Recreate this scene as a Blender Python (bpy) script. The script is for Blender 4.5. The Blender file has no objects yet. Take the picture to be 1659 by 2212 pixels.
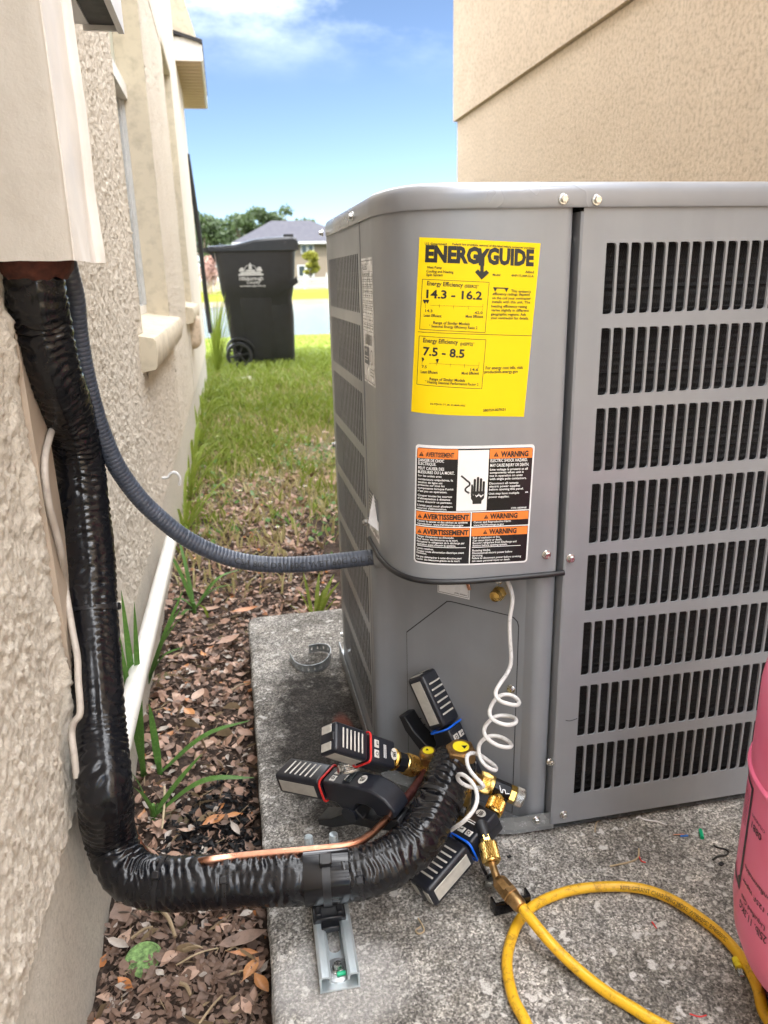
import bpy, bmesh, math, random
import numpy as np
from mathutils import Vector, Matrix, noise as mnoise

random.seed(7)
rng = np.random.default_rng(11)
scene = bpy.context.scene
COL = scene.collection

# ------------------------------------------------------------------ camera
FOC, PCX, PCY = 1640.0, 829.5, 1106.0          # a 26 mm phone lens on a 1659 x 2212 frame
EYE = np.array([0.0, 0.0, 0.77])
def _basis(slope=-.024, vp=(488, 607)):
    a = np.array([vp[0]-PCX, vp[1]-PCY, FOC]); b = np.array([vp[0]+1000-PCX, vp[1]+slope*1000-PCY, FOC])
    y = a/np.linalg.norm(a); z = np.cross(a, b); z /= np.linalg.norm(z)
    if z[1] > 0: z = -z
    return np.array([np.cross(y, z), y, z])
ROT = _basis()
cam_data = bpy.data.cameras.new('camera')
cam = bpy.data.objects.new('camera', cam_data); COL.objects.link(cam)
cam_data.sensor_fit = 'VERTICAL'; cam_data.sensor_height = 36.0; cam_data.lens = FOC/2212*36.0
cam_data.clip_start = 0.02; cam_data.clip_end = 3000
m4 = Matrix.Identity(4)
for r in range(3):
    m4[r][0] = ROT[r, 0]; m4[r][1] = -ROT[r, 1]; m4[r][2] = -ROT[r, 2]; m4[r][3] = EYE[r]
cam.matrix_world = m4
cam_data.dof.use_dof = True; cam_data.dof.focus_distance = 0.98; cam_data.dof.aperture_fstop = 8.5
scene.camera = cam

# ------------------------------------------------------------------ sky and sun
SUN_EL, SUN_AZ = math.radians(42), math.radians(242)     # azimuth clockwise from +Y: low on the left, over the house
world = bpy.data.worlds.new('World'); scene.world = world; world.use_nodes = True
world.cycles.sampling_method = 'MANUAL'; world.cycles.sample_map_resolution = 2048
wn = world.node_tree.nodes; wl = world.node_tree.links; wn.clear()
w_out = wn.new('ShaderNodeOutputWorld'); w_bg = wn.new('ShaderNodeBackground')
w_sky = wn.new('ShaderNodeTexSky'); w_sky.sky_type = 'NISHITA'; w_sky.sun_disc = False
w_sky.sun_elevation = SUN_EL; w_sky.sun_rotation = SUN_AZ; w_sky.altitude = 4500; w_sky.air_density = 1.1; w_sky.dust_density = 0.0; w_sky.ozone_density = 1.0
w_tc = wn.new('ShaderNodeTexCoord'); w_map = wn.new('ShaderNodeMapping'); w_map.inputs['Scale'].default_value = (1, 1, 2.2)
w_n = wn.new('ShaderNodeTexNoise'); w_n.inputs['Scale'].default_value = 3.6; w_n.inputs['Detail'].default_value = 9; w_n.inputs['Roughness'].default_value = .58
w_map.inputs['Location'].default_value = (1.771, 2.849, 0.205)
w_ramp = wn.new('ShaderNodeValToRGB'); w_ramp.color_ramp.elements[0].position = .37; w_ramp.color_ramp.elements[1].position = .62
w_mix = wn.new('ShaderNodeMix'); w_mix.data_type = 'RGBA'
wl.new(w_tc.outputs['Generated'], w_map.inputs['Vector']); wl.new(w_map.outputs[0], w_n.inputs['Vector'])
wl.new(w_n.outputs[0], w_ramp.inputs[0])
w_sep = wn.new('ShaderNodeSeparateXYZ'); wl.new(w_tc.outputs['Generated'], w_sep.inputs[0])
w_el = wn.new('ShaderNodeMapRange'); w_el.interpolation_type = 'SMOOTHSTEP'; w_el.inputs[1].default_value = .19; w_el.inputs[2].default_value = .48      # fair-weather clouds thin out low over the horizon
wl.new(w_sep.outputs[2], w_el.inputs[0]); w_mul = wn.new('ShaderNodeMath'); w_mul.operation = 'MULTIPLY'
wl.new(w_ramp.outputs[0], w_mul.inputs[0]); wl.new(w_el.outputs[0], w_mul.inputs[1])
w_pow = wn.new('ShaderNodeMath'); w_pow.operation = 'POWER'; wl.new(w_mul.outputs[0], w_pow.inputs[0]); w_pow.inputs[1].default_value = 1.4
wl.new(w_pow.outputs[0], w_mix.inputs[0])
wl.new(w_sky.outputs[0], w_mix.inputs[6]); w_mix.inputs[7].default_value = (80, 80, 81, 1)
wl.new(w_mix.outputs[2], w_bg.inputs[0]); w_bg.inputs[1].default_value = 0.05
wl.new(w_bg.outputs[0], w_out.inputs[0])
sun_data = bpy.data.lights.new('sun', 'SUN'); sun_data.energy = 2.2; sun_data.angle = math.radians(.53); sun_data.color = (1.0, .965, .91)
sun = bpy.data.objects.new('sun', sun_data); COL.objects.link(sun)
to_sun = Vector((math.sin(SUN_AZ)*math.cos(SUN_EL), math.cos(SUN_AZ)*math.cos(SUN_EL), math.sin(SUN_EL)))
sun.rotation_euler = to_sun.to_track_quat('Z', 'Y').to_euler(); sun.location = (-8, -3, 14)
vs = scene.view_settings; vs.view_transform = 'Standard'; vs.look = 'None'; vs.exposure = 2.28; vs.gamma = 1; vs.use_curve_mapping = False
scene.cycles.max_bounces = 7; scene.cycles.diffuse_bounces = 4; scene.cycles.glossy_bounces = 3; scene.cycles.transmission_bounces = 4
scene.cycles.use_denoising = True; scene.cycles.denoiser = 'OPENIMAGEDENOISE'; scene.cycles.denoising_prefilter = 'ACCURATE'; scene.cycles.use_adaptive_sampling = False; scene.cycles.sample_clamp_indirect = 6

# ------------------------------------------------------------------ geometry from the lens: rays meet known planes
def ray(x, y): return ROT @ np.array([x-PCX, y-PCY, FOC])
def onY(x, y, Y): d = ray(x, y); return EYE + d*((Y-EYE[1])/d[1])
def onX(x, y, X): d = ray(x, y); return EYE + d*((X-EYE[0])/d[0])
def onZ(x, y, Z): d = ray(x, y); return EYE + d*((Z-EYE[2])/d[2])
def onP(x, y, p, n): d = ray(x, y); n = np.array(n, float); return EYE + d*(((np.array(p)-EYE)@n)/(d@n))
def unit(v): v = np.array(v, float); return v/np.linalg.norm(v)

# ------------------------------------------------------------------ object helpers
WLOC = {}
def tag(o, label=None, cat=None, group=None, kind=None):
    if label: o['label'] = label
    if cat: o['category'] = cat
    if group: o['group'] = group
    if kind: o['kind'] = kind
    return o
def empty(name, loc, label=None, cat=None, group=None, parent=None):
    o = bpy.data.objects.new(name, None); COL.objects.link(o); o.empty_display_size = .05
    loc = np.array(loc, float); WLOC[o] = loc
    if parent is not None: o.parent = parent; o.location = loc - WLOC[parent]
    else: o.location = loc
    return tag(o, label, cat, group)
def place(name, me, parent, c):
    o = bpy.data.objects.new(name, me); COL.objects.link(o); WLOC[o] = np.array(c, float)
    if parent is not None: o.parent = parent; o.location = WLOC[o] - WLOC[parent]
    else: o.location = WLOC[o]
    return o
def link(name, V, F, mat, parent=None, smooth=None, label=None, cat=None, group=None, kind=None, mi=None):
    """one mesh object from world-space verts; smooth = None flat, else crease angle in degrees"""
    V = np.asarray(V, float).reshape(-1, 3)
    lo, hi = V.min(0), V.max(0); c = np.array([(lo[0]+hi[0])/2, (lo[1]+hi[1])/2, lo[2]])
    me = bpy.data.meshes.new(name)
    if isinstance(F, np.ndarray) and F.ndim == 2:
        n, k = F.shape
        me.vertices.add(len(V)); me.vertices.foreach_set('co', (V-c).astype(np.float32).ravel())
        me.loops.add(n*k); me.loops.foreach_set('vertex_index', F.astype(np.int32).ravel())
        me.polygons.add(n); me.polygons.foreach_set('loop_start', np.arange(0, n*k, k, dtype=np.int32))
        me.update(calc_edges=True)
    else:
        me.from_pydata([tuple(v) for v in (V-c)], [], [tuple(int(i) for i in f) for f in F]); me.update()
    for m in (mat if isinstance(mat, (list, tuple)) else [mat]): me.materials.append(m)
    if mi is not None: me.polygons.foreach_set('material_index', np.asarray(mi, np.int32))
    if smooth is not None:
        me.polygons.foreach_set('use_smooth', np.ones(len(me.polygons), bool))
        if smooth < 179: me.set_sharp_from_angle(angle=math.radians(smooth))
    o = place(name, me, parent, c)
    return tag(o, label, cat, group, kind)

class MB:
    def __init__(s): s.V = []; s.F = []; s.n = 0; s.mi = []; s.cur = 0
    def add(s, V, F):
        V = np.asarray(V, float).reshape(-1, 3); s.V.append(V)
        for f in F: s.F.append(tuple(int(i)+s.n for i in f)); s.mi.append(s.cur)
        s.n += len(V); return s
    def box(s, lo, hi):
        x0, y0, z0 = lo; x1, y1, z1 = hi
        return s.add([(x0,y0,z0),(x1,y0,z0),(x1,y1,z0),(x0,y1,z0),(x0,y0,z1),(x1,y0,z1),(x1,y1,z1),(x0,y1,z1)],
              [(0,3,2,1),(4,5,6,7),(0,1,5,4),(1,2,6,5),(2,3,7,6),(3,0,4,7)])
    def rbox(s, fr, size, bev=.002, seg=2, off=(0,0,0)):
        V, F = rbox_data(size, bev, seg); return s.add(fr.w(V+np.array(off)), F)
    def tube(s, path, r, n=12, caps=True, closed=False, sq=1.0):
        V, F = tube_data(path, r, n, caps, closed, sq); return s.add(V, F)
    def lathe(s, fr, prof, n=24, cap=True, phase=0.0, sharp=None):
        V = []; F = []
        for (r, h) in prof:
            for k in range(n):
                a = 2*math.pi*k/n+phase; V.append((r*math.cos(a), r*math.sin(a), h))
        for i in range(len(prof)-1):
            for k in range(n):
                k2 = (k+1) % n; F.append((i*n+k, i*n+k2, (i+1)*n+k2, (i+1)*n+k))
        if cap:
            F.append(tuple(range(n-1, -1, -1))); F.append(tuple((len(prof)-1)*n+k for k in range(n)))
        return s.add(fr.w(np.array(V)), F)
    def prism(s, fr, poly, h0, h1):
        n = len(poly); V = [(p[0], p[1], h0) for p in poly]+[(p[0], p[1], h1) for p in poly]
        F = [tuple(range(n-1, -1, -1)), tuple(range(n, 2*n))]+[(i, (i+1) % n, n+(i+1) % n, n+i) for i in range(n)]
        return s.add(fr.w(np.array(V, float)), F)
    def build(s, name, mat, parent=None, smooth=None, **k):
        return link(name, np.vstack(s.V), s.F, mat, parent, smooth, mi=(s.mi if isinstance(mat, (list, tuple)) else None), **k)

class FR:
    """a local frame: origin and three axes"""
    def __init__(s, o, x, y, z): s.o = np.array(o, float); s.M = np.array([x, y, z], float)
    def w(s, V): return s.o + np.asarray(V, float) @ s.M
    def at(s, *p): return FR(s.w(np.array(p, float)), *s.M)
def frame_z(o, z, up=(0, 0, 1)):
    z = unit(z); up = np.array(up, float)
    if abs(z@unit(up)) > .98: up = np.array([1.0, 0, 0])
    x = unit(np.cross(up, z)); y = np.cross(z, x); return FR(o, x, y, z)
def frame_xz(o, x, z):
    """x exact, z as near as possible"""
    x = unit(x); z = np.array(z, float); z = unit(z-x*(x@z)); return FR(o, x, np.cross(z, x), z)
_rb = {}
def rbox_data(size, bev, seg):
    key = (tuple(round(float(a), 5) for a in size), round(bev, 5), seg)
    if key not in _rb:
        bm = bmesh.new(); bmesh.ops.create_cube(bm, size=1.0)
        bmesh.ops.scale(bm, vec=Vector(size), verts=bm.verts)
        if bev > 0: bmesh.ops.bevel(bm, geom=list(bm.edges), offset=bev, segments=seg, affect='EDGES', profile=.5)
        bm.verts.index_update()
        _rb[key] = (np.array([v.co[:] for v in bm.verts]), [tuple(v.index for v in f.verts) for f in bm.faces]); bm.free()
    return _rb[key]
def catmull(P, step=None, n=10):
    P = np.asarray(P, float); Q = np.vstack([2*P[0]-P[1], P, 2*P[-1]-P[-2]]); out = []
    for i in range(1, len(Q)-2):
        a, b, c, d = Q[i-1:i+3]
        for t in np.linspace(0, 1, n, endpoint=False):
            out.append(.5*((2*b)+(c-a)*t+(2*a-5*b+4*c-d)*t*t+(3*b-a-3*c+d)*t**3))
    out.append(P[-1]); out = np.array(out)
    if step:
        L = np.r_[0, np.cumsum(np.linalg.norm(np.diff(out, axis=0), axis=1))]
        s = np.linspace(0, L[-1], max(2, int(L[-1]/step)+1))
        out = np.stack([np.interp(s, L, out[:, k]) for k in range(out.shape[1])], 1)
    return out
def frames(path):
    path = np.asarray(path, float); T = np.gradient(path, axis=0); T /= np.linalg.norm(T, axis=1)[:, None]
    up = np.array([0, 0, 1.0]) if abs(T[0][2]) < .9 else np.array([0, -1.0, 0])
    N = unit(up-T[0]*(up@T[0])); Ns = [N]
    for i in range(1, len(path)):
        N = Ns[-1]-T[i]*(Ns[-1]@T[i]); Ns.append(unit(N))
    Ns = np.array(Ns); return T, Ns, np.cross(T, Ns)
def tube_data(path, r, n=12, caps=True, closed=False, sq=1.0):
    path = np.asarray(path, float); T, N, B = frames(path); m = len(path)
    r = np.broadcast_to(np.asarray(r, float), (m,))
    a = np.linspace(0, 2*math.pi, n, endpoint=False)
    V = path[:, None, :]+r[:, None, None]*(np.cos(a)[None, :, None]*N[:, None, :]*sq+np.sin(a)[None, :, None]*B[:, None, :])
    F = [(i*n+k, i*n+(k+1) % n, (i+1)*n+(k+1) % n, (i+1)*n+k) for i in range(m-1) for k in range(n)]
    if closed: F += [((m-1)*n+k, (m-1)*n+(k+1) % n, (k+1) % n, k) for k in range(n)]
    elif caps: F += [tuple(range(n-1, -1, -1)), tuple((m-1)*n+k for k in range(n))]
    return V.reshape(-1, 3), F
def gridF(nu, nv):
    i, j = np.meshgrid(np.arange(nu-1), np.arange(nv-1), indexing='ij'); a = (i*nv+j).ravel()
    return np.stack([a, a+nv, a+nv+1, a+1], 1)
def vnoise(x, y, seed=0):
    """numpy value noise, about -1..1"""
    xi = np.floor(x).astype(np.int64); yi = np.floor(y).astype(np.int64); xf = x-xi; yf = y-yi
    def h(a, b):
        n = (a*374761393+b*668265263+seed*1274126177) & 0xffffffff
        n = ((n ^ (n >> 13))*1274126177) & 0xffffffff
        return ((n ^ (n >> 16)) & 0xffff)/32767.5-1
    u = xf*xf*(3-2*xf); v = yf*yf*(3-2*yf)
    return (h(xi, yi)*(1-u)+h(xi+1, yi)*u)*(1-v)+(h(xi, yi+1)*(1-u)+h(xi+1, yi+1)*u)*v
def fbm(x, y, o=4, seed=0):
    s = 0; a = 1; t = 0
    for k in range(o): s = s+a*vnoise(x*2**k+k*17.3, y*2**k+k*9.1, seed+k); t += a; a *= .5
    return s/t

# ------------------------------------------------------------------ materials
def srgb(*c): return tuple((v/255/12.92 if v/255 <= .04045 else ((v/255+.055)/1.055)**2.4) for v in c)
class NT:
    def __init__(s, name):
        s.m = bpy.data.materials.new(name); s.m.use_nodes = True; s.t = s.m.node_tree; s.n = s.t.nodes; s.l = s.t.links
        s.b = s.n['Principled BSDF']; s.co = s.n.new('ShaderNodeTexCoord')
        s.g = s.n.new('ShaderNodeNewGeometry')
    def pos(s, scale=(1,1,1)):
        mp = s.n.new('ShaderNodeMapping'); mp.inputs['Scale'].default_value = scale
        s.l.new(s.g.outputs['Position'], mp.inputs['Vector']); return mp.outputs[0]
    def noise(s, sc, det=4, rough=.55, vec=None, dist=0):
        n = s.n.new('ShaderNodeTexNoise'); n.inputs['Scale'].default_value = sc; n.inputs['Detail'].default_value = det
        n.inputs['Roughness'].default_value = rough; n.inputs['Distortion'].default_value = dist
        s.l.new(vec if vec is not None else s.pos(), n.inputs['Vector']); return n.outputs[0]
    def warp(s, amt, sc):
        n = s.n.new('ShaderNodeTexNoise'); n.inputs['Scale'].default_value = sc; n.inputs['Detail'].default_value = 3; s.l.new(s.pos(), n.inputs['Vector'])
        a = s.n.new('ShaderNodeVectorMath'); a.operation = 'SCALE'; a.inputs['Scale'].default_value = amt; s.l.new(n.outputs['Color'], a.inputs[0])
        b = s.n.new('ShaderNodeVectorMath'); b.operation = 'ADD'; s.l.new(s.pos(), b.inputs[0]); s.l.new(a.outputs[0], b.inputs[1]); return b.outputs[0]
    def voro(s, sc, feat='F1', out='Distance', vec=None, rand=1):
        n = s.n.new('ShaderNodeTexVoronoi'); n.feature = feat; n.inputs['Scale'].default_value = sc; n.inputs['Randomness'].default_value = rand
        s.l.new(vec if vec is not None else s.pos(), n.inputs['Vector']); return n.outputs[out]
    def ramp(s, fac, stops, interp='LINEAR'):
        r = s.n.new('ShaderNodeValToRGB'); r.color_ramp.interpolation = interp; e = r.color_ramp.elements
        while len(e) < len(stops): e.new(.5)
        for k, (p, c) in enumerate(stops):
            e[k].position = p; e[k].color = (*c, 1) if isinstance(c, tuple) else (c, c, c, 1)
        s.l.new(fac, r.inputs[0]); return r.outputs[0]
    def mix(s, fac, a, b, mode='MIX'):
        x = s.n.new('ShaderNodeMix'); x.data_type = 'RGBA'; x.blend_type = mode
        for i, v in ((0, fac), (6, a), (7, b)):
            if isinstance(v, (int, float)): x.inputs[i].default_value = v
            elif isinstance(v, tuple): x.inputs[i].default_value = (*v, 1)
            else: s.l.new(v, x.inputs[i])
        return x.outputs[2]
    def math(s, op, a, b=0.0):
        x = s.n.new('ShaderNodeMath'); x.operation = op
        for i, v in ((0, a), (1, b)):
            if isinstance(v, (int, float)): x.inputs[i].default_value = v
            else: s.l.new(v, x.inputs[i])
        return x.outputs[0]
    def sepxyz(s, vec=None):
        x = s.n.new('ShaderNodeSeparateXYZ'); s.l.new(vec if vec is not None else s.g.outputs['Position'], x.inputs[0]); return x.outputs
    def bump(s, h, strength=.3, dist=.001):
        b = s.n.new('ShaderNodeBump'); b.inputs['Strength'].default_value = strength; b.inputs['Distance'].default_value = dist
        s.l.new(h, b.inputs['Height']); s.l.new(b.outputs[0], s.b.inputs['Normal']); return s
    def set(s, col=None, rough=None, metal=None, spec=None, **k):
        for nm, v in (('Base Color', col), ('Roughness', rough), ('Metallic', metal), ('Specular IOR Level', spec), *k.items()):
            if v is None: continue
            if isinstance(v, tuple): s.b.inputs[nm].default_value = (*v, 1)
            elif isinstance(v, (int, float)): s.b.inputs[nm].default_value = v
            else: s.l.new(v, s.b.inputs[nm])
        return s
def plain(name, col, rough=.5, metal=0.0, var=.12, sc=40, spec=.5, bump=0.0, bsc=200, **k):
    t = NT(name); n = t.noise(sc, 5, .6)
    lo = tuple(max(0, c*(1-var)) for c in col); hi = tuple(min(1, c*(1+var)) for c in col)
    t.set(t.ramp(n, [(.3, lo), (.7, hi)]), t.ramp(n, [(.3, max(.02, rough*.85)), (.7, min(1, rough*1.15))]), metal, spec, **k)
    if bump: t.bump(t.noise(bsc, 3), bump, .001)
    return t.m
M = {}
# painted sheet metal of the unit
t = NT('grey_paint'); n = t.noise(14, 5, .6); f = t.noise(900, 2)
strk = t.ramp(t.noise(26, 4, .55, t.pos((1, 1, .06))), [(.45, 0.0), (.85, .30)]); dst = t.ramp(t.noise(3, 3, .5), [(.40, 0.0), (.8, .22)])
t.set(t.mix(dst, t.mix(strk, t.ramp(n, [(.3, (.236, .248, .268)), (.7, (.264, .277, .298))]), (.335, .35, .365)), (.305, .31, .312)), t.ramp(t.noise(8, 3, .5), [(.35, .30), (.7, .42)]), .18, .5)
M['paint'] = t.m
t = NT('lid_paint'); n = t.noise(22, 6, .65)
t.set(t.ramp(t.noise(10, 3, .5), [(.3, (.25, .263, .29)), (.7, (.28, .292, .318))]), t.ramp(t.noise(9, 3, .5), [(.35, .24), (.7, .36)]), .3, .5); M['lid'] = t.m
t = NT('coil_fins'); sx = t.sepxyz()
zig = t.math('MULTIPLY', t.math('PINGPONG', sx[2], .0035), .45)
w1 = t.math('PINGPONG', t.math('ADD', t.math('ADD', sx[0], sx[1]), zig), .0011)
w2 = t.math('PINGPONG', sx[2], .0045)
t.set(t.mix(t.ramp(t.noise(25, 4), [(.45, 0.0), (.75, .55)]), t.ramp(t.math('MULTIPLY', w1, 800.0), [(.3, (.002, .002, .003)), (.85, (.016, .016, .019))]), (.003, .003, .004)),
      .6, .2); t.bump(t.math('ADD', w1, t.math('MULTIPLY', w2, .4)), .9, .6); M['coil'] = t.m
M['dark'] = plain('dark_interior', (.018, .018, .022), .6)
M['galv'] = (lambda t: (t.set(t.mix(t.ramp(t.noise(120, 5, .75), [(.56, 0.0), (.62, 1.0)]), t.ramp(t.voro(70, out='Color'), [(.2, (.30, .32, .33)), (.9, (.44, .46, .47))]), (.62, .63, .66)), t.ramp(t.noise(60), [(.3, .32), (.7, .52)]), .75), t.bump(t.noise(160), .1, .0006), t.m)[2])(NT('galvanised'))
M['zinc'] = (lambda t: (t.set(t.ramp(t.noise(45, 6, .7, t.pos((1, .25, 1))), [(.25, (.44, .52, .56)), (.5, (.62, .70, .74)), (.78, (.76, .78, .78))]), t.ramp(t.noise(90, 5, .7), [(.3, .26), (.7, .45)]), .6), t.bump(t.noise(220), .06, .0005), t.m)[2])(NT('zinc_strut'))
M['steel'] = plain('bright_steel', (.62, .62, .6), .26, 1.0, .12, 300)
M['chrome'] = plain('knurled_steel', (.5, .51, .5), .3, 1.0, .2, 600)
M['rod'] = plain('zinc_rod', (.62, .70, .74), .3, .55, .2, 150)
M['brass'] = (lambda t: (t.set(t.ramp(t.noise(70, 5, .7), [(.3, (.50, .31, .085)), (.55, (.72, .49, .16)), (.8, (.78, .58, .25))]), t.ramp(t.noise(120, 4), [(.3, .20), (.7, .40)]), 1.0), t.m)[1])(NT('brass'))
M['gold'] = plain('gold_brass', (.85, .56, .15), .2, 1.0, .12, 200)
M['bronze'] = plain('dull_brass', (.40, .25, .11), .38, .95, .3, 160)
# copper with heat stains: own shape along the tube
t = NT('copper'); n = t.noise(28, 5, .6)
t.set(t.mix(t.ramp(t.noise(55, 5, .7), [(.58, 0.0), (.72, .6)]), t.ramp(n, [(.3, (.40, .175, .105)), (.7, (.58, .30, .20))]), (.30, .10, .07)), t.ramp(t.noise(90), [(.3, .22), (.7, .42)]), 1.0); M['copper'] = t.m
M['burnt'] = plain('burnt_copper', (.16, .06, .055), .5, .8, .5, 120)
M['trim'] = plain('black_rubber_trim', (.013, .013, .015), .42)
# vinyl jacket
t = NT('black_vinyl'); n = t.noise(300, 5, .65)
dust = t.ramp(t.noise(38, 7, .72, t.pos((1, 1, .6))), [(.56, 0.0), (.74, .5)])
t.set(t.mix(dust, (.0042, .0046, .0066), (.022, .023, .026)), t.ramp(t.noise(60, 4), [(.3, .17), (.7, .32)]), 0.0, .5); t.bump(n, .10, .0006); M['vinyl'] = t.m
M['band'] = plain('black_gloss_band', (.005, .005, .007), .13, 0, .1, 60, .4)
M['tie'] = plain('black_nylon', (.011, .011, .013), .3)
M['thread'] = plain('stitching', (.30, .30, .31), .8)
M['conduit'] = plain('grey_conduit', (.056, .067, .092), .34, 0, .2, 60)
M['conduit_end'] = plain('conduit_fitting', (.23, .24, .25), .45)
M['pvc'] = plain('white_pvc', (.74, .72, .67), .32, 0, .07, 30)
M['wire_white'] = (lambda t: (t.set(t.mix(t.ramp(t.noise(120, 6, .75), [(.55, 0.0), (.7, .7)]), t.ramp(t.noise(30), [(.3, (.60, .59, .58)), (.7, (.74, .73, .72))]), (.22, .2, .19)), .4), t.m)[1])(NT('white_wire'))
M['wire_beige'] = (lambda t: (t.set(t.mix(t.ramp(t.noise(60, 6, .75), [(.5, 0.0), (.75, .6)]), (.43, .38, .33), (.20, .16, .14)), .5), t.m)[1])(NT('old_cable'))
M['navy'] = plain('navy_plastic', (.0125, .0145, .021), .36, 0, .2, 120, .5, .06, 900)
M['navy2'] = plain('dark_plastic', (.008, .009, .012), .42, 0, .2, 120)
M['red'] = plain('red_ring', (.62, .03, .028), .35)
M['blue'] = plain('blue_ring', (.008, .13, .72), .35)
M['silver'] = plain('silver_sticker', (.50, .48, .43), .42, .25, .12, 90)
M['stripe'] = plain('pale_rubber', (.52, .50, .46), .55)
M['button'] = plain('button', (.62, .6, .56), .5)
M['screen'] = plain('dark_display', (.02, .026, .03), .12)
M['white'] = plain('white_print', (.82, .82, .82), .35, 0, .03)
M['label_white'] = plain('white_label', (.78, .78, .8), .28, 0, .04)
M['black'] = plain('black_print', (.012, .012, .012), .35)
M['label_black'] = plain('black_label', (.010, .010, .013), .2, 0, .3, 50)
M['orange'] = plain('orange_label', (.83, .23, .045), .25, 0, .05)
t = NT('yellow_label'); n = t.noise(26, 6, .7)
t.set(t.mix(t.ramp(n, [(.62, 0.0), (.75, .35)]), (.86, .62, .003), (.55, .38, .02)), .5, 0, .25); M['yellow'] = t.m
M['yellow_tag'] = plain('yellow_tag', (.80, .66, .02), .4)
t = NT('yellow_rubber'); dirt = t.ramp(t.noise(60, 8, .78, t.pos((1, 1, 1))), [(.53, 0.0), (.60, .35), (.72, .95)])
t.set(t.mix(dirt, t.ramp(t.noise(14), [(.3, (.66, .36, .012)), (.7, (.80, .47, .022))]), (.10, .055, .015)), t.ramp(t.noise(60), [(.3, .3), (.7, .5)])); M['hose'] = t.m
t = NT('pink_tank'); n = t.noise(9, 6, .65)
t.set(t.mix(t.ramp(t.noise(48, 7, .75), [(.60, 0.0), (.72, .5)]), t.ramp(n, [(.3, (.86, .15, .30)), (.7, (.90, .23, .39))]), (.72, .42, .46)), t.ramp(n, [(.3, .3), (.7, .48)])); M['pink'] = t.m
M['pink2'] = plain('pink_collar', (.74, .09, .24), .4)
M['green_bit'] = plain('green_sleeve', (.0, .36, .17), .35)
M['blue_bit'] = plain('blue_sleeve', (.03, .16, .55), .4)
M['black_bit'] = plain('black_scrap', (.012, .012, .012), .45)
# stucco
def stucco(name, a, b, sc=90, bs=.6, dirt=.25, gr=.45):
    t = NT(name); n1 = t.noise(3.0, 6, .62); n2 = t.noise(sc, 6, .62)
    base = t.ramp(n1, [(.25, a), (.75, b)])
    base = t.mix(t.ramp(n2, [(.30, gr), (.54, 0.0)]), base, tuple(c*.52 for c in a))
    dr = t.ramp(t.noise(7, 8, .75, t.pos((1, 1, .35))), [(.56, 0.0), (.8, dirt)])
    t.set(t.mix(dr, base, (.16, .13, .10)), .88, 0, .25); t.bump(t.noise(sc*1.3, 7, .7), bs, .004); return t.m
M['stucco'] = stucco('beige_stucco', (.67, .605, .51), (.74, .675, .58), 230, .9)
M['stucco2'] = stucco('beige_stucco_far', (.67, .605, .51), (.74, .675, .58), 120, 1.0, .25, .6)
M['stucco_far'] = stucco('tan_stucco', (.57, .455, .34), (.64, .52, .40), 48, 1.0, .2, .7)
M['smooth_wall'] = stucco('smooth_plaster', (.56, .49, .37), (.61, .54, .42), 25, .12, .3)
M['foundation'] = stucco('foundation_coat', (.54, .50, .43), (.62, .58, .51), 160, .55, .35)
t = NT('cover_paint'); t.set(t.mix(t.ramp(t.noise(6, 7, .7), [(.6, 0.0), (.8, .4)]), t.ramp(t.noise(2.5), [(.3, (.42, .382, .33)), (.7, (.48, .437, .38))]), (.35, .28, .21)), t.ramp(t.noise(30), [(.3, .35), (.7, .6)])); t.bump(t.noise(28, 7, .7), .5, .004); M['cover'] = t.m
M['cover_lit'] = plain('cover_paint_lit', (.70, .66, .61), .5, 0, .08, 20, .4, .3, 120)  # paler copy for the cover's side face: the light on it is painted in
M['channel'] = plain('beige_channel', (.42, .34, .265), .6, 0, .15, 12)
M['foam'] = plain('brown_foam', (.085, .03, .022), .8, 0, .5, 90, .3, .8, 150)
M['boxwhite'] = plain('white_box', (.66, .66, .65), .45, 0, .04)
M['trimwhite'] = plain('white_trim', (.72, .70, .66), .5, 0, .06)
M['alu'] = plain('window_aluminium', (.55, .55, .54), .4, .4, .1)
t = NT('window_glass'); t.set((.03, .04, .045), .04, 0, .8); M['glass'] = t.m
M['transom'] = plain('transom_panel', (.50, .52, .44), .4, 0, .05, 8)
M['soffit'] = plain('soffit', (.52, .40, .27), .7, 0, .05)
M['shingle'] = plain('dark_shingle', (.035, .034, .036), .9, 0, .4, 30)
M['downspout'] = plain('black_downspout', (.02, .021, .024), .4)
# concrete: salt-and-pepper aggregate, mildew and a dark stain beside the unit
t = NT('concrete'); v = t.voro(420, out='Color'); v2 = t.voro(170, out='Color'); big = t.voro(62, 'F1', 'Distance', vec=t.warp(.035, 55))
spk = t.ramp(v, [(.12, (.135, .126, .112)), (.40, (.28, .265, .24)), (.62, (.395, .375, .345)), (.92, (.56, .535, .50))])
sp2 = t.ramp(v2, [(.2, .45), (.55, .95), (.85, 1.45)])
base = t.mix(.55, spk, t.mix(1.0, spk, sp2, 'MULTIPLY'))
base = t.mix(t.ramp(t.noise(260, 3, .6), [(.40, .65), (.56, .0)]), base, (.055, .054, .053))
dkm = t.ramp(t.noise(6.5, 7, .68), [(.40, .72), (.56, 0.0)]); base = t.mix(dkm, base, t.mix(1.0, base, (.42, .40, .37), 'MULTIPLY'))
msk = t.ramp(t.noise(15, 6, .65), [(.46, 0.0), (.66, .8)])
base = t.mix(msk, base, t.mix(1.0, base, (1.7, 1.68, 1.64), 'MULTIPLY'))
agg = t.math('MULTIPLY', t.ramp(big, [(.24, 1.0), (.36, 0.0)]), t.ramp(t.noise(34, 3), [(.50, 0.0), (.56, 1.0)]))
base = t.mix(agg, base, t.ramp(t.noise(700, 3), [(.3, (.40, .385, .36)), (.7, (.66, .64, .61))]))
xyz = t.sepxyz()
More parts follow.
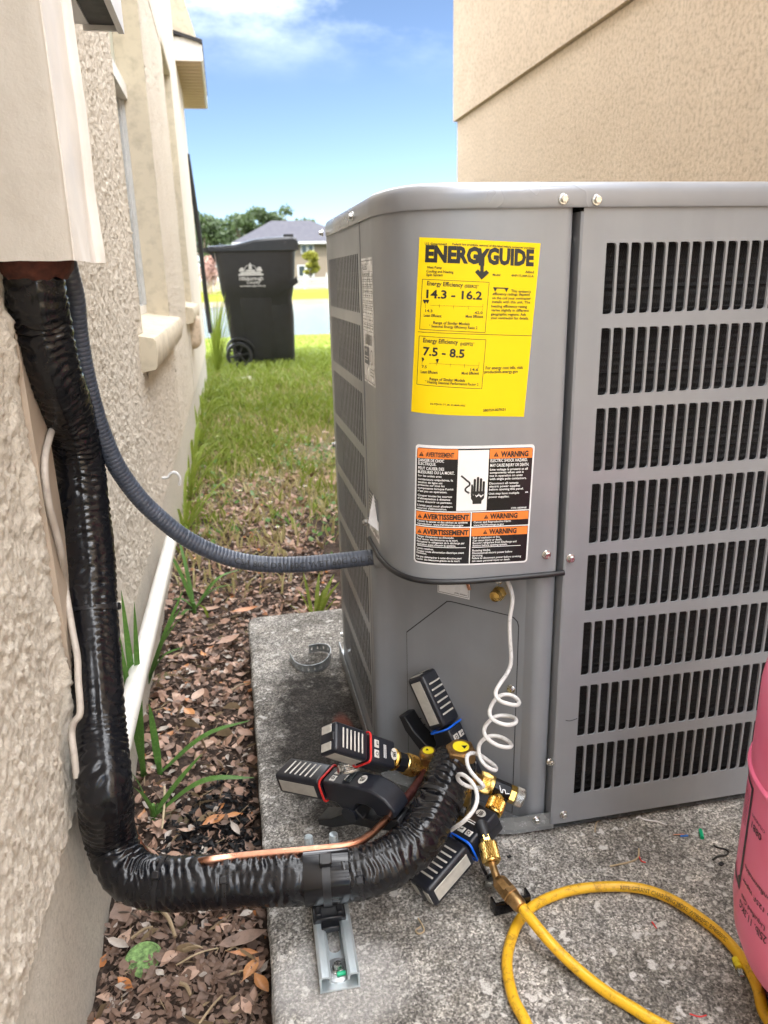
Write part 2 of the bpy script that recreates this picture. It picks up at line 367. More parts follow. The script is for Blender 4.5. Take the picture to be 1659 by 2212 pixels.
def blob(cx, cy, rx, ry):
    dx = t.math('DIVIDE', t.math('SUBTRACT', xyz[0], cx), rx); dy = t.math('DIVIDE', t.math('SUBTRACT', xyz[1], cy), ry)
    d = t.math('ADD', t.math('MULTIPLY', dx, dx), t.math('MULTIPLY', dy, dy))
    return t.ramp(t.math('ADD', d, t.math('MULTIPLY', t.math('SUBTRACT', t.noise(17, 6, .65), .5), 1.6)), [(.30, 1.0), (1.6, 0.0)])
base = t.mix(t.math('MULTIPLY', blob(.11, 1.17, .13, .33), .95), base, t.mix(1.0, base, (.075, .065, .058), 'MULTIPLY'))
base = t.mix(t.math('MULTIPLY', blob(.143, 1.19, .022, .045), .55), base, (.20, .055, .035))
base = t.mix(t.math('MULTIPLY', blob(.06, .67, .10, .075), .35), base, t.ramp(t.noise(300), [(.3, (.42, .41, .40)), (.7, (.72, .71, .70))]))
t.set(base, .9, 0, .25); t.bump(t.math('ADD', t.noise(420, 3), t.math('MULTIPLY', t.noise(70, 5), .8)), .55, .0025); M['concrete'] = t.m
t = NT('soil'); n = t.noise(60, 8, .75)
t.set(t.ramp(n, [(.28, (.014, .011, .010)), (.5, (.055, .038, .030)), (.75, (.17, .115, .085))]), .95, 0, .2); t.bump(t.noise(140, 6, .7), .8, .006); M['soil'] = t.m
t = NT('lawn_soil'); n = t.noise(7, 8, .7)
t.set(t.mix(t.ramp(t.noise(1.1, 5), [(.35, .0), (.65, .8)]), t.ramp(n, [(.3, (.09, .065, .045)), (.7, (.26, .20, .135))]), t.ramp(t.noise(30, 6), [(.3, (.06, .08, .02)), (.7, (.17, .18, .06))])), .95, 0, .2); t.bump(t.noise(50, 6), .5, .01); M['lawn'] = t.m
t = NT('far_lawn'); t.set(t.ramp(t.noise(.8, 7), [(.3, (.085, .105, .006)), (.7, (.13, .13, .010))]), .9, 0, .2); M['farlawn'] = t.m
t = NT('sandy_bank'); t.set(t.ramp(t.noise(.5, 6), [(.3, (.10, .08, .05)), (.7, (.14, .115, .078))]), .9); M['bank'] = t.m
t = NT('pond_water'); t.set((.010, .045, .085), .10, 0, .5); t.bump(t.noise(1.6, 5, .65, t.pos((.5, 1.6, 1))), .8, .12); M['water'] = t.m
def leafm(name, a, b, rough=.55, trans=0.0):
    t = NT(name); oi = t.n.new('ShaderNodeObjectInfo'); rnd = oi.outputs['Random']
    c = t.ramp(rnd, [(0, a), (1, b)]); c = t.mix(t.ramp(t.noise(70, 6, .7), [(.45, 0.0), (.75, .6)]), c, tuple(x*.45 for x in a))
    t.set(c, rough, 0, .4); t.bump(t.noise(160, 4), .3, .0015); return t.m
M['leaf1'] = leafm('dry_leaf_pink', (.36, .215, .15), (.52, .36, .27))
M['leaf2'] = leafm('dry_leaf_orange', (.44, .17, .055), (.56, .27, .11), .4)
M['leaf3'] = leafm('dry_leaf_brown', (.14, .085, .06), (.27, .18, .135))
M['leaf4'] = leafm('dry_leaf_grey', (.34, .29, .25), (.52, .46, .40))
M['straw'] = leafm('straw', (.30, .22, .13), (.48, .38, .24))
M['char'] = plain('black_char', (.006, .006, .007), .6, 0, .5, 200, .4, .8, 400)
def grassm(name, a, b, c=None):
    t = NT(name); n = t.noise(11, 4, .7); n2 = t.noise(230, 2)
    col = t.ramp(n, [(.25, a), (.75, b)])
    col = t.mix(t.ramp(n2, [(.5, 0.0), (.72, .7)]), col, c or tuple(x*1.6 for x in b))
    t.set(col, .5, 0, .35); t.b.inputs['Subsurface Weight'].default_value = 0.0
    tr = t.n.new('ShaderNodeBsdfTranslucent'); t.l.new(col, tr.inputs['Color']); ms = t.n.new('ShaderNodeMixShader'); ms.inputs[0].default_value = .35
    o = t.n['Material Output']; t.l.new(t.b.outputs[0], ms.inputs[1]); t.l.new(tr.outputs[0], ms.inputs[2]); t.l.new(ms.outputs[0], o.inputs[0]); return t.m
M['grass'] = grassm('grass', (.14, .21, .022), (.24, .31, .04), (.36, .36, .10))
M['dry_grass'] = grassm('dry_grass', (.34, .30, .12), (.46, .40, .19), (.50, .46, .26))
M['blade'] = grassm('broad_leaf', (.07, .17, .035), (.12, .25, .05), (.16, .30, .07))
M['moss'] = plain('mossy_green', (.17, .28, .10), .9, 0, .6, 160, .3, .35, 300)
M['foliage'] = grassm('foliage', (.035, .060, .022), (.065, .095, .035), (.085, .12, .045))
M['foliage_y'] = grassm('yellow_foliage', (.14, .17, .02), (.24, .22, .03), (.30, .26, .03))
M['bark'] = plain('bark', (.10, .075, .055), .9, 0, .4, 20)
M['pampas'] = plain('pink_plume', (.42, .26, .21), .9, 0, .2, 20)
M['bin'] = plain('black_bin', (.015, .0155, .018), .42, 0, .2, 14, .5, .05, 300)
M['bin2'] = plain('black_lid', (.016, .017, .021), .24, 0, .2, 14)
M['binprint'] = plain('bin_print', (.50, .50, .50), .6)
M['farwall'] = plain('far_house_wall', (.15, .122, .092), .9, 0, .05)
M['farroof'] = plain('far_house_roof', (.022, .022, .032), .85, 0, .15, 2)
M['farwhite'] = plain('far_white', (.36, .36, .355), .7, 0, .03)
# ------------------------------------------------------------------ printed matter laid on real surfaces
_tx = {}
def text2d(s, bold=0.0):
    key = (s, bold)
    if key in _tx: return _tx[key]
    cu = bpy.data.curves.new('lettering', 'FONT'); cu.body = s; cu.resolution_u = 2; cu.fill_mode = 'FRONT'; cu.offset = bold
    ob = bpy.data.objects.new('lettering', cu); COL.objects.link(ob)
    dg = bpy.context.evaluated_depsgraph_get(); me = bpy.data.meshes.new_from_object(ob.evaluated_get(dg))
    V = np.array([v.co[:2] for v in me.vertices]).reshape(-1, 2); F = [tuple(p.vertices) for p in me.polygons]
    bpy.data.objects.remove(ob); bpy.data.curves.remove(cu); bpy.data.meshes.remove(me)
    _tx[key] = (V, F); return V, F
_H = text2d('H')[0]; CAP = _H[:, 1].max()-_H[:, 1].min()

def homography(src, dst):
    A = []
    for (x, y), (u, v) in zip(src, dst):
        A.append([x, y, 1, 0, 0, 0, -u*x, -u*y]); A.append([0, 0, 0, x, y, 1, -v*x, -v*y])
    h = np.linalg.solve(np.array(A, float), np.array(dst, float).ravel()); return np.r_[h, 1].reshape(3, 3)

class Sheet:
    """a printed label: reading coordinates -> label plane -> surface point with a small lift"""
    def __init__(s, quad, W, H, surf):
        s.H = homography(quad, [(0, H), (W, H), (W, 0), (0, 0)]); s.W = W; s.Hh = H; s.surf = surf; s.L = {}
    def uv(s, P):
        P = np.asarray(P, float).reshape(-1, 2); q = np.c_[P, np.ones(len(P))] @ s.H.T; return q[:, :2]/q[:, 2:]
    def mb(s, layer): return s.L.setdefault(layer, MB())
    def put(s, layer, P, F, lift): s.mb(layer).add(s.surf(s.uv(P), lift), F)
    def quad(s, layer, q, lift, nu=10, nv=3):
        q = np.array(q, float); u = np.linspace(0, 1, nu+1); v = np.linspace(0, 1, nv+1); U, Vv = np.meshgrid(u, v, indexing='ij')
        U = U[..., None]; Vv = Vv[..., None]
        P = (q[0]*(1-U)+q[1]*U)*(1-Vv)+(q[3]*(1-U)+q[2]*U)*Vv
        s.put(layer, P.reshape(-1, 2), [tuple(f)[::-1] for f in gridF(nu+1, nv+1)], lift)
    def rect(s, layer, x0, y0, x1, y1, lift, nu=10, nv=3, sk=0.0):
        s.quad(layer, [(x0, y0), (x1, y0+sk), (x1, y1+sk), (x0, y1)], lift, nu, nv)
    def line(s, layer, a, b, w, lift):
        a = np.array(a, float); b = np.array(b, float); d = unit(b-a); n = np.array([-d[1], d[0]])*w/2
        s.quad(layer, [a-n, b-n, b+n, a+n], lift, max(2, int(np.linalg.norm(b-a)/60)), 1)
    def frame(s, layer, q, w, lift):
        for i in range(4): s.line(layer, q[i], q[(i+1) % 4], w, lift)
    def poly(s, layer, P, lift): s.put(layer, P, [tuple(range(len(P)))[::-1]] if _area(P) > 0 else [tuple(range(len(P)))], lift)
    def text(s, layer, st, a, b, cap, lift, bold=.012, up=None):
        """st from baseline point a to baseline point b (reading px), capital height cap"""
        V, F = text2d(st, bold); a = np.array(a, float); b = np.array(b, float); d = b-a
        x0 = V[:, 0].min(); w = V[:, 0].max()-x0
        if up is None: up = unit(np.array([d[1], -d[0]]))*cap
        P = a+((V[:, :1]-x0)/w)*d+(V[:, 1:2]/CAP)*np.array(up)
        s.put(layer, P, F, lift)
    def textw(s, layer, st, a, cap, wpc, lift, bold=.012, ang=0.0):
        """natural width text: wpc = width per capital height factor"""
        V, F = text2d(st, bold); w = (V[:, 0].max()-V[:, 0].min())/CAP*cap*wpc
        s.text(layer, st, a, (a[0]+w*math.cos(ang), a[1]+w*math.sin(ang)), cap, lift, bold)
    def build(s, base, base_mat, parent, mats, base_name, print_names):
        o = base.build(base_name, base_mat, parent, 30) if base is not None else None
        for k, mb in s.L.items(): mb.build(print_names.get(k, 'lettering'), mats[k], o if o is not None else parent)
        return o
def _area(P):
    P = np.asarray(P, float); x, y = P[:, 0], P[:, 1]; return np.sum(x*np.roll(y, -1)-y*np.roll(x, -1))
# ================================================================== heat pump
XL, YF = .178, .845
ZT = .839
unit_o = empty('heat_pump', (.52, 1.15, 0), 'grey outdoor heat pump with slotted panels and a yellow energy label', 'heat pump')
cpath = catmull([(.178,1.10),(.178,1.02),(.178,.985),(.178,.955),(.1835,.915),(.195,.885),(.2115,.866),(.235,.855),(.265,.849),(.30,.847),(.34,.8455),(.379,.845)], n=12)
cL = np.r_[0, np.cumsum(np.linalg.norm(np.diff(cpath, axis=0), axis=1))]
ct = np.gradient(cpath, axis=0); ct /= np.linalg.norm(ct, axis=1)[:, None]
def corner(sz, lift=0.0):
    sz = np.asarray(sz, float); x = np.interp(sz[:, 0], cL, cpath[:, 0]); y = np.interp(sz[:, 0], cL, cpath[:, 1])
    tx = np.interp(sz[:, 0], cL, ct[:, 0]); ty = np.interp(sz[:, 0], cL, ct[:, 1]); q = np.hypot(tx, ty)
    return np.c_[x+ty/q*lift, y-tx/q*lift, sz[:, 1]]
def strip_sheet(path2, zs, flip=False):
    """vertical sheet over a plan path"""
    path2 = np.asarray(path2, float); zs = np.asarray(zs, float)
    V = np.concatenate([np.repeat(path2, len(zs), 0), np.tile(zs, len(path2))[:, None]], 1)
    F = gridF(len(path2), len(zs)); return V, (F[:, ::-1] if flip else F)
# --- corner panel: flank, big round corner, front, and the folded right edge
s0 = .053
sel = cL >= s0
pp = np.vstack([corner(np.array([[s0, 0]]))[:, :2], cpath[sel], [(.3825, .8458), (.3848, .848), (.3856, .852), (.3856, .90)]])
pp = np.vstack([[(.20, 1.0475), (.1795, 1.0475)], pp])
mb = MB(); zs = np.linspace(.403, ZT+.004, 24)
V, F = strip_sheet(pp, zs); mb.add(V, F)
inn = np.array([(p[0]*.985+.006, p[1]+.002) for p in pp])
Vb = np.vstack([np.c_[pp, np.full(len(pp), .403)], np.c_[inn, np.full(len(pp), .403)]]); k = len(pp)
mb.add(Vb, [(i, i+1, k+i+1, k+i) for i in range(k-1)])
corner_panel = mb.build('corner_panel', M['paint'], unit_o, 40)
# rubber edge trim along the lower edge
ss = np.linspace(.06, cL[-1], 70)
tp = corner(np.c_[ss, np.full(70, .4035)], .0012); tp = np.vstack([tp, [(.388, .8445, .4035), (.3945, .8448, .4035)]])
MB().tube(tp, .0038, 10).build('edge_trim', M['trim'], unit_o, 50)
# --- valve compartment: slanted panel between two rounded posts
VA = np.array([.335, .895]); VE = unit(np.array([-.135, .135]))          # along the slanted panel, to the left
VN = np.array([-VE[1], VE[0]]); VN = VN if VN[1] < 0 else -VN
def vpanel(uz, lift=0.0):
    uz = np.asarray(uz, float); p = VA+uz[:, :1]*VE+lift*VN; return np.c_[p, uz[:, 1]]
mb = MB(); us = np.array([-.03, .06, .157]); V = vpanel(np.array([(u, z) for u in us for z in np.linspace(.012, .42, 12)])); mb.add(V, gridF(3, 12))
mb.build('valve_panel', M['paint'], unit_o)
e0 = VA-.03*VE; e1 = VA+.157*VE
rp = catmull([e0, (.3605, .8675), (.366, .861), (.374, .8575), (.384, .858), (.3905, .862), (.392, .872), (.392, .90)], n=8)
V, F = strip_sheet(rp, np.linspace(.010, .42, 12)); MB().add(V, F).build('right_post', M['paint'], unit_o, 50)
lp = catmull([e1, (.212, 1.0185), (.202, 1.026), (.192, 1.031), (.184, 1.036), (.1795, 1.044), (.1785, 1.054)], n=8)
V, F = strip_sheet(lp, np.linspace(.010, .42, 12)); MB().add(V, F).build('left_post', M['paint'], unit_o, 50)
kp = [(.157, .2625), (.0885, .3277), (.082, .329), (-.006, .3287), (-.013, .327), (-.0185, .3225), (-.0205, .316), (-.0195, .018), (.157, .018)]
for nm, gr, l0, l1, mt in (('knockout_gap', .0011, .0001, .0004, 'dark'), ('knockout_plate', 0, .0001, .0011, 'paint')):
    P = np.array(kp); c = P.mean(0); P = P+np.sign(P-c)*gr; mb = MB(); n = len(P)
    mb.add(np.vstack([vpanel(P, l0), vpanel(P, l1)]), [tuple(range(n, 2*n))]+[(i, (i+1) % n, n+(i+1) % n, n+i) for i in range(n)])
    mb.build(nm, M[mt], unit_o)
# --- interior that shows through gaps
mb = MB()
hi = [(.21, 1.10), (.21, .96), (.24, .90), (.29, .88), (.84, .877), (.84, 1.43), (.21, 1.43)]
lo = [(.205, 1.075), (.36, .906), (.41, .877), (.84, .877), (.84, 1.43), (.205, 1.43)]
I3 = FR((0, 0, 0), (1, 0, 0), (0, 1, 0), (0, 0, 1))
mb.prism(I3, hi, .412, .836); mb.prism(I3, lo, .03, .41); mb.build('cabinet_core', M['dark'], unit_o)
# --- slotted panels
def slot_panel(Ls, zs_rows, u0, u1, z0, z1, conv, first, pitch, w, cols, hrow, depth=.0022):
    """sheet with real slots. conv(u, z, d) -> world, d = depth behind the face"""
    mb = MB()
    def q(pts, fs): mb.add(conv(np.array(pts, float)), fs)
    xe = [u0, first-(pitch-w)/2]+[first-(pitch-w)/2+pitch*(k+1) for k in range(cols)]
    xr = xe[-1]
    # solid bands
    def solid(a, b, c, d):
        if b-a > 1e-6 and d-c > 1e-6: q([(a, c, 0), (b, c, 0), (b, d, 0), (a, d, 0)], [(0, 1, 2, 3)])
    zprev = z0
    for zt in sorted(zs_rows):
        zb = zt-hrow; solid(u0, u1, zprev, zb-.006)
        solid(u0, xe[1], zb-.006, zt+.006); solid(xr, u1, zb-.006, zt+.006); zprev = zt+.006
        for k in range(cols):
            a, b = xe[1]+pitch*k, xe[1]+pitch*(k+1); c, d = zb-.006, zt+.006
            x0 = first+pitch*k; x1 = x0+w; r = .0042; rs = .0010
            loop = []
            for (cx, cz, rr, a0) in ((x0+rs, zb+rs, rs, 180), (x1-r, zb+r, r, 270), (x1-r, zt-r, r, 0), (x0+rs, zt-rs, rs, 90)):
                for j in range(4):
                    t_ = math.radians(a0+30*j); loop.append((cx+rr*math.cos(t_), cz+rr*math.sin(t_)))
            V = [(a, c, 0), (b, c, 0), (b, d, 0), (a, d, 0)]+[(x, z, 0) for x, z in loop]+[(x+(.0008 if x < (x0+x1)/2 else -.0008), z, depth) for x, z in loop]
            H = lambda i: 4+(i % 16); D = lambda i: 20+(i % 16)
            fs = [(0, 1, H(6), H(5), H(4), H(3), H(2), H(1)), (1, 2, H(10), H(9), H(8), H(7), H(6)), (2, 3, H(14), H(13), H(12), H(11), H(10)), (3, 0, H(1), H(0), H(15), H(14))]
            fs += [(H(i), H(i+1), D(i+1), D(i)) for i in range(16)]
            q(V, fs)
    solid(u0, u1, zprev, z1)
    return mb
rows = [.8015-.0944*k for k in range(8)]
convF = lambda p: np.c_[p[:, 0], YF+p[:, 2], p[:, 1]]
mb = slot_panel(None, rows, .397, .86, .016, ZT+.003, convF, .4266, .0154, .0124, 27, .0785)
for pth, flip in (([(.3935, .875), (.3935, .849), (.3943, .8462), (.397, .845)], False),):
    V, F = strip_sheet(pth, np.linspace(.016, ZT-.004, 4)); mb.add(V, F)
mb.add([(.3935, .849, .016), (.397, .845, .016), (.86, .845, .016), (.86, .862, .016), (.3935, .862, .016)], [(0, 1, 2, 3, 4)])
mb.build('slotted_front_panel', M['paint'], unit_o, 35)
convL = lambda p: np.c_[XL+p[:, 2], p[:, 0], p[:, 1]]
mb = slot_panel(None, rows, 1.0585, 1.40, .016, ZT+.003, convL, 1.072, .0154, .0112, 20, .0785, depth=.0008)
bk = catmull([(.178, 1.40), (.182, 1.425), (.20, 1.45), (.24, 1.462), (.30, 1.464)], n=5)
V, F = strip_sheet(bk, np.linspace(.016, ZT, 3)); mb.add(V, F)
V, F = strip_sheet([(.205, 1.0555), (.1815, 1.0555), (.1785, 1.0565), (.178, 1.0585)], np.linspace(.016, ZT, 3)); mb.add(V, F)
mb.build('slotted_side_panel', M['paint'], unit_o, 35)
mb = MB(); mb.box((.84, .846, .02), (.862, 1.46, ZT)); mb.box((.30, 1.44, .02), (.85, 1.463, ZT)); mb.build('rear_panel', M['paint'], unit_o)
# --- coil behind the slots with its tube rows
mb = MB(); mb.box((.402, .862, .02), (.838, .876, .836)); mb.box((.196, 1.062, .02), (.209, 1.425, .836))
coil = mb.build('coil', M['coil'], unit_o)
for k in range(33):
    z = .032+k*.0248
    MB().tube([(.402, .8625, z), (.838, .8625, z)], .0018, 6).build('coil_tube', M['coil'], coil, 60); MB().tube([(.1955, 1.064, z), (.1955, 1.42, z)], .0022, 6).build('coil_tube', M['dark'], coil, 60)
# --- base pan
po = [(.174, 1.45), (.174, 1.0), (.1755, .989), (.1805, .9765), (.19, .966), (.292, .8725), (.306, .8615), (.322, .8535), (.345, .8495), (.40, .8485)]
pn = np.array(po); pin = pn+np.array([.0022, .0022]); pin[0, 1] = 1.45; pin[-1, 0] = .40
mb = MB(); V, F = strip_sheet(pn, [.006, .034]); mb.add(V, F); V, F = strip_sheet(pin, [.006, .0335]); mb.add(V, F)
k = len(pn); mb.add(np.vstack([np.c_[pn, np.full(k, .034)], np.c_[pin, np.full(k, .0335)]]), [(i, i+1, k+i+1, k+i) for i in range(k-1)])
fl = [tuple(p) for p in pin]+[(.84, .85), (.84, 1.45)]
mb.add([(x, y, .014) for x, y in fl], [tuple(range(len(fl)))])
mb.add([(x, y, .005) for x, y in fl], [tuple(range(len(fl)))])
mb.build('base_pan', M['galv'], unit_o, 30)
for x, y in ((.25, 1.0), (.80, .90), (.80, 1.38), (.23, 1.38)):
    MB().box((x-.03, y-.03, .0005), (x+.03, y+.03, .0055)).build('foot_pad', M['trim'], unit_o)
# --- lid
plan = [(.178, 1.38), (.178, 1.25)]+[tuple(p) for p in cpath[::3]]+[(.50, .845), (.70, .845), (.80, .846), (.845, .858), (.86, .90), (.862, 1.1), (.862, 1.38), (.85, 1.44), (.80, 1.463), (.5, 1.465), (.26, 1.463), (.20, 1.445)]
plan = np.array(plan); tn = np.roll(plan, -1, 0)-np.roll(plan, 1, 0); tn /= np.linalg.norm(tn, axis=1)[:, None]; nr = np.c_[tn[:, 1], -tn[:, 0]]
mb = MB(); V = []; n = len(plan)
for off, z in ((-.006, ZT+.0025), (.0035, ZT), (.0040, ZT+.0012), (.0040, ZT+.0145), (.0034, ZT+.0190), (.0012, ZT+.0232), (-.0035, ZT+.0262), (-.012, ZT+.0278), (-.04, ZT+.0290)):
    V.append(np.c_[plan+nr*off, np.full(n, z)])
nl = len(V); fs = [(i*n+k, i*n+(k+1) % n, (i+1)*n+(k+1) % n, (i+1)*n+k) for i in range(nl-1) for k in range(n)]+[tuple((nl-1)*n+k for k in range(n))]
mb.add(np.vstack(V), fs); lid = mb.build('lid', M['lid'], unit_o, 50)
# pressed dimple round the lid screws
# --- screws
def screw_mb(p, nrm, sc=1.0):
    fr = frame_z(p, nrm); m = MB()
    m.lathe(fr, [(.0060*sc, -.001), (.0060*sc, .0008*sc), (.0054*sc, .0014*sc), (.0040*sc, .0016*sc)], 18)
    m.lathe(fr, [(.0043*sc, .001*sc), (.0043*sc, .0048*sc), (.0037*sc, .0055*sc)], 6)
    m.lathe(fr, [(.0028*sc, .0054*sc), (.0028*sc, .0058*sc), (.0020*sc, .0058*sc), (.0020*sc, .0052*sc)], 12)
    return m
scr = []
for px, py in ((1217, 430), (1289, 432)): scr.append((onY(px, py, YF-.004), (0, -1, 0)))
scr.append((onX(762, 467, XL-.004), (-1, 0, 0))); scr.append((onX(696, 503, XL-.004), (-1, 0, 0)))
scr += [(onY(1180, 1198, YF), (0, -1, 0)), (onY(1232, 1206, YF), (0, -1, 0)), (onY(1217, 1759, YF), (0, -1, 0)), (onY(1158, 1771, .849), (0, -1, 0))]
scr += [(np.array([.1775, 1.052, onX(788, 1113, XL)[2]]), (-1, 0, 0)), (np.array([.1775, 1.066, onX(782, 1111, XL)[2]]), (-1, 0, 0)), (np.array([.1775, 1.40, .47]), (-1, 0, 0)), (np.array([.1775, 1.40, .075]), (-1, 0, 0))]
scr.append((onP(1105, 1487, (*VA, 0), (*VN, 0))+.0012*np.r_[VN, 0], (*VN, 0)))
scr += [(onX(1188, 1645, .3905), (.3, -1, 0)), (np.array([.3900, .868, onX(1243, 518, .39)[2]]), (-1, -.2, 0))]
for p, nr_ in scr: screw_mb(p, nr_).build('screw', M['steel'], unit_o, 35)
fr = frame_z(onP(1078, 1252, (*VA, 0), (*VN, 0)), (*VN, 0)); mb = MB(); mb.lathe(fr, [(.0062, 0), (.0062, .002), (.005, .0032)], 18)
mb.rbox(fr.at(0, 0, .0033), (.0014, .0105, .0006), 0); mb.build('slotted_screw', M['steel'], unit_o, 35)
fr = frame_z(onP(1080, 1280, (*VA, 0), (*VN, 0)), (*VN, 0)); mb = MB()
mb.lathe(fr, [(.0098, 0), (.0098, .008), (.0088, .0095)], 6); mb.lathe(fr, [(.0082, .0090), (.0082, .014), (.0070, .0172), (.004, .0182)], 24)
mb.build('brass_cap', M['brass'], unit_o, 35)
p = onP(1008, 1245, (*VA, 0), (*VN, 0)); fr = frame_xz(p+.004*np.r_[VN, 0], (.28, -.25, -1.0), np.r_[VN, 0]); mb = MB(); mb.rbox(fr, (.030, .0048, .0016), .0004, 1, (.004, 0, 0)); mb.build('copper_tab', M['copper'], unit_o)
mb = MB(); mb.tube(catmull([onY(1222, 1556, YF-.0004), onY(1232, 1557, YF-.0004), onY(1247, 1552, YF-.0004)]), .00045, 5); mb.build('scratch_mark', M['black'], unit_o)

# ------------------------------------------------------------------ energy label
z4 = lambda x, y: (x, y)
o_uv = np.array([.2322, .6171]); ex = unit([.1370, -.0091]); ey = unit([.0130, .1938])
surfE = lambda uv, lift: corner(o_uv+uv[:, :1]*ex+uv[:, 1:2]*ey, lift)
S = Sheet([(200, 128), (1437, 190), (1258, 1972), (115, 1903)], .1370, .1945, surfE)
base = MB(); u = np.linspace(0, .137, 40); v = np.linspace(0, .1945, 8); U, Vv = np.meshgrid(u, v, indexing='ij')
base.add(surfE(np.c_[U.ravel(), Vv.ravel()], .00035), gridF(40, 8))
LB = .0006; K = 'black'
def T(st, x0, y0, x1, y1, cap, b=.012): b = max(b, .022); S.text(K, st, (x0, y0), (x1, y1), cap, LB, b)
T('U.S. Government', 255, 207, 474, 212, 24, .01); T('Federal law prohibits removal of this label before consumer purchase', 527, 210, 1372, 250, 22, .01)
for st, x0, x1 in (('ENERG', 258, 792), ('GUIDE', 876, 1362)):
    y0 = 372+(x0-258)*.043; y1 = 372+(x1-258)*.043; T(st, x0, y0, x1, y1, 152, .055)
# the Y that becomes an arrow
S.poly(K, [(760, 240), (815, 243), (828, 318), (806, 420), (790, 420), (790, 330)], LB); S.poly(K, [(868, 246), (905, 248), (850, 340), (848, 424), (804, 421), (806, 320)], LB)
S.poly(K, [(806, 320), (848, 320), (840, 500), (806, 500)], LB); S.poly(K, [(752, 487), (783, 458), (822, 500), (820, 566)], LB); S.poly(K, [(820, 566), (818, 500), (868, 466), (898, 496)], LB)
T('Heat Pump', 282, 446, 424, 453, 25); T('Cooling and Heating', 273, 487, 538, 499, 26); T('Split System', 272, 524, 436, 528, 26)
T('Model', 933, 527, 1011, 530, 25); T('Allied', 1273, 499, 1364, 502, 26); T('4HP17L30P-51A', 1125, 535, 1363, 545, 24)
S.frame(K, [(234, 556), (898, 592), (856, 1103), (206, 1064)], 5, LB); S.line(K, (188, 1091), (1340, 1147), 5, LB); S.frame(K, [(203, 1133), (865, 1176), (823, 1671), (179, 1622)], 5, LB)
T('Energy Efficiency', 278, 618, 632, 640, 43, .02); T('(SEER2)*', 649, 644, 792, 650, 30, .015)
T('14.3 - 16.2', 272, 746, 824, 768, 80, .03)
T('14.3', 262, 890, 334, 892, 26, .02); T('42.0', 748, 913, 832, 914, 26, .02); T('Least Efficient', 248, 936, 423, 945, 28, .015); T('Most Efficient', 659, 949, 837, 955, 28, .015)
T('Range of Similar Models', 342, 1010, 700, 1027, 28, .015); T('* Seasonal Energy Efficiency Ratio 2', 300, 1043, 778, 1067, 26, .015)
S.line(K, (310, 821), (830, 842), 2.5, LB)
for x, y in ((402, 828), (541, 842), (687, 848)): S.line(K, (x, y-16), (x-1, y+18), 3, LB)
S.line(K, (266, 778), (264, 850), 3, LB); S.line(K, (834, 812), (831, 880), 3, LB)
S.poly(K, [(239, 764), (302, 767), (300, 778), (286, 808), (272, 784), (256, 806), (240, 776)], LB)
T('Energy Efficiency', 242, 1196, 585, 1218, 43, .02); T('(HSPF2)*', 607, 1230, 750, 1234, 30, .015); T('7.5 - 8.5', 240, 1325, 648, 1354, 80, .03)
S.poly(K, [(227, 1350), (400, 1364), (399, 1376), (230, 1362)], LB); S.poly(K, [(227, 1350), (256, 1366), (238, 1394)], LB); S.poly(K, [(366, 1370), (400, 1364), (386, 1408)], LB)
S.line(K, (300, 1406), (790, 1436), 2.5, LB)
for x, y in ((375, 1412), (511, 1428), (650, 1438)): S.line(K, (x, y-18), (x-1, y+18), 3, LB)
S.line(K, (234, 1380), (232, 1440), 3, LB); S.line(K, (796, 1402), (790, 1466), 3, LB)
T('7.5', 230, 1456, 280, 1458, 26, .02); T('14.6', 708, 1488, 787, 1490, 26, .02); T('Least Efficient', 220, 1508, 388, 1513, 28, .015); T('Most Efficient', 621, 1522, 796, 1528, 28, .015)
T('Range of Similar Models', 307, 1577, 654, 1597, 28, .015); T('* Heating Seasonal Performance Factor 2', 262, 1606, 789, 1639, 26, .015)
S.poly(K, [(938, 642), (1098, 650), (1097, 662), (940, 655)], LB); S.poly(K, [(938, 642), (980, 655), (958, 692)], LB); S.poly(K, [(1058, 656), (1098, 650), (1076, 698)], LB)
for k, (st, x0, x1) in enumerate((("This system's", 1123, 1330), ('efficiency ratings depend', 932, 1318), ('on the coil your contractor', 928, 1333), ('installs with this unit. The', 926, 1324), ('heating efficiency rating', 920, 1290), ('varies slightly in different', 918, 1310), ('geographic regions. Ask', 915, 1282), ('your contractor for details.', 912, 1308))):
    y = (697, 725, 766, 806, 850, 890, 931, 970)[k]; T(st, x0, y-2, x1, y+9, 27, .012)
T('For energy cost info. visit', 862, 1477, 1246, 1483, 30, .012); T('productinfo.energy.gov', 850, 1516, 1196, 1522, 29, .012)
T('EG-97J0101-TT_M1 01-MAR-2022', 315, 1822, 658, 1843, 17, .02); T('580759-007K01', 838, 1902, 1066, 1902, 25, .01)
S.build(base, M['yellow'], unit_o, {K: M['black']}, 'energy_label', {})

# ------------------------------------------------------------------ shock warning label (reading px of its own)
W_, H_ = .1460, .1515
o2 = np.array([.2333, .4270]); ex2 = unit([.1458, -.0045]); ey2 = np.array([-ex2[1], ex2[0]])
surfW = lambda uv, lift: corner(o2+uv[:, :1]*ex2+uv[:, 1:2]*ey2, lift)
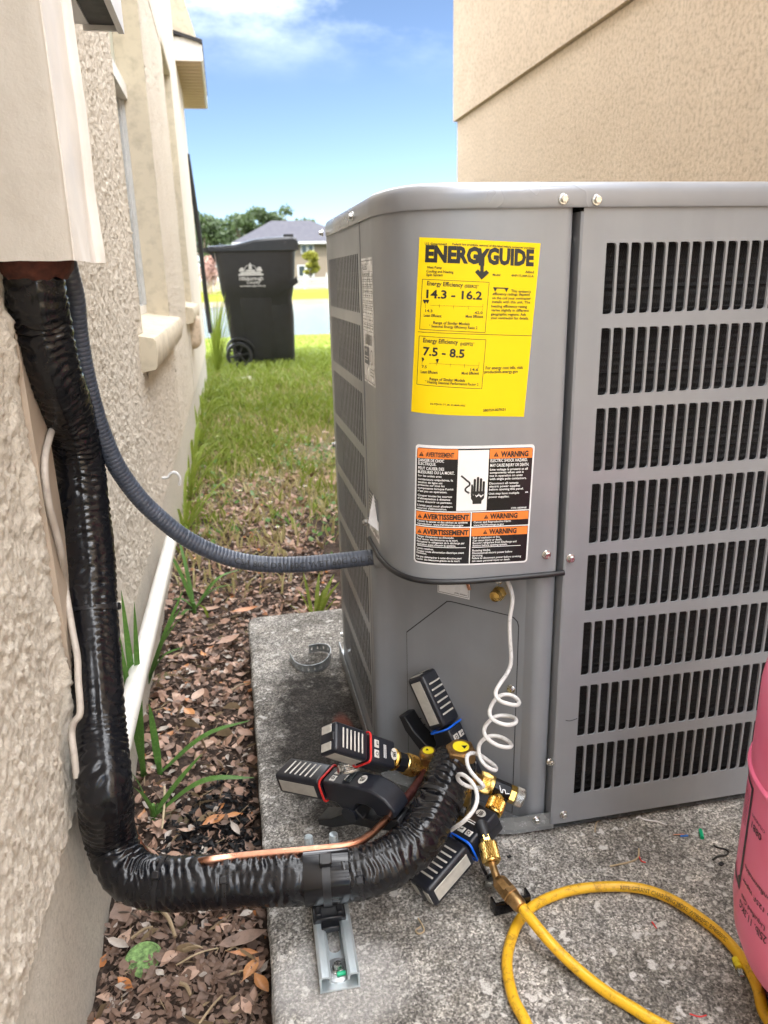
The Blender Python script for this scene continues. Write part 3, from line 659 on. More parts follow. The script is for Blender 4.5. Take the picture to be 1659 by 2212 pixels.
# reading grid: 1000 wide, 1038 high
S = Sheet([(0, 0), (1000, 0), (1000, 1038), (0, 1038)], W_, H_, surfW)
def rrect(x0, y0, x1, y1, r, n=5):
    out = []
    for cx, cy, a0 in ((x1-r, y0+r, -90), (x1-r, y1-r, 0), (x0+r, y1-r, 90), (x0+r, y0+r, 180)):
        for j in range(n+1): a = math.radians(a0+90*j/n); out.append((cx+r*math.cos(a), cy+r*math.sin(a)))
    return out
def rsheet(sheet, layer, x0, y0, x1, y1, r, lift, nu=36):
    """rounded rectangle made of vertical slices so that it follows a curved face"""
    xs = np.unique(np.r_[np.linspace(x0, x1, nu+1), x0+r*(1-np.cos(np.linspace(0, math.pi/2, 6))), x1-r*(1-np.cos(np.linspace(0, math.pi/2, 6)))])
    d = np.maximum(0, np.maximum(x0+r-xs, xs-(x1-r))); c = r-np.sqrt(np.maximum(0, r*r-d*d))
    P = np.vstack([np.c_[xs, y0+c], np.c_[xs, y1-c]]); k = len(xs)
    sheet.put(layer, P, [(i, i+1, k+i+1, k+i) for i in range(k-1)], lift)
rsheet(S, 'w0', 0, 0, 1000, 1038, 30, .0003); base = S.L.pop('w0')
rsheet(S, 'k0', 14, 24, 986, 1024, 22, .00045)
W2 = .0006; W3 = .00075
S.rect('w', 14, 558, 986, 567, W2, 20, 1); S.rect('w', 14, 693, 986, 702, W2, 20, 1); S.rect('w', 479, 567, 488, 1024, W2, 1, 6)
S.rect('w', 355, 36, 612, 552, W2, 8, 6)
S.rect('w', 30, 876, 448, 881, W2, 10, 1); S.rect('w', 502, 876, 930, 881, W2, 10, 1)
for k_, (x0, y0, x1, y1) in enumerate(((18, 29, 352, 112), (618, 29, 982, 112), (18, 572, 474, 643), (492, 572, 982, 643), (18, 707, 474, 778), (492, 707, 982, 778))): S.rect('o%d_' % k_, x0, y0, x1, y1, W2, 12, 2)
def tri(x, y, s):
    S.poly('k', [(x, y), (x+s, y), (x+s/2, y-s*.9)], W3); S.rect('o2', x+s*.46, y-s*.62, x+s*.54, y-s*.25, .0009, 1, 1); S.rect('o2', x+s*.46, y-s*.18, x+s*.54, y-s*.1, .0009, 1, 1)
def TW(layer, st, x0, x1, y, cap, b=.012): S.text(layer, st, (x0, y), (x1, y), cap, W3, b)
tri(34, 95, 40); TW('k', 'AVERTISSEMENT', 92, 322, 97, 38, .03); tri(650, 95, 44); TW('k', 'WARNING', 712, 948, 98, 44, .045)
tri(32, 628, 38); TW('k', 'AVERTISSEMENT', 80, 466, 630, 42, .045); tri(592, 626, 40); TW('k', 'WARNING', 646, 886, 628, 42, .045)
tri(32, 763, 38); TW('k', 'AVERTISSEMENT', 80, 466, 765, 42, .045); tri(590, 761, 40); TW('k', 'WARNING', 644, 886, 763, 42, .045)
for st, x1, y, cap in (('DANGER DE CHOC', 232, 140, 24), ('ÉLECTRIQUE.', 172, 170, 24), ('PEUT CAUSER DES', 236, 208, 24), ('BLESSURES OU LA MORT.', 318, 240, 24), ('Sur les unités avec', 218, 268, 17), ('contacteurs unipolaires, la', 308, 298, 17), ('tension de ligne est', 226, 324, 17), ('présente sur tous les', 244, 348, 17), ('composants lorsque l\'unité', 314, 374, 17), ('n\'est pas en opération.', 266, 400, 17), ('Couper toutes les sources', 306, 438, 17), ('d\'alimentation à distance', 292, 464, 17), ('avant d\'ouvrir ce panneau.', 308, 490, 17), ('L\'unité peut avoir plusieurs', 312, 524, 17), ('sources d\'alimentation.', 268, 548, 17)):
    TW('w', st, 28, 28+(x1-28)*1.04, y, cap, .016)
for st, x1, y, cap in (('ELECTRIC SHOCK HAZARD.', 944, 140, 25), ('MAY CAUSE INJURY OR DEATH.', 958, 180, 25), ('Line voltage is present at all', 950, 212, 18), ('components when unit is', 916, 238, 18), ('not in operation on units', 908, 265, 18), ('with single pole contactors.', 944, 292, 18), ('Disconnect all remote', 876, 330, 18), ('electric power supplies', 892, 356, 18), ('before opening this panel.', 924, 382, 18), ('Unit may have multiple', 888, 418, 18), ('power supplies.', 804, 446, 18)):
    TW('w', st, 626, x1, y, cap, .016)
TW('w', 'ETIPR 100399-05', 826, 960, 548, 13, .03); TW('w', '23B', 940, 966, 412, 10, .03)
for st, x0, x1, y in (('Causer le cancer et des sévices au système', 28, 454, 662), ('reproducteur. www.P65Warnings.ca.gov', 28, 420, 686), ('Cancer and Reproductive Harm', 506, 830, 662), ('www.P65Warnings.ca.gov', 506, 770, 688), ("Danger d'explosion ou d'incendie.", 28, 346, 798), ('Peut causer des blessures ou la mort.', 28, 380, 822), ('Récupérer le réfrigérant de la décharge par', 28, 436, 846), ("aspiration avant d'ouvrir le système.", 28, 364, 869), ('Risk of explosion or fire.', 506, 744, 800), ('Can cause injury or death.', 506, 762, 824), ('Recover refrigerant from Discharge and', 506, 890, 847), ('Suction before opening system.', 506, 812, 869), ('Lames rotatives.', 28, 178, 908), ('Couper toute alimentation électrique avant', 28, 434, 932), ("l'entretien.", 28, 120, 952), ('Ne pas obtempérer à cette directive peut', 28, 416, 982), ('causer des blessures graves ou la mort.', 28, 404, 1006), ('Rotating blades.', 506, 666, 914), ('Disconnect all electric power before', 506, 858, 938), ('servicing.', 506, 600, 960), ('Failure to disconnect power before servicing', 506, 940, 984), ('can cause personal injury or death.', 506, 844, 1008)):
    TW('w', st, x0, x1, y, 17, .016)
# hand, cable and spark
S.poly('k', [(472, 325), (484, 325), (490, 345), (490, 420), (478, 430), (472, 420)], W3)
for x, y in ((500, 278), (526, 262), (552, 274), (577, 300)):
    S.quad('k', [(x-9, y+8), (x+11, y+8), (x+11, 415), (x-9, 415)], W3, 1, 2); S.poly('k', [(x-9, y+8), (x-5, y), (x+6, y), (x+11, y+8)], W3)
S.poly('k', [(472, 385), (588, 385), (590, 400), (560, 424), (540, 404), (520, 424), (500, 404), (472, 398)], W3)
S.poly('k', [(474, 424), (506, 414), (520, 436), (542, 420), (558, 440), (588, 412), (586, 446), (566, 468), (564, 494), (490, 494), (488, 468), (474, 446)], W3)
cv = catmull([(385, 250), (410, 270), (435, 292), (455, 308), (458, 330), (440, 345), (425, 362), (428, 380), (452, 396)], n=5)
for i in range(len(cv)-1): S.line('k', cv[i], cv[i+1]+(cv[i+1]-cv[i])*.25, 15, W3)
for a in ((455, 385), (468, 398), (452, 408)): S.line('k', (448, 396), a, 5, W3)
S.build(base, M['label_white'], unit_o, {'k0': M['label_black'], 'w': M['white'], 'o2': M['orange'], 'k': M['black'], **{'o%d_' % i: M['orange'] for i in range(6)}}, 'warning_label', {'k0': 'black_field', 'o2': 'orange_mark', **{'o%d_' % i: 'orange_banner' for i in range(6)}})

# ------------------------------------------------------------------ rating plate and part label on the flank, note in the compartment
surfN = lambda uv, lift: corner(np.array([.056, .634])+uv, lift)
S = Sheet([(0, 0), (100, 0), (100, 190), (0, 190)], .083, .160, surfN)
base = MB(); u = np.linspace(0, .083, 12); v = np.linspace(0, .160, 3); U, Vv = np.meshgrid(u, v, indexing='ij'); base.add(surfN(np.c_[U.ravel(), Vv.ravel()], .0003), gridF(12, 3))
S.frame('k', [(3, 4), (97, 4), (97, 186), (3, 186)], 1.0, .0005)
for y in (20, 27, 34, 44, 51, 58, 66, 76, 86, 96, 108): S.line('k', (3, y), (97, y), .6, .0005)
S.text('k', 'ALLIED', (8, 17), (52, 17), 9, .0005, .0); S.text('k', 'M/N 4HP17L30P-51A', (8, 26), (70, 26), 4.4, .0005, .02)
r_ = random.Random(4)
for y in (32.5, 40, 43, 49.5, 56, 64, 71, 74, 82, 92, 100, 104):
    x = 8
    while x < 90:
        w = r_.uniform(3, 9); S.line('k', (x, y-1.2), (min(92, x+w), y-1.2), 1.7, .0005); x += w+r_.uniform(1.5, 8)
x = 22
while x < 76: w = r_.uniform(.5, 2.2); S.line('k', (x, 113), (x, 129), w, .0005); x += w+r_.uniform(.8, 2)
S.rect('g', 8, 133, 50, 160, .0005, 3, 2); S.text('w', 'AHRI', (12, 141), (34, 141), 5, .0007); S.line('w', (12, 148), (44, 148), 1.2, .0007); S.line('w', (12, 153), (38, 153), 1.2, .0007)
for k in range(14):
    a = 2*math.pi*k/14; b_ = 2*math.pi*(k+1)/14; S.line('k', (72+9*math.cos(a), 147+11*math.sin(a)), (72+9*math.cos(b_), 147+11*math.sin(b_)), 1.6, .0005)
for y in (165, 170, 175): S.line('k', (56, y), (90, y), 1.1, .0005)
S.build(base, M['label_white'], unit_o, {'k': M['black'], 'g': M['conduit'], 'w': M['white']}, 'rating_plate', {'g': 'grey_field'})
surfP = lambda uv, lift: corner(np.array([.062, .421])+uv, lift)
S = Sheet([(0, 0), (100, 0), (100, 85), (0, 85)], .076, .062, surfP)
base = MB(); u = np.linspace(0, .076, 10); v = np.linspace(0, .062, 3); U, Vv = np.meshgrid(u, v, indexing='ij'); base.add(surfP(np.c_[U.ravel(), Vv.ravel()], .0003), gridF(10, 3))
S.rect('g', 0, 0, 100, 42, .0005, 8, 2)
for y in (8, 15, 22, 29, 36): S.line('w', (8, y), (70, y), 1.5, .0007)
S.text('k', '10338G-04', (45, 64), (92, 64), 7, .0005); S.text('k', 'A25G200', (45, 78), (88, 78), 7, .0005)
o = S.build(base, M['label_white'], unit_o, {'k': M['black'], 'g': M['conduit'], 'w': M['white']}, 'part_label', {'g': 'grey_field'})
fl = MB(); fl.add(np.vstack([corner(np.array([[.100, .483], [.138, .440], [.120, .462]]), .0008), corner(np.array([[.118, .447]]), .012)]), [(0, 2, 3), (2, 1, 3)]); fl.build('peeled_corner', M['label_white'], o)
fl = None
surfO = lambda uv, lift: vpanel(np.c_[.1045-uv[:, 0], .339+uv[:, 1]], lift)
S = Sheet([(0, 0), (100, 0), (100, 140), (0, 140)], .0512, .072, surfO)
base = MB(); base.add(surfO(np.array([(0, 0), (.0512, 0), (.0512, .072), (0, .072)]), .0004), [(0, 1, 2, 3)])
S.frame('k', [(4, 4), (96, 4), (96, 136), (4, 136)], 1.2, .0006); S.text('k', 'ONLY.', (30, 96), (68, 96), 13, .0006, .01); S.text('k', 'ETIPR 103024-01', (54, 132), (92, 132), 4, .0006, .02)
S.build(base, M['label_white'], unit_o, {'k': M['black']}, 'notice_label', {})
# ================================================================== ground, pad, water
SOIL = -.088
def soil_z(x, y): return SOIL+.012*fbm(np.asarray(x)*14, np.asarray(y)*14, 4, 3)+.008*vnoise(np.asarray(x)*45, np.asarray(y)*45, 8)
xs = np.r_[np.linspace(-.26, .22, 100), np.linspace(.23, 1.9, 60)]; ys = np.linspace(.15, 3.2, 500); X, Y = np.meshgrid(xs, ys, indexing='ij')
link('soil_bed', np.c_[X.ravel(), Y.ravel(), (soil_z(X, Y)-.03*np.clip((Y-2.7)/.4, 0, 1)).ravel()], gridF(160, 500), M['soil'], None, 180, kind='structure')
def lawn_z(x, y):
    y = np.asarray(y, float); base = np.where(y < 8.8, -.098, -.098-(y-8.8)*.0585)
    return base+.018*fbm(np.asarray(x)*1.6, y*1.6, 3, 5)*np.clip((y-2.6)/1.5, 0, 1)
xs = np.r_[np.linspace(-40, -1, 14), np.linspace(-.6, 3, 40), np.linspace(3.4, 60, 18)]; ys = np.r_[np.linspace(-4, 1.5, 8), np.linspace(1.7, 10, 80), np.linspace(10.5, 38, 30)]
X, Y = np.meshgrid(xs, ys, indexing='ij'); link('lawn', np.c_[X.ravel(), Y.ravel(), lawn_z(X, Y).ravel()], gridF(len(xs), len(ys)), M['lawn'], None, 180, kind='structure')
MB().add([(-300, 25, -1.62), (300, 25, -1.62), (300, 90, -1.62), (-300, 90, -1.62)], [(0, 1, 2, 3)]).build('pond', M['water'], None, kind='structure')
bp = [(77.5, -1.75), (78.6, -1.45), (80, -1.2)]; mb = MB()
for (y0, z0), (y1, z1) in zip(bp[:-1], bp[1:]): mb.add([(-300, y0, z0), (300, y0, z0), (300, y1, z1), (-300, y1, z1)], [(0, 1, 2, 3)])
mb.build('sandy_bank', M['bank'], None, kind='structure')
mb = MB(); bp = [(80, -1.2), (82, -.55), (85, -.28), (100, -.2), (1800, 0)]
for (y0, z0), (y1, z1) in zip(bp[:-1], bp[1:]): mb.add([(-900, y0, z0), (900, y0, z0), (900, y1, z1), (-900, y1, z1)], [(0, 1, 2, 3)])
mb.build('far_ground', M['farlawn'], None, kind='structure')
MB().add([(-900, -900, -3.2), (900, -900, -3.2), (900, 1800, -3.2), (-900, 1800, -3.2)], [(0, 1, 2, 3)]).build('terrain', M['lawn'], None, kind='structure')
# concrete pad with worn edges
out = []
for k in range(130): out.append((-.013, -.5+k*.0168))
for j in range(8): a = math.radians(180-90*j/7); out.append((-.013+.028+.028*math.cos(a), 1.672+.028*math.sin(a)))
out += [(x, 1.70) for x in np.linspace(.04, 1.55, 60)]+[(1.55, -.5)]
out = np.array(out); n = len(out); c = np.array([.6, .6]); rr = 0
j1 = .0028*fbm(out[:, 1]*30, out[:, 0]*30, 4, 21); nin = np.zeros_like(out); nin[:, 0] = np.where(out[:, 0] < .02, 1, np.where(out[:, 0] > 1.5, -1, 0)); nin[:, 1] = np.where(out[:, 1] > 1.66, -1, 0)
V = []
for off, z in ((.004, -.16), (.001, -.03), (0, -.010), (.002, -.0045), (.006, -.0012), (.012, 0)):
    jj = j1*(1 if z > -.1 else .3)+.0012*vnoise(out[:, 1]*110, np.full(n, z*900), 4)
    V.append(np.c_[out+nin*(off+jj)[:, None], np.full(n, z)+(.0008*vnoise(out[:, 1]*70, out[:, 0]*70, 9) if z > -.02 else 0)])
nl = len(V); fs = [(i*n+k, (i*n+k+1) if k < n-1 else i*n, ((i+1)*n+k+1) if k < n-1 else (i+1)*n, (i+1)*n+k) for i in range(nl-1) for k in range(n)]+[tuple((nl-1)*n+k for k in range(n))]
MB().add(np.vstack(V), fs).build('concrete_pad', M['concrete'], None, 50, kind='structure')

# ================================================================== house on the left
XW = -.225
hs = empty('stucco_house', (-4, 3.5, -.1), 'beige stucco house along the left with recessed windows and sills', 'house')
def relief(y0, y1, z0, z1, st):
    ys = np.arange(y0, y1+st*.5, st); zs = np.arange(z0, z1+st*.5, st); Y, Z = np.meshgrid(ys, zs, indexing='ij')
    r1 = fbm(Y*165, Z*95, 3, 31); r2 = fbm(Y*26, Z*15, 3, 33); kn = fbm(Y*240+r1*.6, Z*140, 2, 35)
    rel = .0030*r1+.0010*r2+.0058*np.clip(kn+.05, 0, 1)**1.5*np.clip(r2+.8, .2, 1)
    rel = rel+np.exp(-((Y-.850)/.018)**2)*(Z < .85)*(.006+.008*np.clip(fbm(Y*40, Z*30, 4, 37)+.3, 0, 1))   # rough broken edge by the channel
    link('wall', np.c_[(XW-.003+rel).ravel(), Y.ravel(), Z.ravel()], gridF(len(ys), len(zs))[:, ::-1], M['stucco'], hs, 180)
relief(.30, 2.141, .165, 1.76, .0026); relief(2.143, 3.181, .165, .598, .0030); relief(3.183, 4.45, .165, 1.9, .0055)
def wallbox(y0, y1, z0, z1, x1=XW, mat='stucco2', nm='wall'): MB().box((XW-.22, y0, z0), (x1, y1, z1)).build(nm, M[mat], hs)
TOPW = 1.95
wallbox(.30, 2.14, 1.762, 5.2); wallbox(-2.5, .298, .165, 5.2)
wallbox(2.142, 3.18, .165, .60, XW-.008); wallbox(2.142, 3.18, TOPW, 5.2); wallbox(3.182, 4.45, .165, 1.9, XW-.008); wallbox(3.182, 4.45, 1.902, 5.2)
wallbox(4.452, 5.2, .165, .60); wallbox(4.452, 5.2, TOPW, 5.2); wallbox(5.202, 7.1, .165, 5.2)
MB().box((XW-.2, -2.5, -.4), (XW-.010, 7.1, .163)).build('foundation', M['foundation'], hs)
MB().box((-9, -2.5, -.3), (XW-.225, 7.1, 5.18)).build('house_core', M['smooth_wall'], hs)
mb = MB(); mb.add([(XW+.30, -2.8, 5.2), (XW+.30, 7.3, 5.2), (-4.6, 7.3, 7.6), (-4.6, -2.8, 7.6), (-9.3, -2.8, 5.2), (-9.3, 7.3, 5.2)], [(0, 1, 2, 3), (3, 2, 5, 4), (0, 3, 4), (1, 5, 2), (0, 4, 5, 1)])
mb.build('roof', M['shingle'], hs)
for i, (y0, y1) in enumerate(((2.142, 3.18), (4.452, 5.2))):
    w = empty('window', (XW-.1, (y0+y1)/2, .6), parent=hs)
    MB().box((XW-.118, y0+.002, .60), (XW-.108, y1-.002, TOPW-.002)).build('backing', M['smooth_wall'], w)
    MB().box((XW-.108, y1-.012, .60), (XW-.002, y1-.001, TOPW-.001)).build('jamb', M['smooth_wall'], w)
    MB().box((XW-.108, y0+.001, .60), (XW-.002, y0+.012, TOPW-.001)).build('jamb', M['smooth_wall'], w)
    MB().box((XW-.108, y0+.013, TOPW-.012), (XW-.002, y1-.013, TOPW-.001)).build('lintel', M['smooth_wall'], w)
    MB().box((XW-.107, y0+.014, 1.45), (XW-.098, y1-.014, TOPW-.014)).build('transom', M['transom'], w)
    MB().box((XW-.1065, y0+.06, .68), (XW-.102, y1-.06, 1.40)).build('pane', M['glass'], w)
    MB().box((XW-.107, y0+.013, 1.40), (XW-.070, y1-.013, 1.449)).build('rail', M['trimwhite'], w); MB().box((XW-.107, y0+.013, .66), (XW-.085, y1-.013, .69)).build('rail', M['trimwhite'], w)
    for yy in (y0+.013, y1-.058):
        mb = MB(); mb.box((XW-.1065, yy, .69), (XW-.094, yy+.045, 1.399)); mb.box((XW-.094, yy+(.028 if yy > (y0+y1)/2 else .003), .692), (XW-.082, yy+(.042 if yy > (y0+y1)/2 else .017), 1.397)); mb.build('frame', M['alu'], w)
    # sill: a sloped ledge with a rough nose
    ny = 40; yy = np.linspace(y0-.11, y1+.02, ny); prof = [(-.33, .600), (-.33, .662), (-.19, .636), (-.1845, .628), (-.1835, .60), (-.1865, .566), (-.192, .558), (XW-.002, .552)]
    V = []
    for k, y in enumerate(yy):
        for (x, z) in prof: V.append((x+.0035*float(mnoise.noise((y*9, z*40, i)))*(x > -.2), y, z+.0025*float(mnoise.noise((y*14, x*30, 3+i)))))
    m = len(prof); fs = [(k*m+j, k*m+(j+1) % m, (k+1)*m+(j+1) % m, (k+1)*m+j) for k in range(ny-1) for j in range(m)]+[tuple(range(m)), tuple((ny-1)*m+j for j in range(m))[::-1]]
    MB().add(V, fs).build('sill', M['smooth_wall'], hs, 40)
# low rear roof return at the far corner
ev = empty('eave', (-.14, 7, 2.2), parent=hs)
MB().box((-3.0, 6.2, 2.25), (-.052, 7.75, 2.262)).build('soffit', M['soffit'], ev)
for k in range(16): MB().box((-.222, 6.22+k*.095, 2.2455), (-.056, 6.228+k*.095, 2.2495)).build('soffit_groove', M['soffit'], ev)
MB().box((-3.0, 6.182, 2.256), (-.050, 6.199, 2.40)).build('fascia', M['trimwhite'], ev)
MB().box((-.050, 6.182, 2.256), (-.036, 7.77, 2.36)).build('fascia', M['trimwhite'], ev)
mb = MB(); mb.add([(-.03, 6.16, 2.362), (-.03, 7.79, 2.362), (-3.0, 7.79, 3.2), (-3.0, 6.16, 3.2), (-.03, 6.16, 2.384), (-.03, 7.79, 2.384), (-3.0, 7.79, 3.222), (-3.0, 6.16, 3.222)], [(0, 1, 2, 3)[::-1], (4, 5, 6, 7), (0, 4, 7, 3), (0, 1, 5, 4), (1, 2, 6, 5)]); mb.build('roof_edge', M['shingle'], ev)
mb = MB(); mb.add([(-.226, 6.199, 2.37), (-.226, 6.199, 3.0), (-.06, 6.199, 2.37)], [(0, 1, 2)]); mb.build('gable_infill', M['smooth_wall'], ev)
# broken wall strip, beige cover strip behind the pipe
MB().box((XW-.002, .868, .13), (XW+.0075, .94, .80)).build('cover_strip', M['channel'], hs)

# black drain pole at the far corner
a = onY(404, 332, 6.95); b = onY(445, 645, 7.2); c = b+np.array([.012, .01, -.30])
mb = MB(); mb.tube(catmull([a, (a+b)/2+np.array([.012, 0, 0]), b, c], n=8), .021, 10); mb.build('drain_pole', M['downspout'], None, 50, label='thin black drain pole fixed at the far corner of the stucco house', cat='pole')
# beige dome fixture
fr = FR(onX(413, 715, XW), (0, 1, 0), (0, 0, 1), (1, 0, 0)); mb = MB(); V, F = rbox_data((.20, .20, .11), .045, 4); mb.add(fr.w(V), F); mb.build('vent_cover', M['stucco_far'], None, 60, label='rounded tan vent cover on the wall under the far window sill', cat='vent cover')
# wire hook
hp = [onX(352, 1032, XW), onX(352, 1032, XW)+np.array([.012, 0, 0])]
q = hp[1]; mb = MB(); mb.tube(catmull([hp[0]-np.array([.01, 0, 0]), q, q+np.array([.012, .0, .012]), q+np.array([.026, 0, .012]), q+np.array([.036, 0, -.004]), q+np.array([.033, 0, -.026])], n=6), .0042, 8)
mb.build('wall_hook', M['wire_white'], None, 60, label='small white hook sticking out of the stucco wall', cat='hook')
# electrical box seen from below
eb = empty('electrical_box', (-.165, 1.1, 1.1), 'white electrical box on the left wall with a dark open underside', 'electrical box')
mb = MB(); mb.box((XW, 1.0, 1.104), (-.152, 1.21, 1.5)); mb.box((XW, 1.0, 1.1), (-.152, 1.208, 1.1035)); mb.build('body', M['boxwhite'], eb)
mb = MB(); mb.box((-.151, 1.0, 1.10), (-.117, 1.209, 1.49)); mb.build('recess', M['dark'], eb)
mb = MB(); mb.box((-.116, .99, 1.092), (-.108, 1.216, 1.5)); mb.box((-.160, 1.2105, 1.094), (-.117, 1.216, 1.5)); mb.build('cover', M['boxwhite'], eb)
# line-set cover
lc = empty('line_set_cover', (-.18, .865, .79), 'beige painted sheet-metal cover boxing the black pipe on the left wall', 'pipe cover')
mb = MB(); V = []
ny = 26; nx = 12
zz = np.linspace(.792, 1.35, 40)
P = catmull([(XW, .808), (-.19, .809), (-.148, .810), (-.1415, .814), (-.140, .82), (-.140, .87), (-.140, .918), (-.1375, .926), (-.130, .927)], n=6)
rough = lambda p, z: .0022*mnoise.noise((p[0]*30, p[1]*30, z*9))+.003*max(0, 1-(z-.79)/.10)*mnoise.noise((p[0]*60, p[1]*60, z*35))
V = []; 
for p in P:
    for z in zz:
        d = rough(p, z); f = max(0, 1-(z-.792)/.02)*.0012
        V.append((p[0]+d+f*(p[1] > .83), p[1]-d-f*(p[1] < .83), z+.0016*mnoise.noise((p[0]*50, p[1]*50, 2))*(z < .80)))
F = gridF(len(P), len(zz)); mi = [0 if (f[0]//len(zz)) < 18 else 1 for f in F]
link('cover_sheet', V, F, [M['cover'], M['cover_lit']], lc, 40, mi=mi)
mb = MB(); mb.box((XW, .814, .797), (-.144, .918, .80)); mb.build('inner_plate', M['foam'], lc)
V = []; n = 60
for k in range(n):
    a = 2*math.pi*k/n; 
    for j, (rr_, z) in enumerate(((.047, .80), (.044, .785), (.035, .776), (.028, .785))):
        q = 1+.16*mnoise.noise((math.cos(a)*3, math.sin(a)*3, j*1.3)); V.append((-.190+rr_*.80*q*math.cos(a), .872+rr_*q*math.sin(a)*1.02, z+.0035*mnoise.noise((math.cos(a)*3, math.sin(a)*3, j+4))))
fs = [(k*4+j, ((k+1) % n)*4+j, ((k+1) % n)*4+j+1, k*4+j+1) for k in range(n) for j in range(3)]
MB().add(V, fs).build('foam_seal', M['foam'], lc, 60)

# ================================================================== neighbour's wall
nh = empty('neighbour_house', (6, 1, -.1), 'tan stucco house wall rising behind the heat pump on the right', 'house')
MB().box((2.0, -6, -.2), (10, 6.76, 1.995)).build('lower_wall', M['stucco_far'], nh)
MB().box((1.972, -6, 2.0), (10, 6.79, 3.35)).build('upper_wall', M['stucco_far'], nh)
mb = MB(); mb.add([(1.7, -6.3, 3.35), (1.7, 7.1, 3.35), (6, 7.1, 4.8), (6, -6.3, 4.8), (10.3, -6.3, 3.35), (10.3, 7.1, 3.35)], [(0, 1, 2, 3), (3, 2, 5, 4), (0, 3, 4), (1, 5, 2), (0, 4, 5, 1)]); mb.build('roof', M['shingle'], nh)

# ================================================================== across the pond
fh = empty('far_house', (6, 100, -.2), 'grey roofed tan house across the pond behind the bin', 'house')
MB().box((1.7, 95, -.25), (15.4, 108, 4.98)).build('wall', M['farwall'], fh)
mb = MB(); mb.add([(1.0, 94.3, 4.98), (16.2, 94.3, 4.98), (16.2, 108.7, 4.98), (1.0, 108.7, 4.98), (6.1, 101, 7.75), (10.9, 101, 7.75)], [(0, 1, 5, 4), (1, 2, 5), (2, 3, 4, 5), (3, 0, 4), (0, 3, 2, 1)]); rf = mb.build('roof', M['farroof'], fh)
MB().box((1.0, 94.25, 4.72), (16.2, 94.31, 4.98)).build('gutter', M['farwhite'], fh)
for x0, x1, z0, z1 in ((8.95, 10.55, 3.6, 5.0), (8.45, 10.45, 1.0, 2.4), (3.2, 4.8, 3.6, 4.65), (3.2, 4.8, 1.0, 2.4)):
    w = MB().box((x0, 94.93, z0), (x1, 94.99, min(z1, 4.7))).build('window', M['farwhite'], fh); xm = (x0+x1)/2
    for a, b in ((x0+.18, xm-.16), (xm+.16, x1-.18)):
        MB().box((a, 94.90, z0+.15), (b, 94.929, min(z1, 4.7)-.15)).build('pane', M['glass'], w)
pf = empty('picket_fence', (6, 85, -.3), 'white picket fence on the far bank of the pond', 'fence')
mb = MB()
for k in range(130):
    x = -6+k*.17; mb.prism(FR((x, 85, -.26), (1, 0, 0), (0, 0, 1), (0, -1, 0)), [(-.04, 0), (.04, 0), (.04, 1.16), (0, 1.25), (-.04, 1.16)], 0, .02)
mb.build('pickets', M['farwhite'], pf, kind='stuff')
for z in (0, .75): MB().box((-6.2, 85.01, z), (16.2, 85.05, z+.09)).build('rail', M['farwhite'], pf)
for k in range(10): MB().box((-6.2+k*2.4, 84.96, -.3), (-6.06+k*2.4, 85.1, 1.36)).build('post', M['farwhite'], pf)

def leaf_cloud(clumps, n, size, seed):
    """many small leaf faces spread through clump volumes"""
    r = np.random.default_rng(seed); V = np.zeros((n*4, 3)); cl = np.array(clumps); w = cl[:, 3]*cl[:, 4]*cl[:, 5]; ci = r.choice(len(cl), n, p=w/w.sum())
    d = r.normal(size=(n, 3)); d /= np.linalg.norm(d, axis=1)[:, None]; rad = r.random(n)**.45
    c = cl[ci, :3]+d*rad[:, None]*cl[ci, 3:6]
    a = r.normal(size=(n, 3)); a /= np.linalg.norm(a, axis=1)[:, None]; b = np.cross(a, r.normal(size=(n, 3))); b /= np.linalg.norm(b, axis=1)[:, None]
    s = size*(.6+.8*r.random(n))[:, None]
    V[0::4] = c-a*s; V[1::4] = c+b*s*.55; V[2::4] = c+a*s; V[3::4] = c-b*s*.55
    return V, np.arange(n*4).reshape(-1, 4)
def tree(name, base, h, rx, label, mat, seed, n=5200, size=.22, trunk=.28, group='trees across the pond', low=.35):
    r = random.Random(seed); base = np.array(base, float); t = empty(name, base, label, 'tree', group)
    top = base+np.array([0, 0, h*low]); mb = MB(); mb.tube(catmull([base-np.array([0, 0, .3]), base+np.array([.15, 0, h*.2]), top], n=6), np.linspace(trunk, trunk*.6, 13), 8)
    cl = []
    for k in range(16):
        a = r.uniform(0, 6.28); q = r.uniform(.15, 1)**.6; zz = r.uniform(.42, .93); wd = rx*(1-.55*abs(zz-.62)/.35)
        p = base+np.array([wd*q*math.cos(a), wd*q*math.sin(a)*.8, h*zz]); s = rx*r.uniform(.22, .42)
        cl.append((*p, s, s, s*.75))
        if k < 9: mb.tube(catmull([top-np.array([0, 0, .4]), (top+p)/2+np.array([0, 0, .3]), p], n=5), np.linspace(trunk*.45, trunk*.12, 11), 6)
    mb.build('trunk', M['bark'], t, 60)
    V, F = leaf_cloud(cl, n, size, seed); link('crown', V, F, M[mat], t)
    return t
for k, (px, py, Y, rx, lb) in enumerate(((432, 478, 104, 3.4, 'dark leafy tree rising right beside the house corner, across the pond'), (470, 472, 118, 3.6, 'leafy tree left of the far house, second from the wall'), (512, 470, 124, 3.8, 'leafy tree behind the left end of the far grey roof'), (556, 462, 128, 3.6, 'tall tree directly behind the peak of the far grey roof'), (608, 458, 130, 3.2, 'thin topped tree right of the far roof peak'), (655, 478, 132, 3.0, 'sparse tree crown above the right slope of the far roof'), (690, 500, 126, 2.6, 'small tree top just left of the heat pump lid'))):
    p = onY(px, py, Y); tree('broadleaf_tree', (p[0], Y, -.2), p[2]*1.13, rx*1.12, lb, 'foliage', 40+k, 2300 if k < 4 else 900, .30)
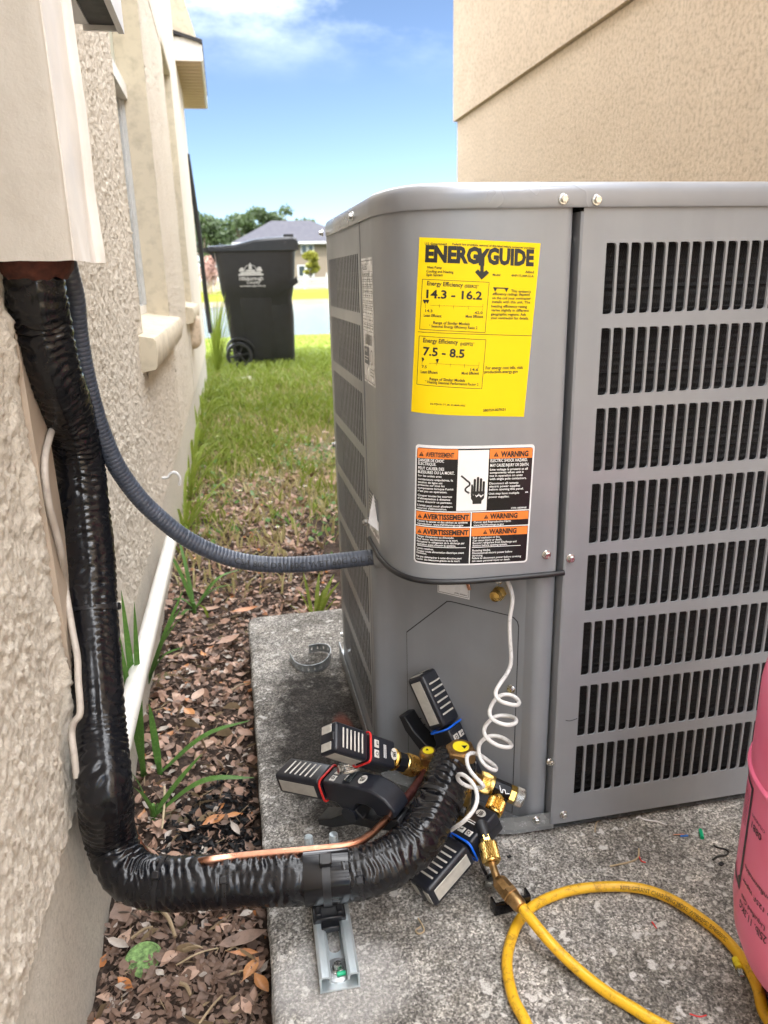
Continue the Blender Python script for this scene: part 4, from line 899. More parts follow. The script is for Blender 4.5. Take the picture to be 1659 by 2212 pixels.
p = onY(668, 548, 88); tree('garden_tree', (p[0], 88, -.25), p[2]+.6, 1.3, 'small yellow green tree standing in front of the far house', 'foliage_y', 70, 2600, .16, .08, None)
p = onY(449, 560, 83)
t = empty('plume_bush', (p[0], 83, -.5), 'pinkish plume bush seen between the bin and the house corner', 'bush')
V, F = leaf_cloud([(p[0]+dx, 83+dy, 1.4+dz, .7, .6, 1.2) for dx, dy, dz in ((-.4, 0, .2), (.3, .3, 0), (0, -.3, .7), (.4, 0, .9))], 1800, .12, 5); link('plumes', V, F, M['pampas'], t)
mb = MB()
for k in range(14): mb.tube([(p[0]+random.uniform(-.5, .5), 83+random.uniform(-.4, .4), -.6), (p[0]+random.uniform(-.7, .7), 83, random.uniform(.6, 2.2))], .03, 5)
mb.build('stems', M['straw'], t)
# ================================================================== insulated suction line in its wrinkled black jacket
ctr = []
for px, py, X in ((74, 620, -.194), (88, 692, -.196), (113, 804, -.197), (150, 905, -.197), (170, 985, -.197), (182, 1100, -.197), (196, 1243, -.196), (204, 1405, -.195), (216, 1568, -.191), (227, 1710, -.184)): ctr.append(onX(px, py, X))
ctr = [np.array([-.193, .882, .84])]+ctr
Ys = [p[1] for p in ctr]
for px, py, Y in ((236, 1800, .826), (262, 1868, .806), (306, 1902, .792)): ctr.append(onY(px, py, Y))
for px, py, z in ((390, 1908, .080), (500, 1902, .079), (644, 1897, .079), (715, 1890, .079), (769, 1887, .080), (815, 1875, .083), (861, 1851, .088), (907, 1808, .096), (936, 1757, .107), (958, 1708, .119), (972, 1672, .128), (982, 1648, .132)): ctr.append(onZ(px, py, z))
sl = catmull(ctr, step=.0022, n=14)
# smooth the centre line a little
for _ in range(30): sl[1:-1] = (sl[:-2]+2*sl[1:-1]+sl[2:])/4
T_, N_, B_ = frames(sl); L_ = np.r_[0, np.cumsum(np.linalg.norm(np.diff(sl, axis=0), axis=1))]; LS = L_[-1]
R0 = .0296; nA = 72; ang = np.linspace(0, 2*math.pi, nA, endpoint=False)
Lg, Ag = np.meshgrid(L_, ang, indexing='ij'); ca, sa = np.cos(Ag), np.sin(Ag)
curv = np.linalg.norm(np.gradient(T_, axis=0), axis=1)/np.gradient(L_); kdir = np.gradient(T_, axis=0); kdir /= np.maximum(1e-9, np.linalg.norm(kdir, axis=1))[:, None]
inner = np.clip(curv/6, 0, 1)[:, None]*(kdir@np.array([0, 0, 0])[:, None]+np.einsum('ij,ij->i', kdir, N_)[:, None]*ca+np.einsum('ij,ij->i', kdir, B_)[:, None]*sa)
def n3(f, sx, seed): return fbm(Lg*f+.8*fbm(Lg*11, ca*.8+sa*.5+seed, 2, seed+5), ca*sx+seed*3.1+sa*sx*.8, 2, seed)
na, nb_ = np.abs(n3(96, .75, 3)), np.abs(n3(190, 1.3, 9))
fold = 1-np.clip(na*2.6, 0, 1)**.55; fold2 = 1-np.clip(nb_*2.8, 0, 1)**.6
amt = np.clip(.5+.6*fbm(Lg*7, ca*1.1+sa*1.7, 2, 14), .08, 1)
amt = amt*(.75+.7*np.clip(inner, 0, 1)); amt = np.where((Lg > .62*LS), amt*1.05, amt)
vert = np.clip((Lg-.05)/.1, 0, 1)
ph = Lg/.0098+1.5*fbm(Lg*16, ca*.9+sa*.6, 3, 41)+.9*fbm(Lg*40, ca*1.4-sa, 2, 43)
puff = np.abs(np.sin(math.pi*ph))**.45
ring_amt = np.clip(.6+1.0*fbm(Lg*14, ca*1.2+sa*1.5, 3, 45), .05, 1)*(.85+.5*np.clip(inner, 0, 1))
rad = R0+.0018-.0056*(1-puff)*ring_amt-.0030*fold*amt-.0014*fold2*amt+.0010*fbm(Lg*20, ca*1.5+sa, 2, 20)
seam_a = -.42+.10*np.sin(Lg*5.0)
da = np.abs(((Ag-seam_a)+math.pi) % (2*math.pi)-math.pi)*R0
rad = rad+.0011*np.clip(1-np.maximum(0, da-.0052)/.0012, 0, 1)-.0007*np.clip(1-np.abs(da-.0066)/.0009, 0, 1)
V = sl[:, None, :]+rad[..., None]*(ca[..., None]*N_[:, None, :]+sa[..., None]*B_[:, None, :])
m = len(sl); F = gridF(m, nA); wrap = np.stack([np.arange(m-1)*nA+nA-1, (np.arange(m-1)+1)*nA+nA-1, (np.arange(m-1)+1)*nA, np.arange(m-1)*nA], 1)
pipe = empty('suction_line', (-.05, .83, 0), 'thick black jacketed pipe bending from the left wall to the valves', 'pipe')
link('jacket', V.reshape(-1, 3), np.vstack([F, wrap]), M['vinyl'], pipe, 180)
# stitched seam along the outside of the run on the pad
i0 = np.searchsorted(L_, LS*.70); mb = MB()
for i in range(i0, m-14, 5):
    pts = []
    for j in (i, i+1, i+2, i+3):
        a = -2.0+.25*math.sin(L_[j]*9); d = math.cos(a)*N_[j]+math.sin(a)*B_[j]; pts.append(sl[j]+d*(R0+.0006))
    if (pts[0]-sl[i])@np.array([0, -1, 0]) > 0: mb.tube(pts, .00045, 4)
if mb.n: mb.build('stitching', M['thread'], pipe)
def pipe_i(px, py): 
    d = [np.linalg.norm(np.array(proj(p))-np.array((px, py))) for p in sl[::6]]; return int(np.argmin(d))*6
def proj(p):
    c = ROT.T@(np.array(p)-EYE); return PCX+FOC*c[0]/c[2], PCY+FOC*c[1]/c[2]
def cable_tie(i, head_dir, label, tilt=0.0, w=.0052):
    o = sl[i]; T = T_[i]; h = np.array(head_dir, float); h = unit(h-T*(h@T)); b = np.cross(T, h)
    t = empty('cable_tie', o-np.array([0, 0, R0]), label, 'cable tie', 'cable ties round the black pipe')
    mb = MB(); n = 48; V = []
    for k in range(n):
        a = 2*math.pi*k/n; d = math.cos(a)*h+math.sin(a)*b
        for r, s in ((R0+.0004, -w/2), (R0+.0018, -w/2), (R0+.0018, w/2), (R0+.0004, w/2)): V.append(o+d*r+T*(s+tilt*math.cos(a)))
    mb.add(V, [(k*4+j, ((k+1) % n)*4+j, ((k+1) % n)*4+(j+1) % 4, k*4+(j+1) % 4) for k in range(n) for j in range(4)]); mb.build('strap', M['tie'], t, 40)
    mb = MB(); fr = FR(o+h*(R0+.0042)+T*tilt, T, b, h); mb.rbox(fr, (.0088, .0085, .0064), .0009, 1); mb.build('head', M['tie'], t, 40)
    mb = MB(); mb.rbox(fr.at(0, -.0062, -.0005), (.0044, .007, .0014), .0003, 1); mb.build('tail', M['tie'], t)
cable_tie(pipe_i(205, 1312), (.9, -.35, .1), 'black cable tie on the upright run of the pipe, over the old cable')
cable_tie(pipe_i(345, 1903), (.3, -.6, .75), 'black cable tie at the lower bend of the pipe', .004)
cable_tie(pipe_i(500, 1902), (.0, -.72, .7), 'black cable tie midway along the level run of the pipe')
cable_tie(pipe_i(776, 1887), (.0, -.85, .5), 'black cable tie just right of the glossy pipe clamp')
cable_tie(pipe_i(945, 1740), (.85, -.4, -.1), 'black cable tie near the valve end of the pipe')

# ================================================================== strut channel, cushion clamp
sA = np.array([.0635, .661, 0]); sB = np.array([.0665, .80, 0]); sx = unit(sB-sA); sy = np.cross((0, 0, 1), sx)   # sy points left
st = empty('strut_channel', (.066, .76, 0), 'short galvanised slotted strut channel lying on the pad under the pipe', 'strut channel')
w, h, tk = .0206, .0205, .0026
fr = FR(sA, sx, sy, (0, 0, 1)); LST = float(np.linalg.norm(sB-sA))
U = [(-w, h-.006), (-w, 0), (w, 0), (w, h)]
def lip(s): return [(s*(w), 0.0005), (s*(w), h-.002), (s*(w-.0012), h), (s*(w-.0075), h), (s*(w-.0092), h-.0015), (s*(w-.0092), h-.0065), (s*(w-.0092-.0022), h-.0065), (s*(w-.0092-.0022), h-.0008), (s*(w-.0085), h+.0022), (s*(w-.0008), h+.0022), (s*(w+.0022), h-.0008), (s*(w+.0022), 0.0005)]
for s in (1, -1):
    P = lip(s); mb = MB(); mb.prism(FR(sA, sy, (0, 0, 1), sx), P, 0, LST); mb.build('side_wall', M['zinc'], st, 30)
# floor with a slot
mb = MB(); zf = .0028
def slotfloor(z, flip):
    c0, c1, hw = .056, .080, .0072; loop = []
    for j in range(9): a = math.radians(90+180*j/8); loop.append((c0+.0*0+hw*math.cos(a), hw*math.sin(a)))
    for j in range(9): a = math.radians(-90+180*j/8); loop.append((c1+hw*math.cos(a), hw*math.sin(a)))
    return loop
lo = slotfloor(zf, 0); n = len(lo)
V = [(0, -w, zf), (LST, -w, zf), (LST, w, zf), (0, w, zf)]+[(x, y, zf) for x, y in lo]+[(x, y, .0006) for x, y in lo]
H = lambda i: 4+i
fs = [(3, 0)+tuple(H(i) for i in range(8, -1, -1)), (0, 1)+tuple(H(i) for i in range(9, 8, -1))+(H(8),), (1, 2)+tuple(H(i) for i in range(17, 8, -1)), (2, 3, H(0), H(17))]+[(H(i), H((i+1) % n), 4+n+(i+1) % n, 4+n+i) for i in range(n)]
fs[1] = (0, 1, H(9), H(8))
mb.add(fr.w(np.array(V)), fs); mb.box((0, 0, 0), (0, 0, 0)) if False else None
mb.add(fr.w(np.array([(0, -w, .0005), (0, w, .0005), (0, w, zf), (0, -w, zf)])), [(0, 1, 2, 3)]); mb.build('channel_floor', M['zinc'], st)
f2 = FR(fr.w((.024, 0, zf)), sx, sy, (0, 0, 1)); mb = MB(); mb.lathe(f2, [(.0165, 0), (.0165, .0012), (.0158, .0017)], 36); mb.build('washer', M['galv'], st, 40)
mb = MB(); f3 = f2.at(0, 0, .0017); mb.lathe(f3, [(.0078, 0), (.0078, .0012), (.005, .002)], 24); mb.lathe(f3, [(.0050, .0015), (.0050, .0085), (.0042, .0095)], 6); mb.build('anchor_screw', M['steel'], st, 35)
f4 = FR(fr.w((.016, -.003, zf+.0046)), unit(sx*.15-sy), unit(sx+sy*.15), (0, 0, 1)); mb = MB(); mb.tube([f4.w((-.005, 0, 0)), f4.w((.005, 0, -.001))], .0026, 12); mb.build('wire_sleeve', M['green_bit'], None, 50, label='green wire sleeve lying in the strut channel', cat='wire sleeve', group='green wire sleeves')
# clamp: saddle base, glossy band, locking strap
ci = pipe_i(717, 1890); o = sl[ci]; T = T_[ci]
cl = empty('pipe_clamp', (o[0], o[1], .02), 'black cushion clamp with a glossy band holding the pipe on the strut', 'pipe clamp')
mb = MB(); n = 64; V = []; RB = R0+.0030; hw = .0272
for k in range(n+1):
    a = math.radians(-112+318*k/n); d = np.array([0, -math.sin(a-math.pi/2), 0])*0
    d = math.cos(a)*np.array([0, 0, 1.0])+math.sin(a)*np.cross(T, (0, 0, 1.0)); d = unit(d-T*(d@T))
    for r, s in ((RB-.0015, -hw), (RB, -hw+.0004), (RB+.0003, 0), (RB, hw-.0004), (RB-.0015, hw)): V.append(o+d*r+T*s)
mb.add(V, [(k*5+j, (k+1)*5+j, (k+1)*5+j+1, k*5+j+1) for k in range(n) for j in range(4)]); mb.build('band', M['band'], cl, 50)
up = np.array([0, 0, 1.0]); fw = np.array([0, -1.0, 0]); fw = unit(fw-T*(fw@T)); up = np.cross(fw, T); up = up if up[2] > 0 else -up
V = []; n = 40
for k in range(n+1):
    a = math.radians(25+125*k/n); d = math.cos(a)*up+math.sin(a)*fw
    for r, s in ((RB+.0005, -.0048), (RB+.0022, -.0048), (RB+.0022, .0048), (RB+.0005, .0048)): V.append(o+d*r+T*s)
V2 = list(V)
mb = MB(); mb.add(V2, [(k*4+j, (k+1)*4+j, (k+1)*4+(j+1) % 4, k*4+(j+1) % 4) for k in range(n) for j in range(4)])
mb.build('strap', M['tie'], cl, 40)
mb = MB(); a = math.radians(22); d = math.cos(a)*up+math.sin(a)*fw; fh_ = FR(o+d*(RB+.0055), T, np.cross(d, T), d); mb.rbox(fh_, (.0145, .013, .010), .001, 1); mb.build('strap_head', M['tie'], cl, 40)
mb = MB(); mb.rbox(fh_.at(0, -.004, .0048), (.009, .006, .0012), 0); mb.build('strap_slot', M['black'], cl)
mb = MB(); fb = FR((o[0], o[1]+.012, .0225), sy, sx, (0, 0, 1))
mb.rbox(fb.at(0, .028, .006), (.046, .058, .016), .003, 2); mb.rbox(fb.at(0, -.012, .002), (.040, .030, .006), .0012, 1); mb.rbox(fb.at(.013, -.012, .007), (.007, .024, .008), .001, 1); mb.rbox(fb.at(-.013, -.012, .007), (.007, .024, .008), .001, 1); mb.rbox(fb.at(0, -.024, .0045), (.033, .007, .006), .001, 1); mb.rbox(fb.at(0, -.031, -.002), (.022, .012, .008), .001, 1)
mb.rbox(fb.at(.024, .004, .012), (.008, .02, .012), .003, 2); mb.rbox(fb.at(-.024, .004, .012), (.008, .02, .012), .003, 2)
mb.build('saddle', M['navy2'], cl, 40)
# two threaded rods standing behind the pipe
for (px, py0, py1), lb in (((667, 1807, 1850), 'left one of the two zinc rods standing behind the level pipe'), ((721, 1801, 1848), 'right one of the two zinc rods standing behind the level pipe')):
    t_ = onY(px-1, py0, .868); mb = MB(); mb.lathe(FR((t_[0], .868, .0), (1, 0, 0), (0, 1, 0), (0, 0, 1)), [(.0062, 0), (.0062, t_[2]-.0012), (.0053, t_[2])], 18)
    mb.build('zinc_rod', M['rod'], None, 40, label=lb, cat='rod', group='zinc rods behind the pipe')

# ================================================================== copper liquid line
LVP = onZ(916, 1668, .098); LVP = np.array([LVP[0], LVP[1], .098])
cp = [sl[int(np.argmin(np.abs(sl[:int(len(sl)*.5), 2]-z_)))]+np.array([-.002, .036, 0]) for z_ in (.835, .74, .64, .54, .44, .34)]+[onY(266, 1620, .93), onY(275, 1730, .895), onY(290, 1802, .868), onY(328, 1856, .853), onY(385, 1872, .848), onZ(430, 1862, .106)]+[onZ(px, py, z) for px, py, z in ((500, 1852, .108), (600, 1842, .108), (690, 1834, .108), (742, 1828, .108), (775, 1819, .107), (800, 1803, .105), (835, 1770, .102), (865, 1738, .100), (893, 1706, .099))]+[LVP]
cpl = catmull(cp, step=.004, n=12)
for _ in range(4): cpl[1:-1] = (cpl[:-2]+2*cpl[1:-1]+cpl[2:])/4
ll = empty('liquid_line', (.05, .86, .09), 'thin bare copper tube running along the black pipe to the small valve', 'copper tube')
nb = int(len(cpl)*.935); mb = MB(); mb.tube(cpl[:nb+2], .0050, 14); mb.build('tube', M['copper'], ll, 60)
mb = MB(); rr_ = np.full(len(cpl)-nb, .0064); rr_[:2] = .0068; mb.tube(cpl[nb:], np.interp(np.arange(len(rr_)), [0, 2, len(rr_)*.5, len(rr_)], [.0072, .0066, .0064, .0052]), 14); mb.build('brazed_end', M['burnt'], ll, 60)

# ================================================================== grey flexible conduit
gd = [np.array([-.168, .912, .90]), np.array([-.168, .912, .80])]
for px, py, Y in ((160, 640, .925), (168, 720, .94), (184, 810, .955), (206, 895, .97), (225, 948, .982), (248, 1000, .992), (274, 1041, 1.002), (302, 1077, 1.008), (332, 1107, 1.014), (390, 1155, 1.022), (447, 1187, 1.03), (505, 1208, 1.035), (563, 1218, 1.035), (621, 1220, 1.03), (680, 1217, 1.02), (756, 1209, 1.015), (812, 1203, 1.01)): gd.append(onY(px, py, Y))
gp = catmull(gd, step=.0009, n=14); 
for _ in range(90): gp[1:-1] = (gp[:-2]+2*gp[1:-1]+gp[2:])/4
gL = np.r_[0, np.cumsum(np.linalg.norm(np.diff(gp, axis=0), axis=1))]; RC = .0117
gr = RC-.0006*np.clip(np.abs(((gL/.0056) % 1)-.5)*4-1.0, 0, 1)
cd = empty('conduit', (0, 1.0, .36), 'grey ribbed flexible conduit looping from the wall cover to the heat pump', 'conduit')
mb = MB(); mb.tube(gp, gr, 26); mb.build('tube', M['conduit'], cd, 45)
e = gp[-1]; d = unit(gp[-1]-gp[-12]); mb = MB(); fz = frame_z(e-d*.004, d); mb.lathe(fz, [(.0145, 0), (.0158, .002), (.0158, .010)], 28); mb.lathe(fz, [(.0190, .010), (.0190, .024), (.0165, .030), (.0165, .05)], 8); mb.build('fitting', M['conduit_end'], cd, 35)
gT, gN, gB = frames(gp)
def tube_surf(path, L, R, T, s0_, view_n, cap):
    def f(uv, lift):
        s = s0_+uv[:, 0]; P = np.stack([np.interp(s, L, path[:, k]) for k in range(3)], 1); Tt = np.stack([np.interp(s, L, T[:, k]) for k in range(3)], 1)
        nv = view_n-Tt*(Tt@view_n)[:, None]; nv /= np.linalg.norm(nv, axis=1)[:, None]; b = np.cross(nv, Tt); b = np.where((b[:, 2:3] < 0), -b, b)
        a = (uv[:, 1:2]-cap/2)/R; return P+(R+lift)*(np.cos(a)*nv+np.sin(a)*b)
    return f
sf = tube_surf(gp, gL, RC, gT, gL[-1]-.205, np.array([.0, -1, .25]), .008); S = Sheet([(0, 0), (100, 0), (100, 4), (0, 4)], .20, .008, sf)
S.text('k', 'CSA 80C DRY 60C WET 60C OIL R', (0, 4), (100, 4), 4, .0003, .0); S.L['k'].build('lettering', M['black'], cd)

# ================================================================== white PVC drain pipe along the wall foot
a, b = onX(366, 1180, -.200), onX(283, 1514, -.200); dr = unit(b-a); pth = [a-dr*.06, a, (a+b)/2, b, b+dr*.16]
MB().tube(pth, .0162, 24).build('drain_pipe', M['pvc'], None, 60, label='white plastic drain pipe running along the foot of the left wall', cat='pipe')

# ================================================================== old control cable beside the black pipe
cw = []
slp = np.array([proj(p) for p in sl[::8]]); sly = sl[::8, 1]; kk_ = slp[:, 1] < 1760; o_ = np.argsort(slp[kk_, 1])
for px, py, dy in ((128, 880, -.004), (98, 985, -.002), (104, 1080, -.004), (120, 1145, -.008), (133, 1200, -.016), (140, 1262, -.026), (148, 1312, -.033), (158, 1370, -.034), (167, 1420, -.036), (169, 1470, -.037), (173, 1520, -.038), (172, 1545, -.038), (160, 1560, -.034), (155, 1585, -.028), (160, 1630, -.022), (166, 1680, -.016)): cw.append(onX(px, py, -.2125) if py < 1240 else onY(px, py, np.interp(py, slp[kk_, 1][o_], sly[kk_][o_])+dy))
MB().tube(catmull(cw, step=.004), .0040, 10).build('control_cable', M['wire_beige'], None, 60, label='dirty beige control cable wandering down beside the upright black pipe', cat='cable')
# coiled white wire hanging in front of the compartment
cy = .845; ww = []
A_ = lambda px, py, Y=.855: onY(px, py, Y)
ww += [A_(1090, 1215, .895), A_(1094, 1248, .89), A_(1104, 1275, .88), A_(1107, 1300, .87), A_(1101, 1340, .865), A_(1102, 1385, .862), A_(1104, 1430, .858), A_(1095, 1455, .852)]
loops = [(1068, 1490, 1120, 1504), (1052, 1530, 1116, 1560), (1042, 1568, 1104, 1613), (1016, 1625, 1070, 1665)]
loops_pts = [[(1080, 1477, .845), (1070, 1497, .838), (1078, 1513, .830), (1100, 1521, .822), (1117, 1523, .826), (1121, 1516, .840), (1110, 1504, .852), (1092, 1500, .858), (1075, 1506, .855)],
             [(1061, 1525, .846), (1058, 1545, .836), (1072, 1559, .826), (1095, 1566, .820), (1113, 1562, .826), (1113, 1552, .842), (1095, 1546, .856), (1070, 1548, .858)],
             [(1050, 1566, .848), (1046, 1584, .838), (1058, 1600, .828), (1080, 1612, .820), (1102, 1614, .822), (1102, 1605, .838), (1082, 1592, .852), (1058, 1590, .856)],
             [(1038, 1604, .848), (1034, 1624, .838), (1042, 1646, .828), (1058, 1660, .820), (1070, 1664, .822), (1070, 1656, .834), (1050, 1640, .846), (1030, 1628, .848), (1014, 1628, .842)],
             [(1008, 1640, .834), (1014, 1662, .826), (1030, 1682, .816), (1044, 1696, .808), (1040, 1702, .812), (1015, 1700, .822), (995, 1690, .828), (988, 1678, .826), (996, 1672, .818), (1012, 1682, .806), (1026, 1700, .796), (1031, 1725, .786), (1024, 1748, .778), (1004, 1772, .775), (985, 1786, .785), (970, 1795, .80)]]
for lp_ in loops_pts: ww += [A_(px, py, Y-.02) for px, py, Y in lp_]
wpth = catmull(ww, step=.002)
for _ in range(3): wpth[1:-1] = (wpth[:-2]+2*wpth[1:-1]+wpth[2:])/4
MB().tube(wpth, .0027, 10).build('coiled_wire', M['wire_white'], None, 60, label='white thermostat wire hanging in loose coils in front of the valve compartment', cat='wire')
# ================================================================== service valves
def hexnut(mb, fr, r, h0, h1, ch=.0008): mb.lathe(fr, [(r-ch, h0), (r, h0+ch), (r, h1-ch), (r-ch, h1)], 6)
def knurl(mb, fr, r, h0, h1, n=30, rows=7):
    V = []; prof = [(r*.86, h0), (r*.97, h0+.0008)]
    mb.lathe(fr, [(r*.80, h0), (r*.95, h0+.0008), (r*.95, h1-.0008), (r*.80, h1)], n)
    hh = (h1-h0-.002)/rows
    for j in range(rows):
        for k in range(n):
            a = 2*math.pi*(k+.5*(j % 2))/n; w = math.pi/n*.98; zc = h0+.001+hh*(j+.5)
            P = [(r*.95*math.cos(a-w), r*.95*math.sin(a-w), zc), (r*.95*math.cos(a), r*.95*math.sin(a), zc-hh*.95), (r*.95*math.cos(a+w), r*.95*math.sin(a+w), zc), (r*.95*math.cos(a), r*.95*math.sin(a), zc+hh*.95), (r*1.03*math.cos(a), r*1.03*math.sin(a), zc)]
            mb.add(fr.w(np.array(P)), [(0, 1, 4), (1, 2, 4), (2, 3, 4), (3, 0, 4)])
lv = empty('liquid_valve', LVP-np.array([0, 0, .06]), 'small brass service valve with a bright yellow disc on its cap', 'valve')
LB_ = LVP+np.array([.008, .012, -.006])                                    # body axis
VZ = unit((.03, -.04, 1)); fz = frame_z(LB_, VZ)
mb = MB(); mb.lathe(fz, [(.0105, -.034), (.0135, -.030), (.0135, .010), (.0115, .014)], 24); d = unit(LVP-LB_); mb.lathe(frame_z(LB_, np.r_[d[:2], 0]), [(.010, 0), (.010, .016), (.0078, .0185)], 20)
mb.tube([LB_+np.array([.004, .01, -.004]), LB_+np.array([.05, .07, -.004])], .0075, 14); mb.build('body', M['brass'], lv, 35)
mb = MB(); hexnut(mb, fz, .0135, .013, .026); mb.lathe(fz, [(.0125, .026), (.0125, .030), (.0108, .033)], 24); mb.build('cap', M['bronze'], lv, 30)
mb = MB(); mb.lathe(fz, [(.0080, .0331), (.0080, .0336)], 24); tg = mb.build('tag', M['yellow_tag'], lv); MB().prism(fz, [(-.004, -.001), (0, -.004), (.0005, .001)], .0338, .0340).build('mark', M['black'], tg)
P3a = LB_+np.array([-.008, -.002, .004]); P3b = onY(745, 1607, P3a[1]-.045); ax3 = unit(P3b-P3a)
fp = frame_z(P3a, ax3)
mb = MB(); mb.lathe(fp, [(.0085, 0), (.0085, .024)], 20); mb.build('port', M['brass'], lv, 40)
ft = empty('quick_coupler', P3a+ax3*.04-np.array([0, 0, .02]), 'brass knurled coupler between the small valve and the red pressure probe', 'coupler')
mb = MB(); knurl(mb, fp, .0150, .018, .036, 34, 5); mb.lathe(fp, [(.0138, .036), (.0138, .040), (.012, .042)], 24); mb.build('knurled_nut', M['brass'], ft, 30)
mb = MB(); mb.lathe(fp, [(.0135, .041), (.0135, .058), (.012, .060)], 8); mb.build('sleeve', M['navy2'], ft, 30)
mb = MB(); mb.lathe(fp, [(.0125, .058), (.0152, .060), (.0152, .064), (.013, .066), (.0148, .068), (.0148, .071), (.011, .0735)], 28); mb.build('ring', M['gold'], ft, 40)

SVP = onZ(990, 1662, .138); VZ = unit((.02, -.06, 1))
sv = empty('suction_valve', SVP-np.array([0, 0, .10]), 'large brass service valve with a wide hexagonal cap and worn yellow tag', 'valve')
fz = frame_z(SVP+np.array([.006, .012, 0]), VZ); mb = MB(); mb.lathe(fz, [(.014, -.09), (.018, -.08), (.018, .006), (.015, .01)], 24); mb.tube([fz.w((0, 0, -.04)), fz.w((0, 0, -.04))+np.array([.03, .075, 0])], .011, 14); mb.build('body', M['brass'], sv, 35)
mb = MB(); hexnut(mb, fz, .0205, .006, .026, .0014); mb.lathe(fz, [(.0165, .026), (.0158, .0275)], 24); mb.build('cap', M['bronze'], sv, 25)
mb = MB(); mb.lathe(fz, [(.0112, .0276), (.0112, .0280)], 24); tg = mb.build('tag', M['yellow_tag'], sv); MB().prism(fz, [(-.001, .001), (.006, .003), (0, .009)], .0281, .0283).build('mark', M['black'], tg)
S0 = onY(1030, 1684, .872); S1 = onY(1106, 1716, .852); axs = unit(S1-S0); fs_ = frame_z(S0, axs); LT = float(np.linalg.norm(S1-S0))
mb = MB(); mb.tube([SVP+np.array([.006, .012, -.012]), S0, S0+axs*.01], .0085, 16); mb.build('port', M['brass'], sv, 40)
tee = empty('service_tee', S0+axs*.03-np.array([0, 0, .02]), 'black service tee with white zigzag logo on the large valve', 'tee fitting')
mb = MB(); knurl(mb, fs_, .0145, .006, .018, 40, 1); mb.lathe(fs_, [(.0135, .018), (.0140, .021), (.0140, .0235), (.012, .0245)], 26); mb.build('nut', M['brass'], tee, 35)
mb = MB(); mb.lathe(fs_, [(.0118, .024), (.0128, .025), (.0128, .0475), (.0118, .0485)], 8, phase=.2)
side = fs_.w((0, 0, .037)); dn = unit(onY(1052, 1728, .845)-onY(1072, 1697, .862)); dn = unit(dn-axs*(dn@axs)*.6); mb.lathe(frame_z(side, dn), [(.0085, 0), (.0085, .016)], 12); mb.build('body', M['band'], tee, 30)
# zigzag mark on the tee
vw = unit(EYE-side); vw = unit(vw-axs*(vw@axs)); uo = np.cross(vw, axs); surfT = lambda uv, lift: side+axs*(uv[:, :1]-.008)+uo*(uv[:, 1:2]-.004)*1.0+vw*(.0124+lift)
S = Sheet([(0, 0), (100, 0), (100, 50), (0, 50)], .018, .009, surfT)
pz = [(8, 2), (35, 44), (48, 44), (40, 20), (58, 18), (72, 42), (98, 30)]
for a, b in zip(pz[:-1], pz[1:]): S.line('w', a, b, 6, .0006)
S.L['w'].build('logo', M['white'], tee)
mb = MB(); hexnut(mb, fs_, .0125, .048, .057); mb.build('hex', M['gold'], tee, 25)
kc = MB(); knurl(kc, fs_, .0135, .057, .068, 34, 4); kc.lathe(fs_, [(.0128, .068), (.0118, .0695), (.004, .070)], 30); kc.build('knurled_cap', M['chrome'], tee, 30)
kp_ = side+dn*.014; fk = frame_z(kp_, dn)
qc = empty('gold_coupler', kp_-np.array([0, 0, .03]), 'gold knurled coupler joining the tee to the lower blue probe', 'coupler')
mb = MB(); mb.lathe(fk, [(.0080, -.004), (.0092, -.001), (.0092, .003)], 20); knurl(mb, fk, .0125, .003, .021, 30, 7); mb.lathe(fk, [(.0118, .021), (.0124, .0225), (.0112, .0245), (.0085, .0245)], 26); mb.build('nut', M['gold'], qc, 35)
KN = kp_+dn*.024

# ================================================================== wireless probes
def decal(fr, face, off, W, H, rot=0):
    """flat sheet frame on a probe face: returns surf(uv, lift)"""
    def f(uv, lift):
        P = np.zeros((len(uv), 3)); P[:, 0] = off[0]-uv[:, 0] if rot else off[0]+uv[:, 0]; P[:, 1] = off[1]-uv[:, 1] if rot else off[1]+uv[:, 1]; P[:, 2] = face+lift; return fr.w(P)
    return f
def probe_common(t, fr, x0, HL, HW, HT, ring):
    """head block from x0 outwards with ring, stripes and silver stickers; stripes on +z"""
    mb = MB(); mb.rbox(fr.at(x0+HL/2+.003, 0, 0), (HL, HW, HT), .0055, 3); hd = mb.build('battery_cap', M['navy'], t, 50)
    mb = MB(); n = 20; pts = []
    for (cx, cz, a0) in ((HW/2-.006, HT/2-.006, 0), (-HW/2+.006, HT/2-.006, 90), (-HW/2+.006, -HT/2+.006, 180), (HW/2-.006, -HT/2+.006, 270)):
        for j in range(5): a = math.radians(a0+90*j/4); pts.append(fr.w((x0, cx+.0066*math.cos(a), cz+.0066*math.sin(a))))
    mb.tube(pts, .0016, 6, False, True); mb.build('colour_ring', M[ring], t, 60)
    for k in range(6):
        mb = MB(); mb.rbox(fr.at(x0+HL*.25+k*HL*.115, 0, HT/2), (.0026, HW*.66, .0012), .0005, 1); mb.build('grip_stripe', M['stripe'], hd, 40)
    for s in (-1, 1):
        mb = MB(); mb.rbox(fr.at(x0+HL*.54, s*HW/2, -.001), (HL*.80, .0008, HT*.56), .0003, 1)
        if True: mb.rbox(fr.at(x0+HL+.003, s*(HW/2-.0085), -.001), (.0009, .0105, HT*.56), .0003, 1)
        mb.build('reflective_sticker', M['silver'], hd)
    mb = MB(); mb.rbox(fr.at(x0+HL+.0028, 0, HT*.28), (.002, .011, .007), .0008, 1); mb.build('latch', M['navy2'], hd)
    return hd
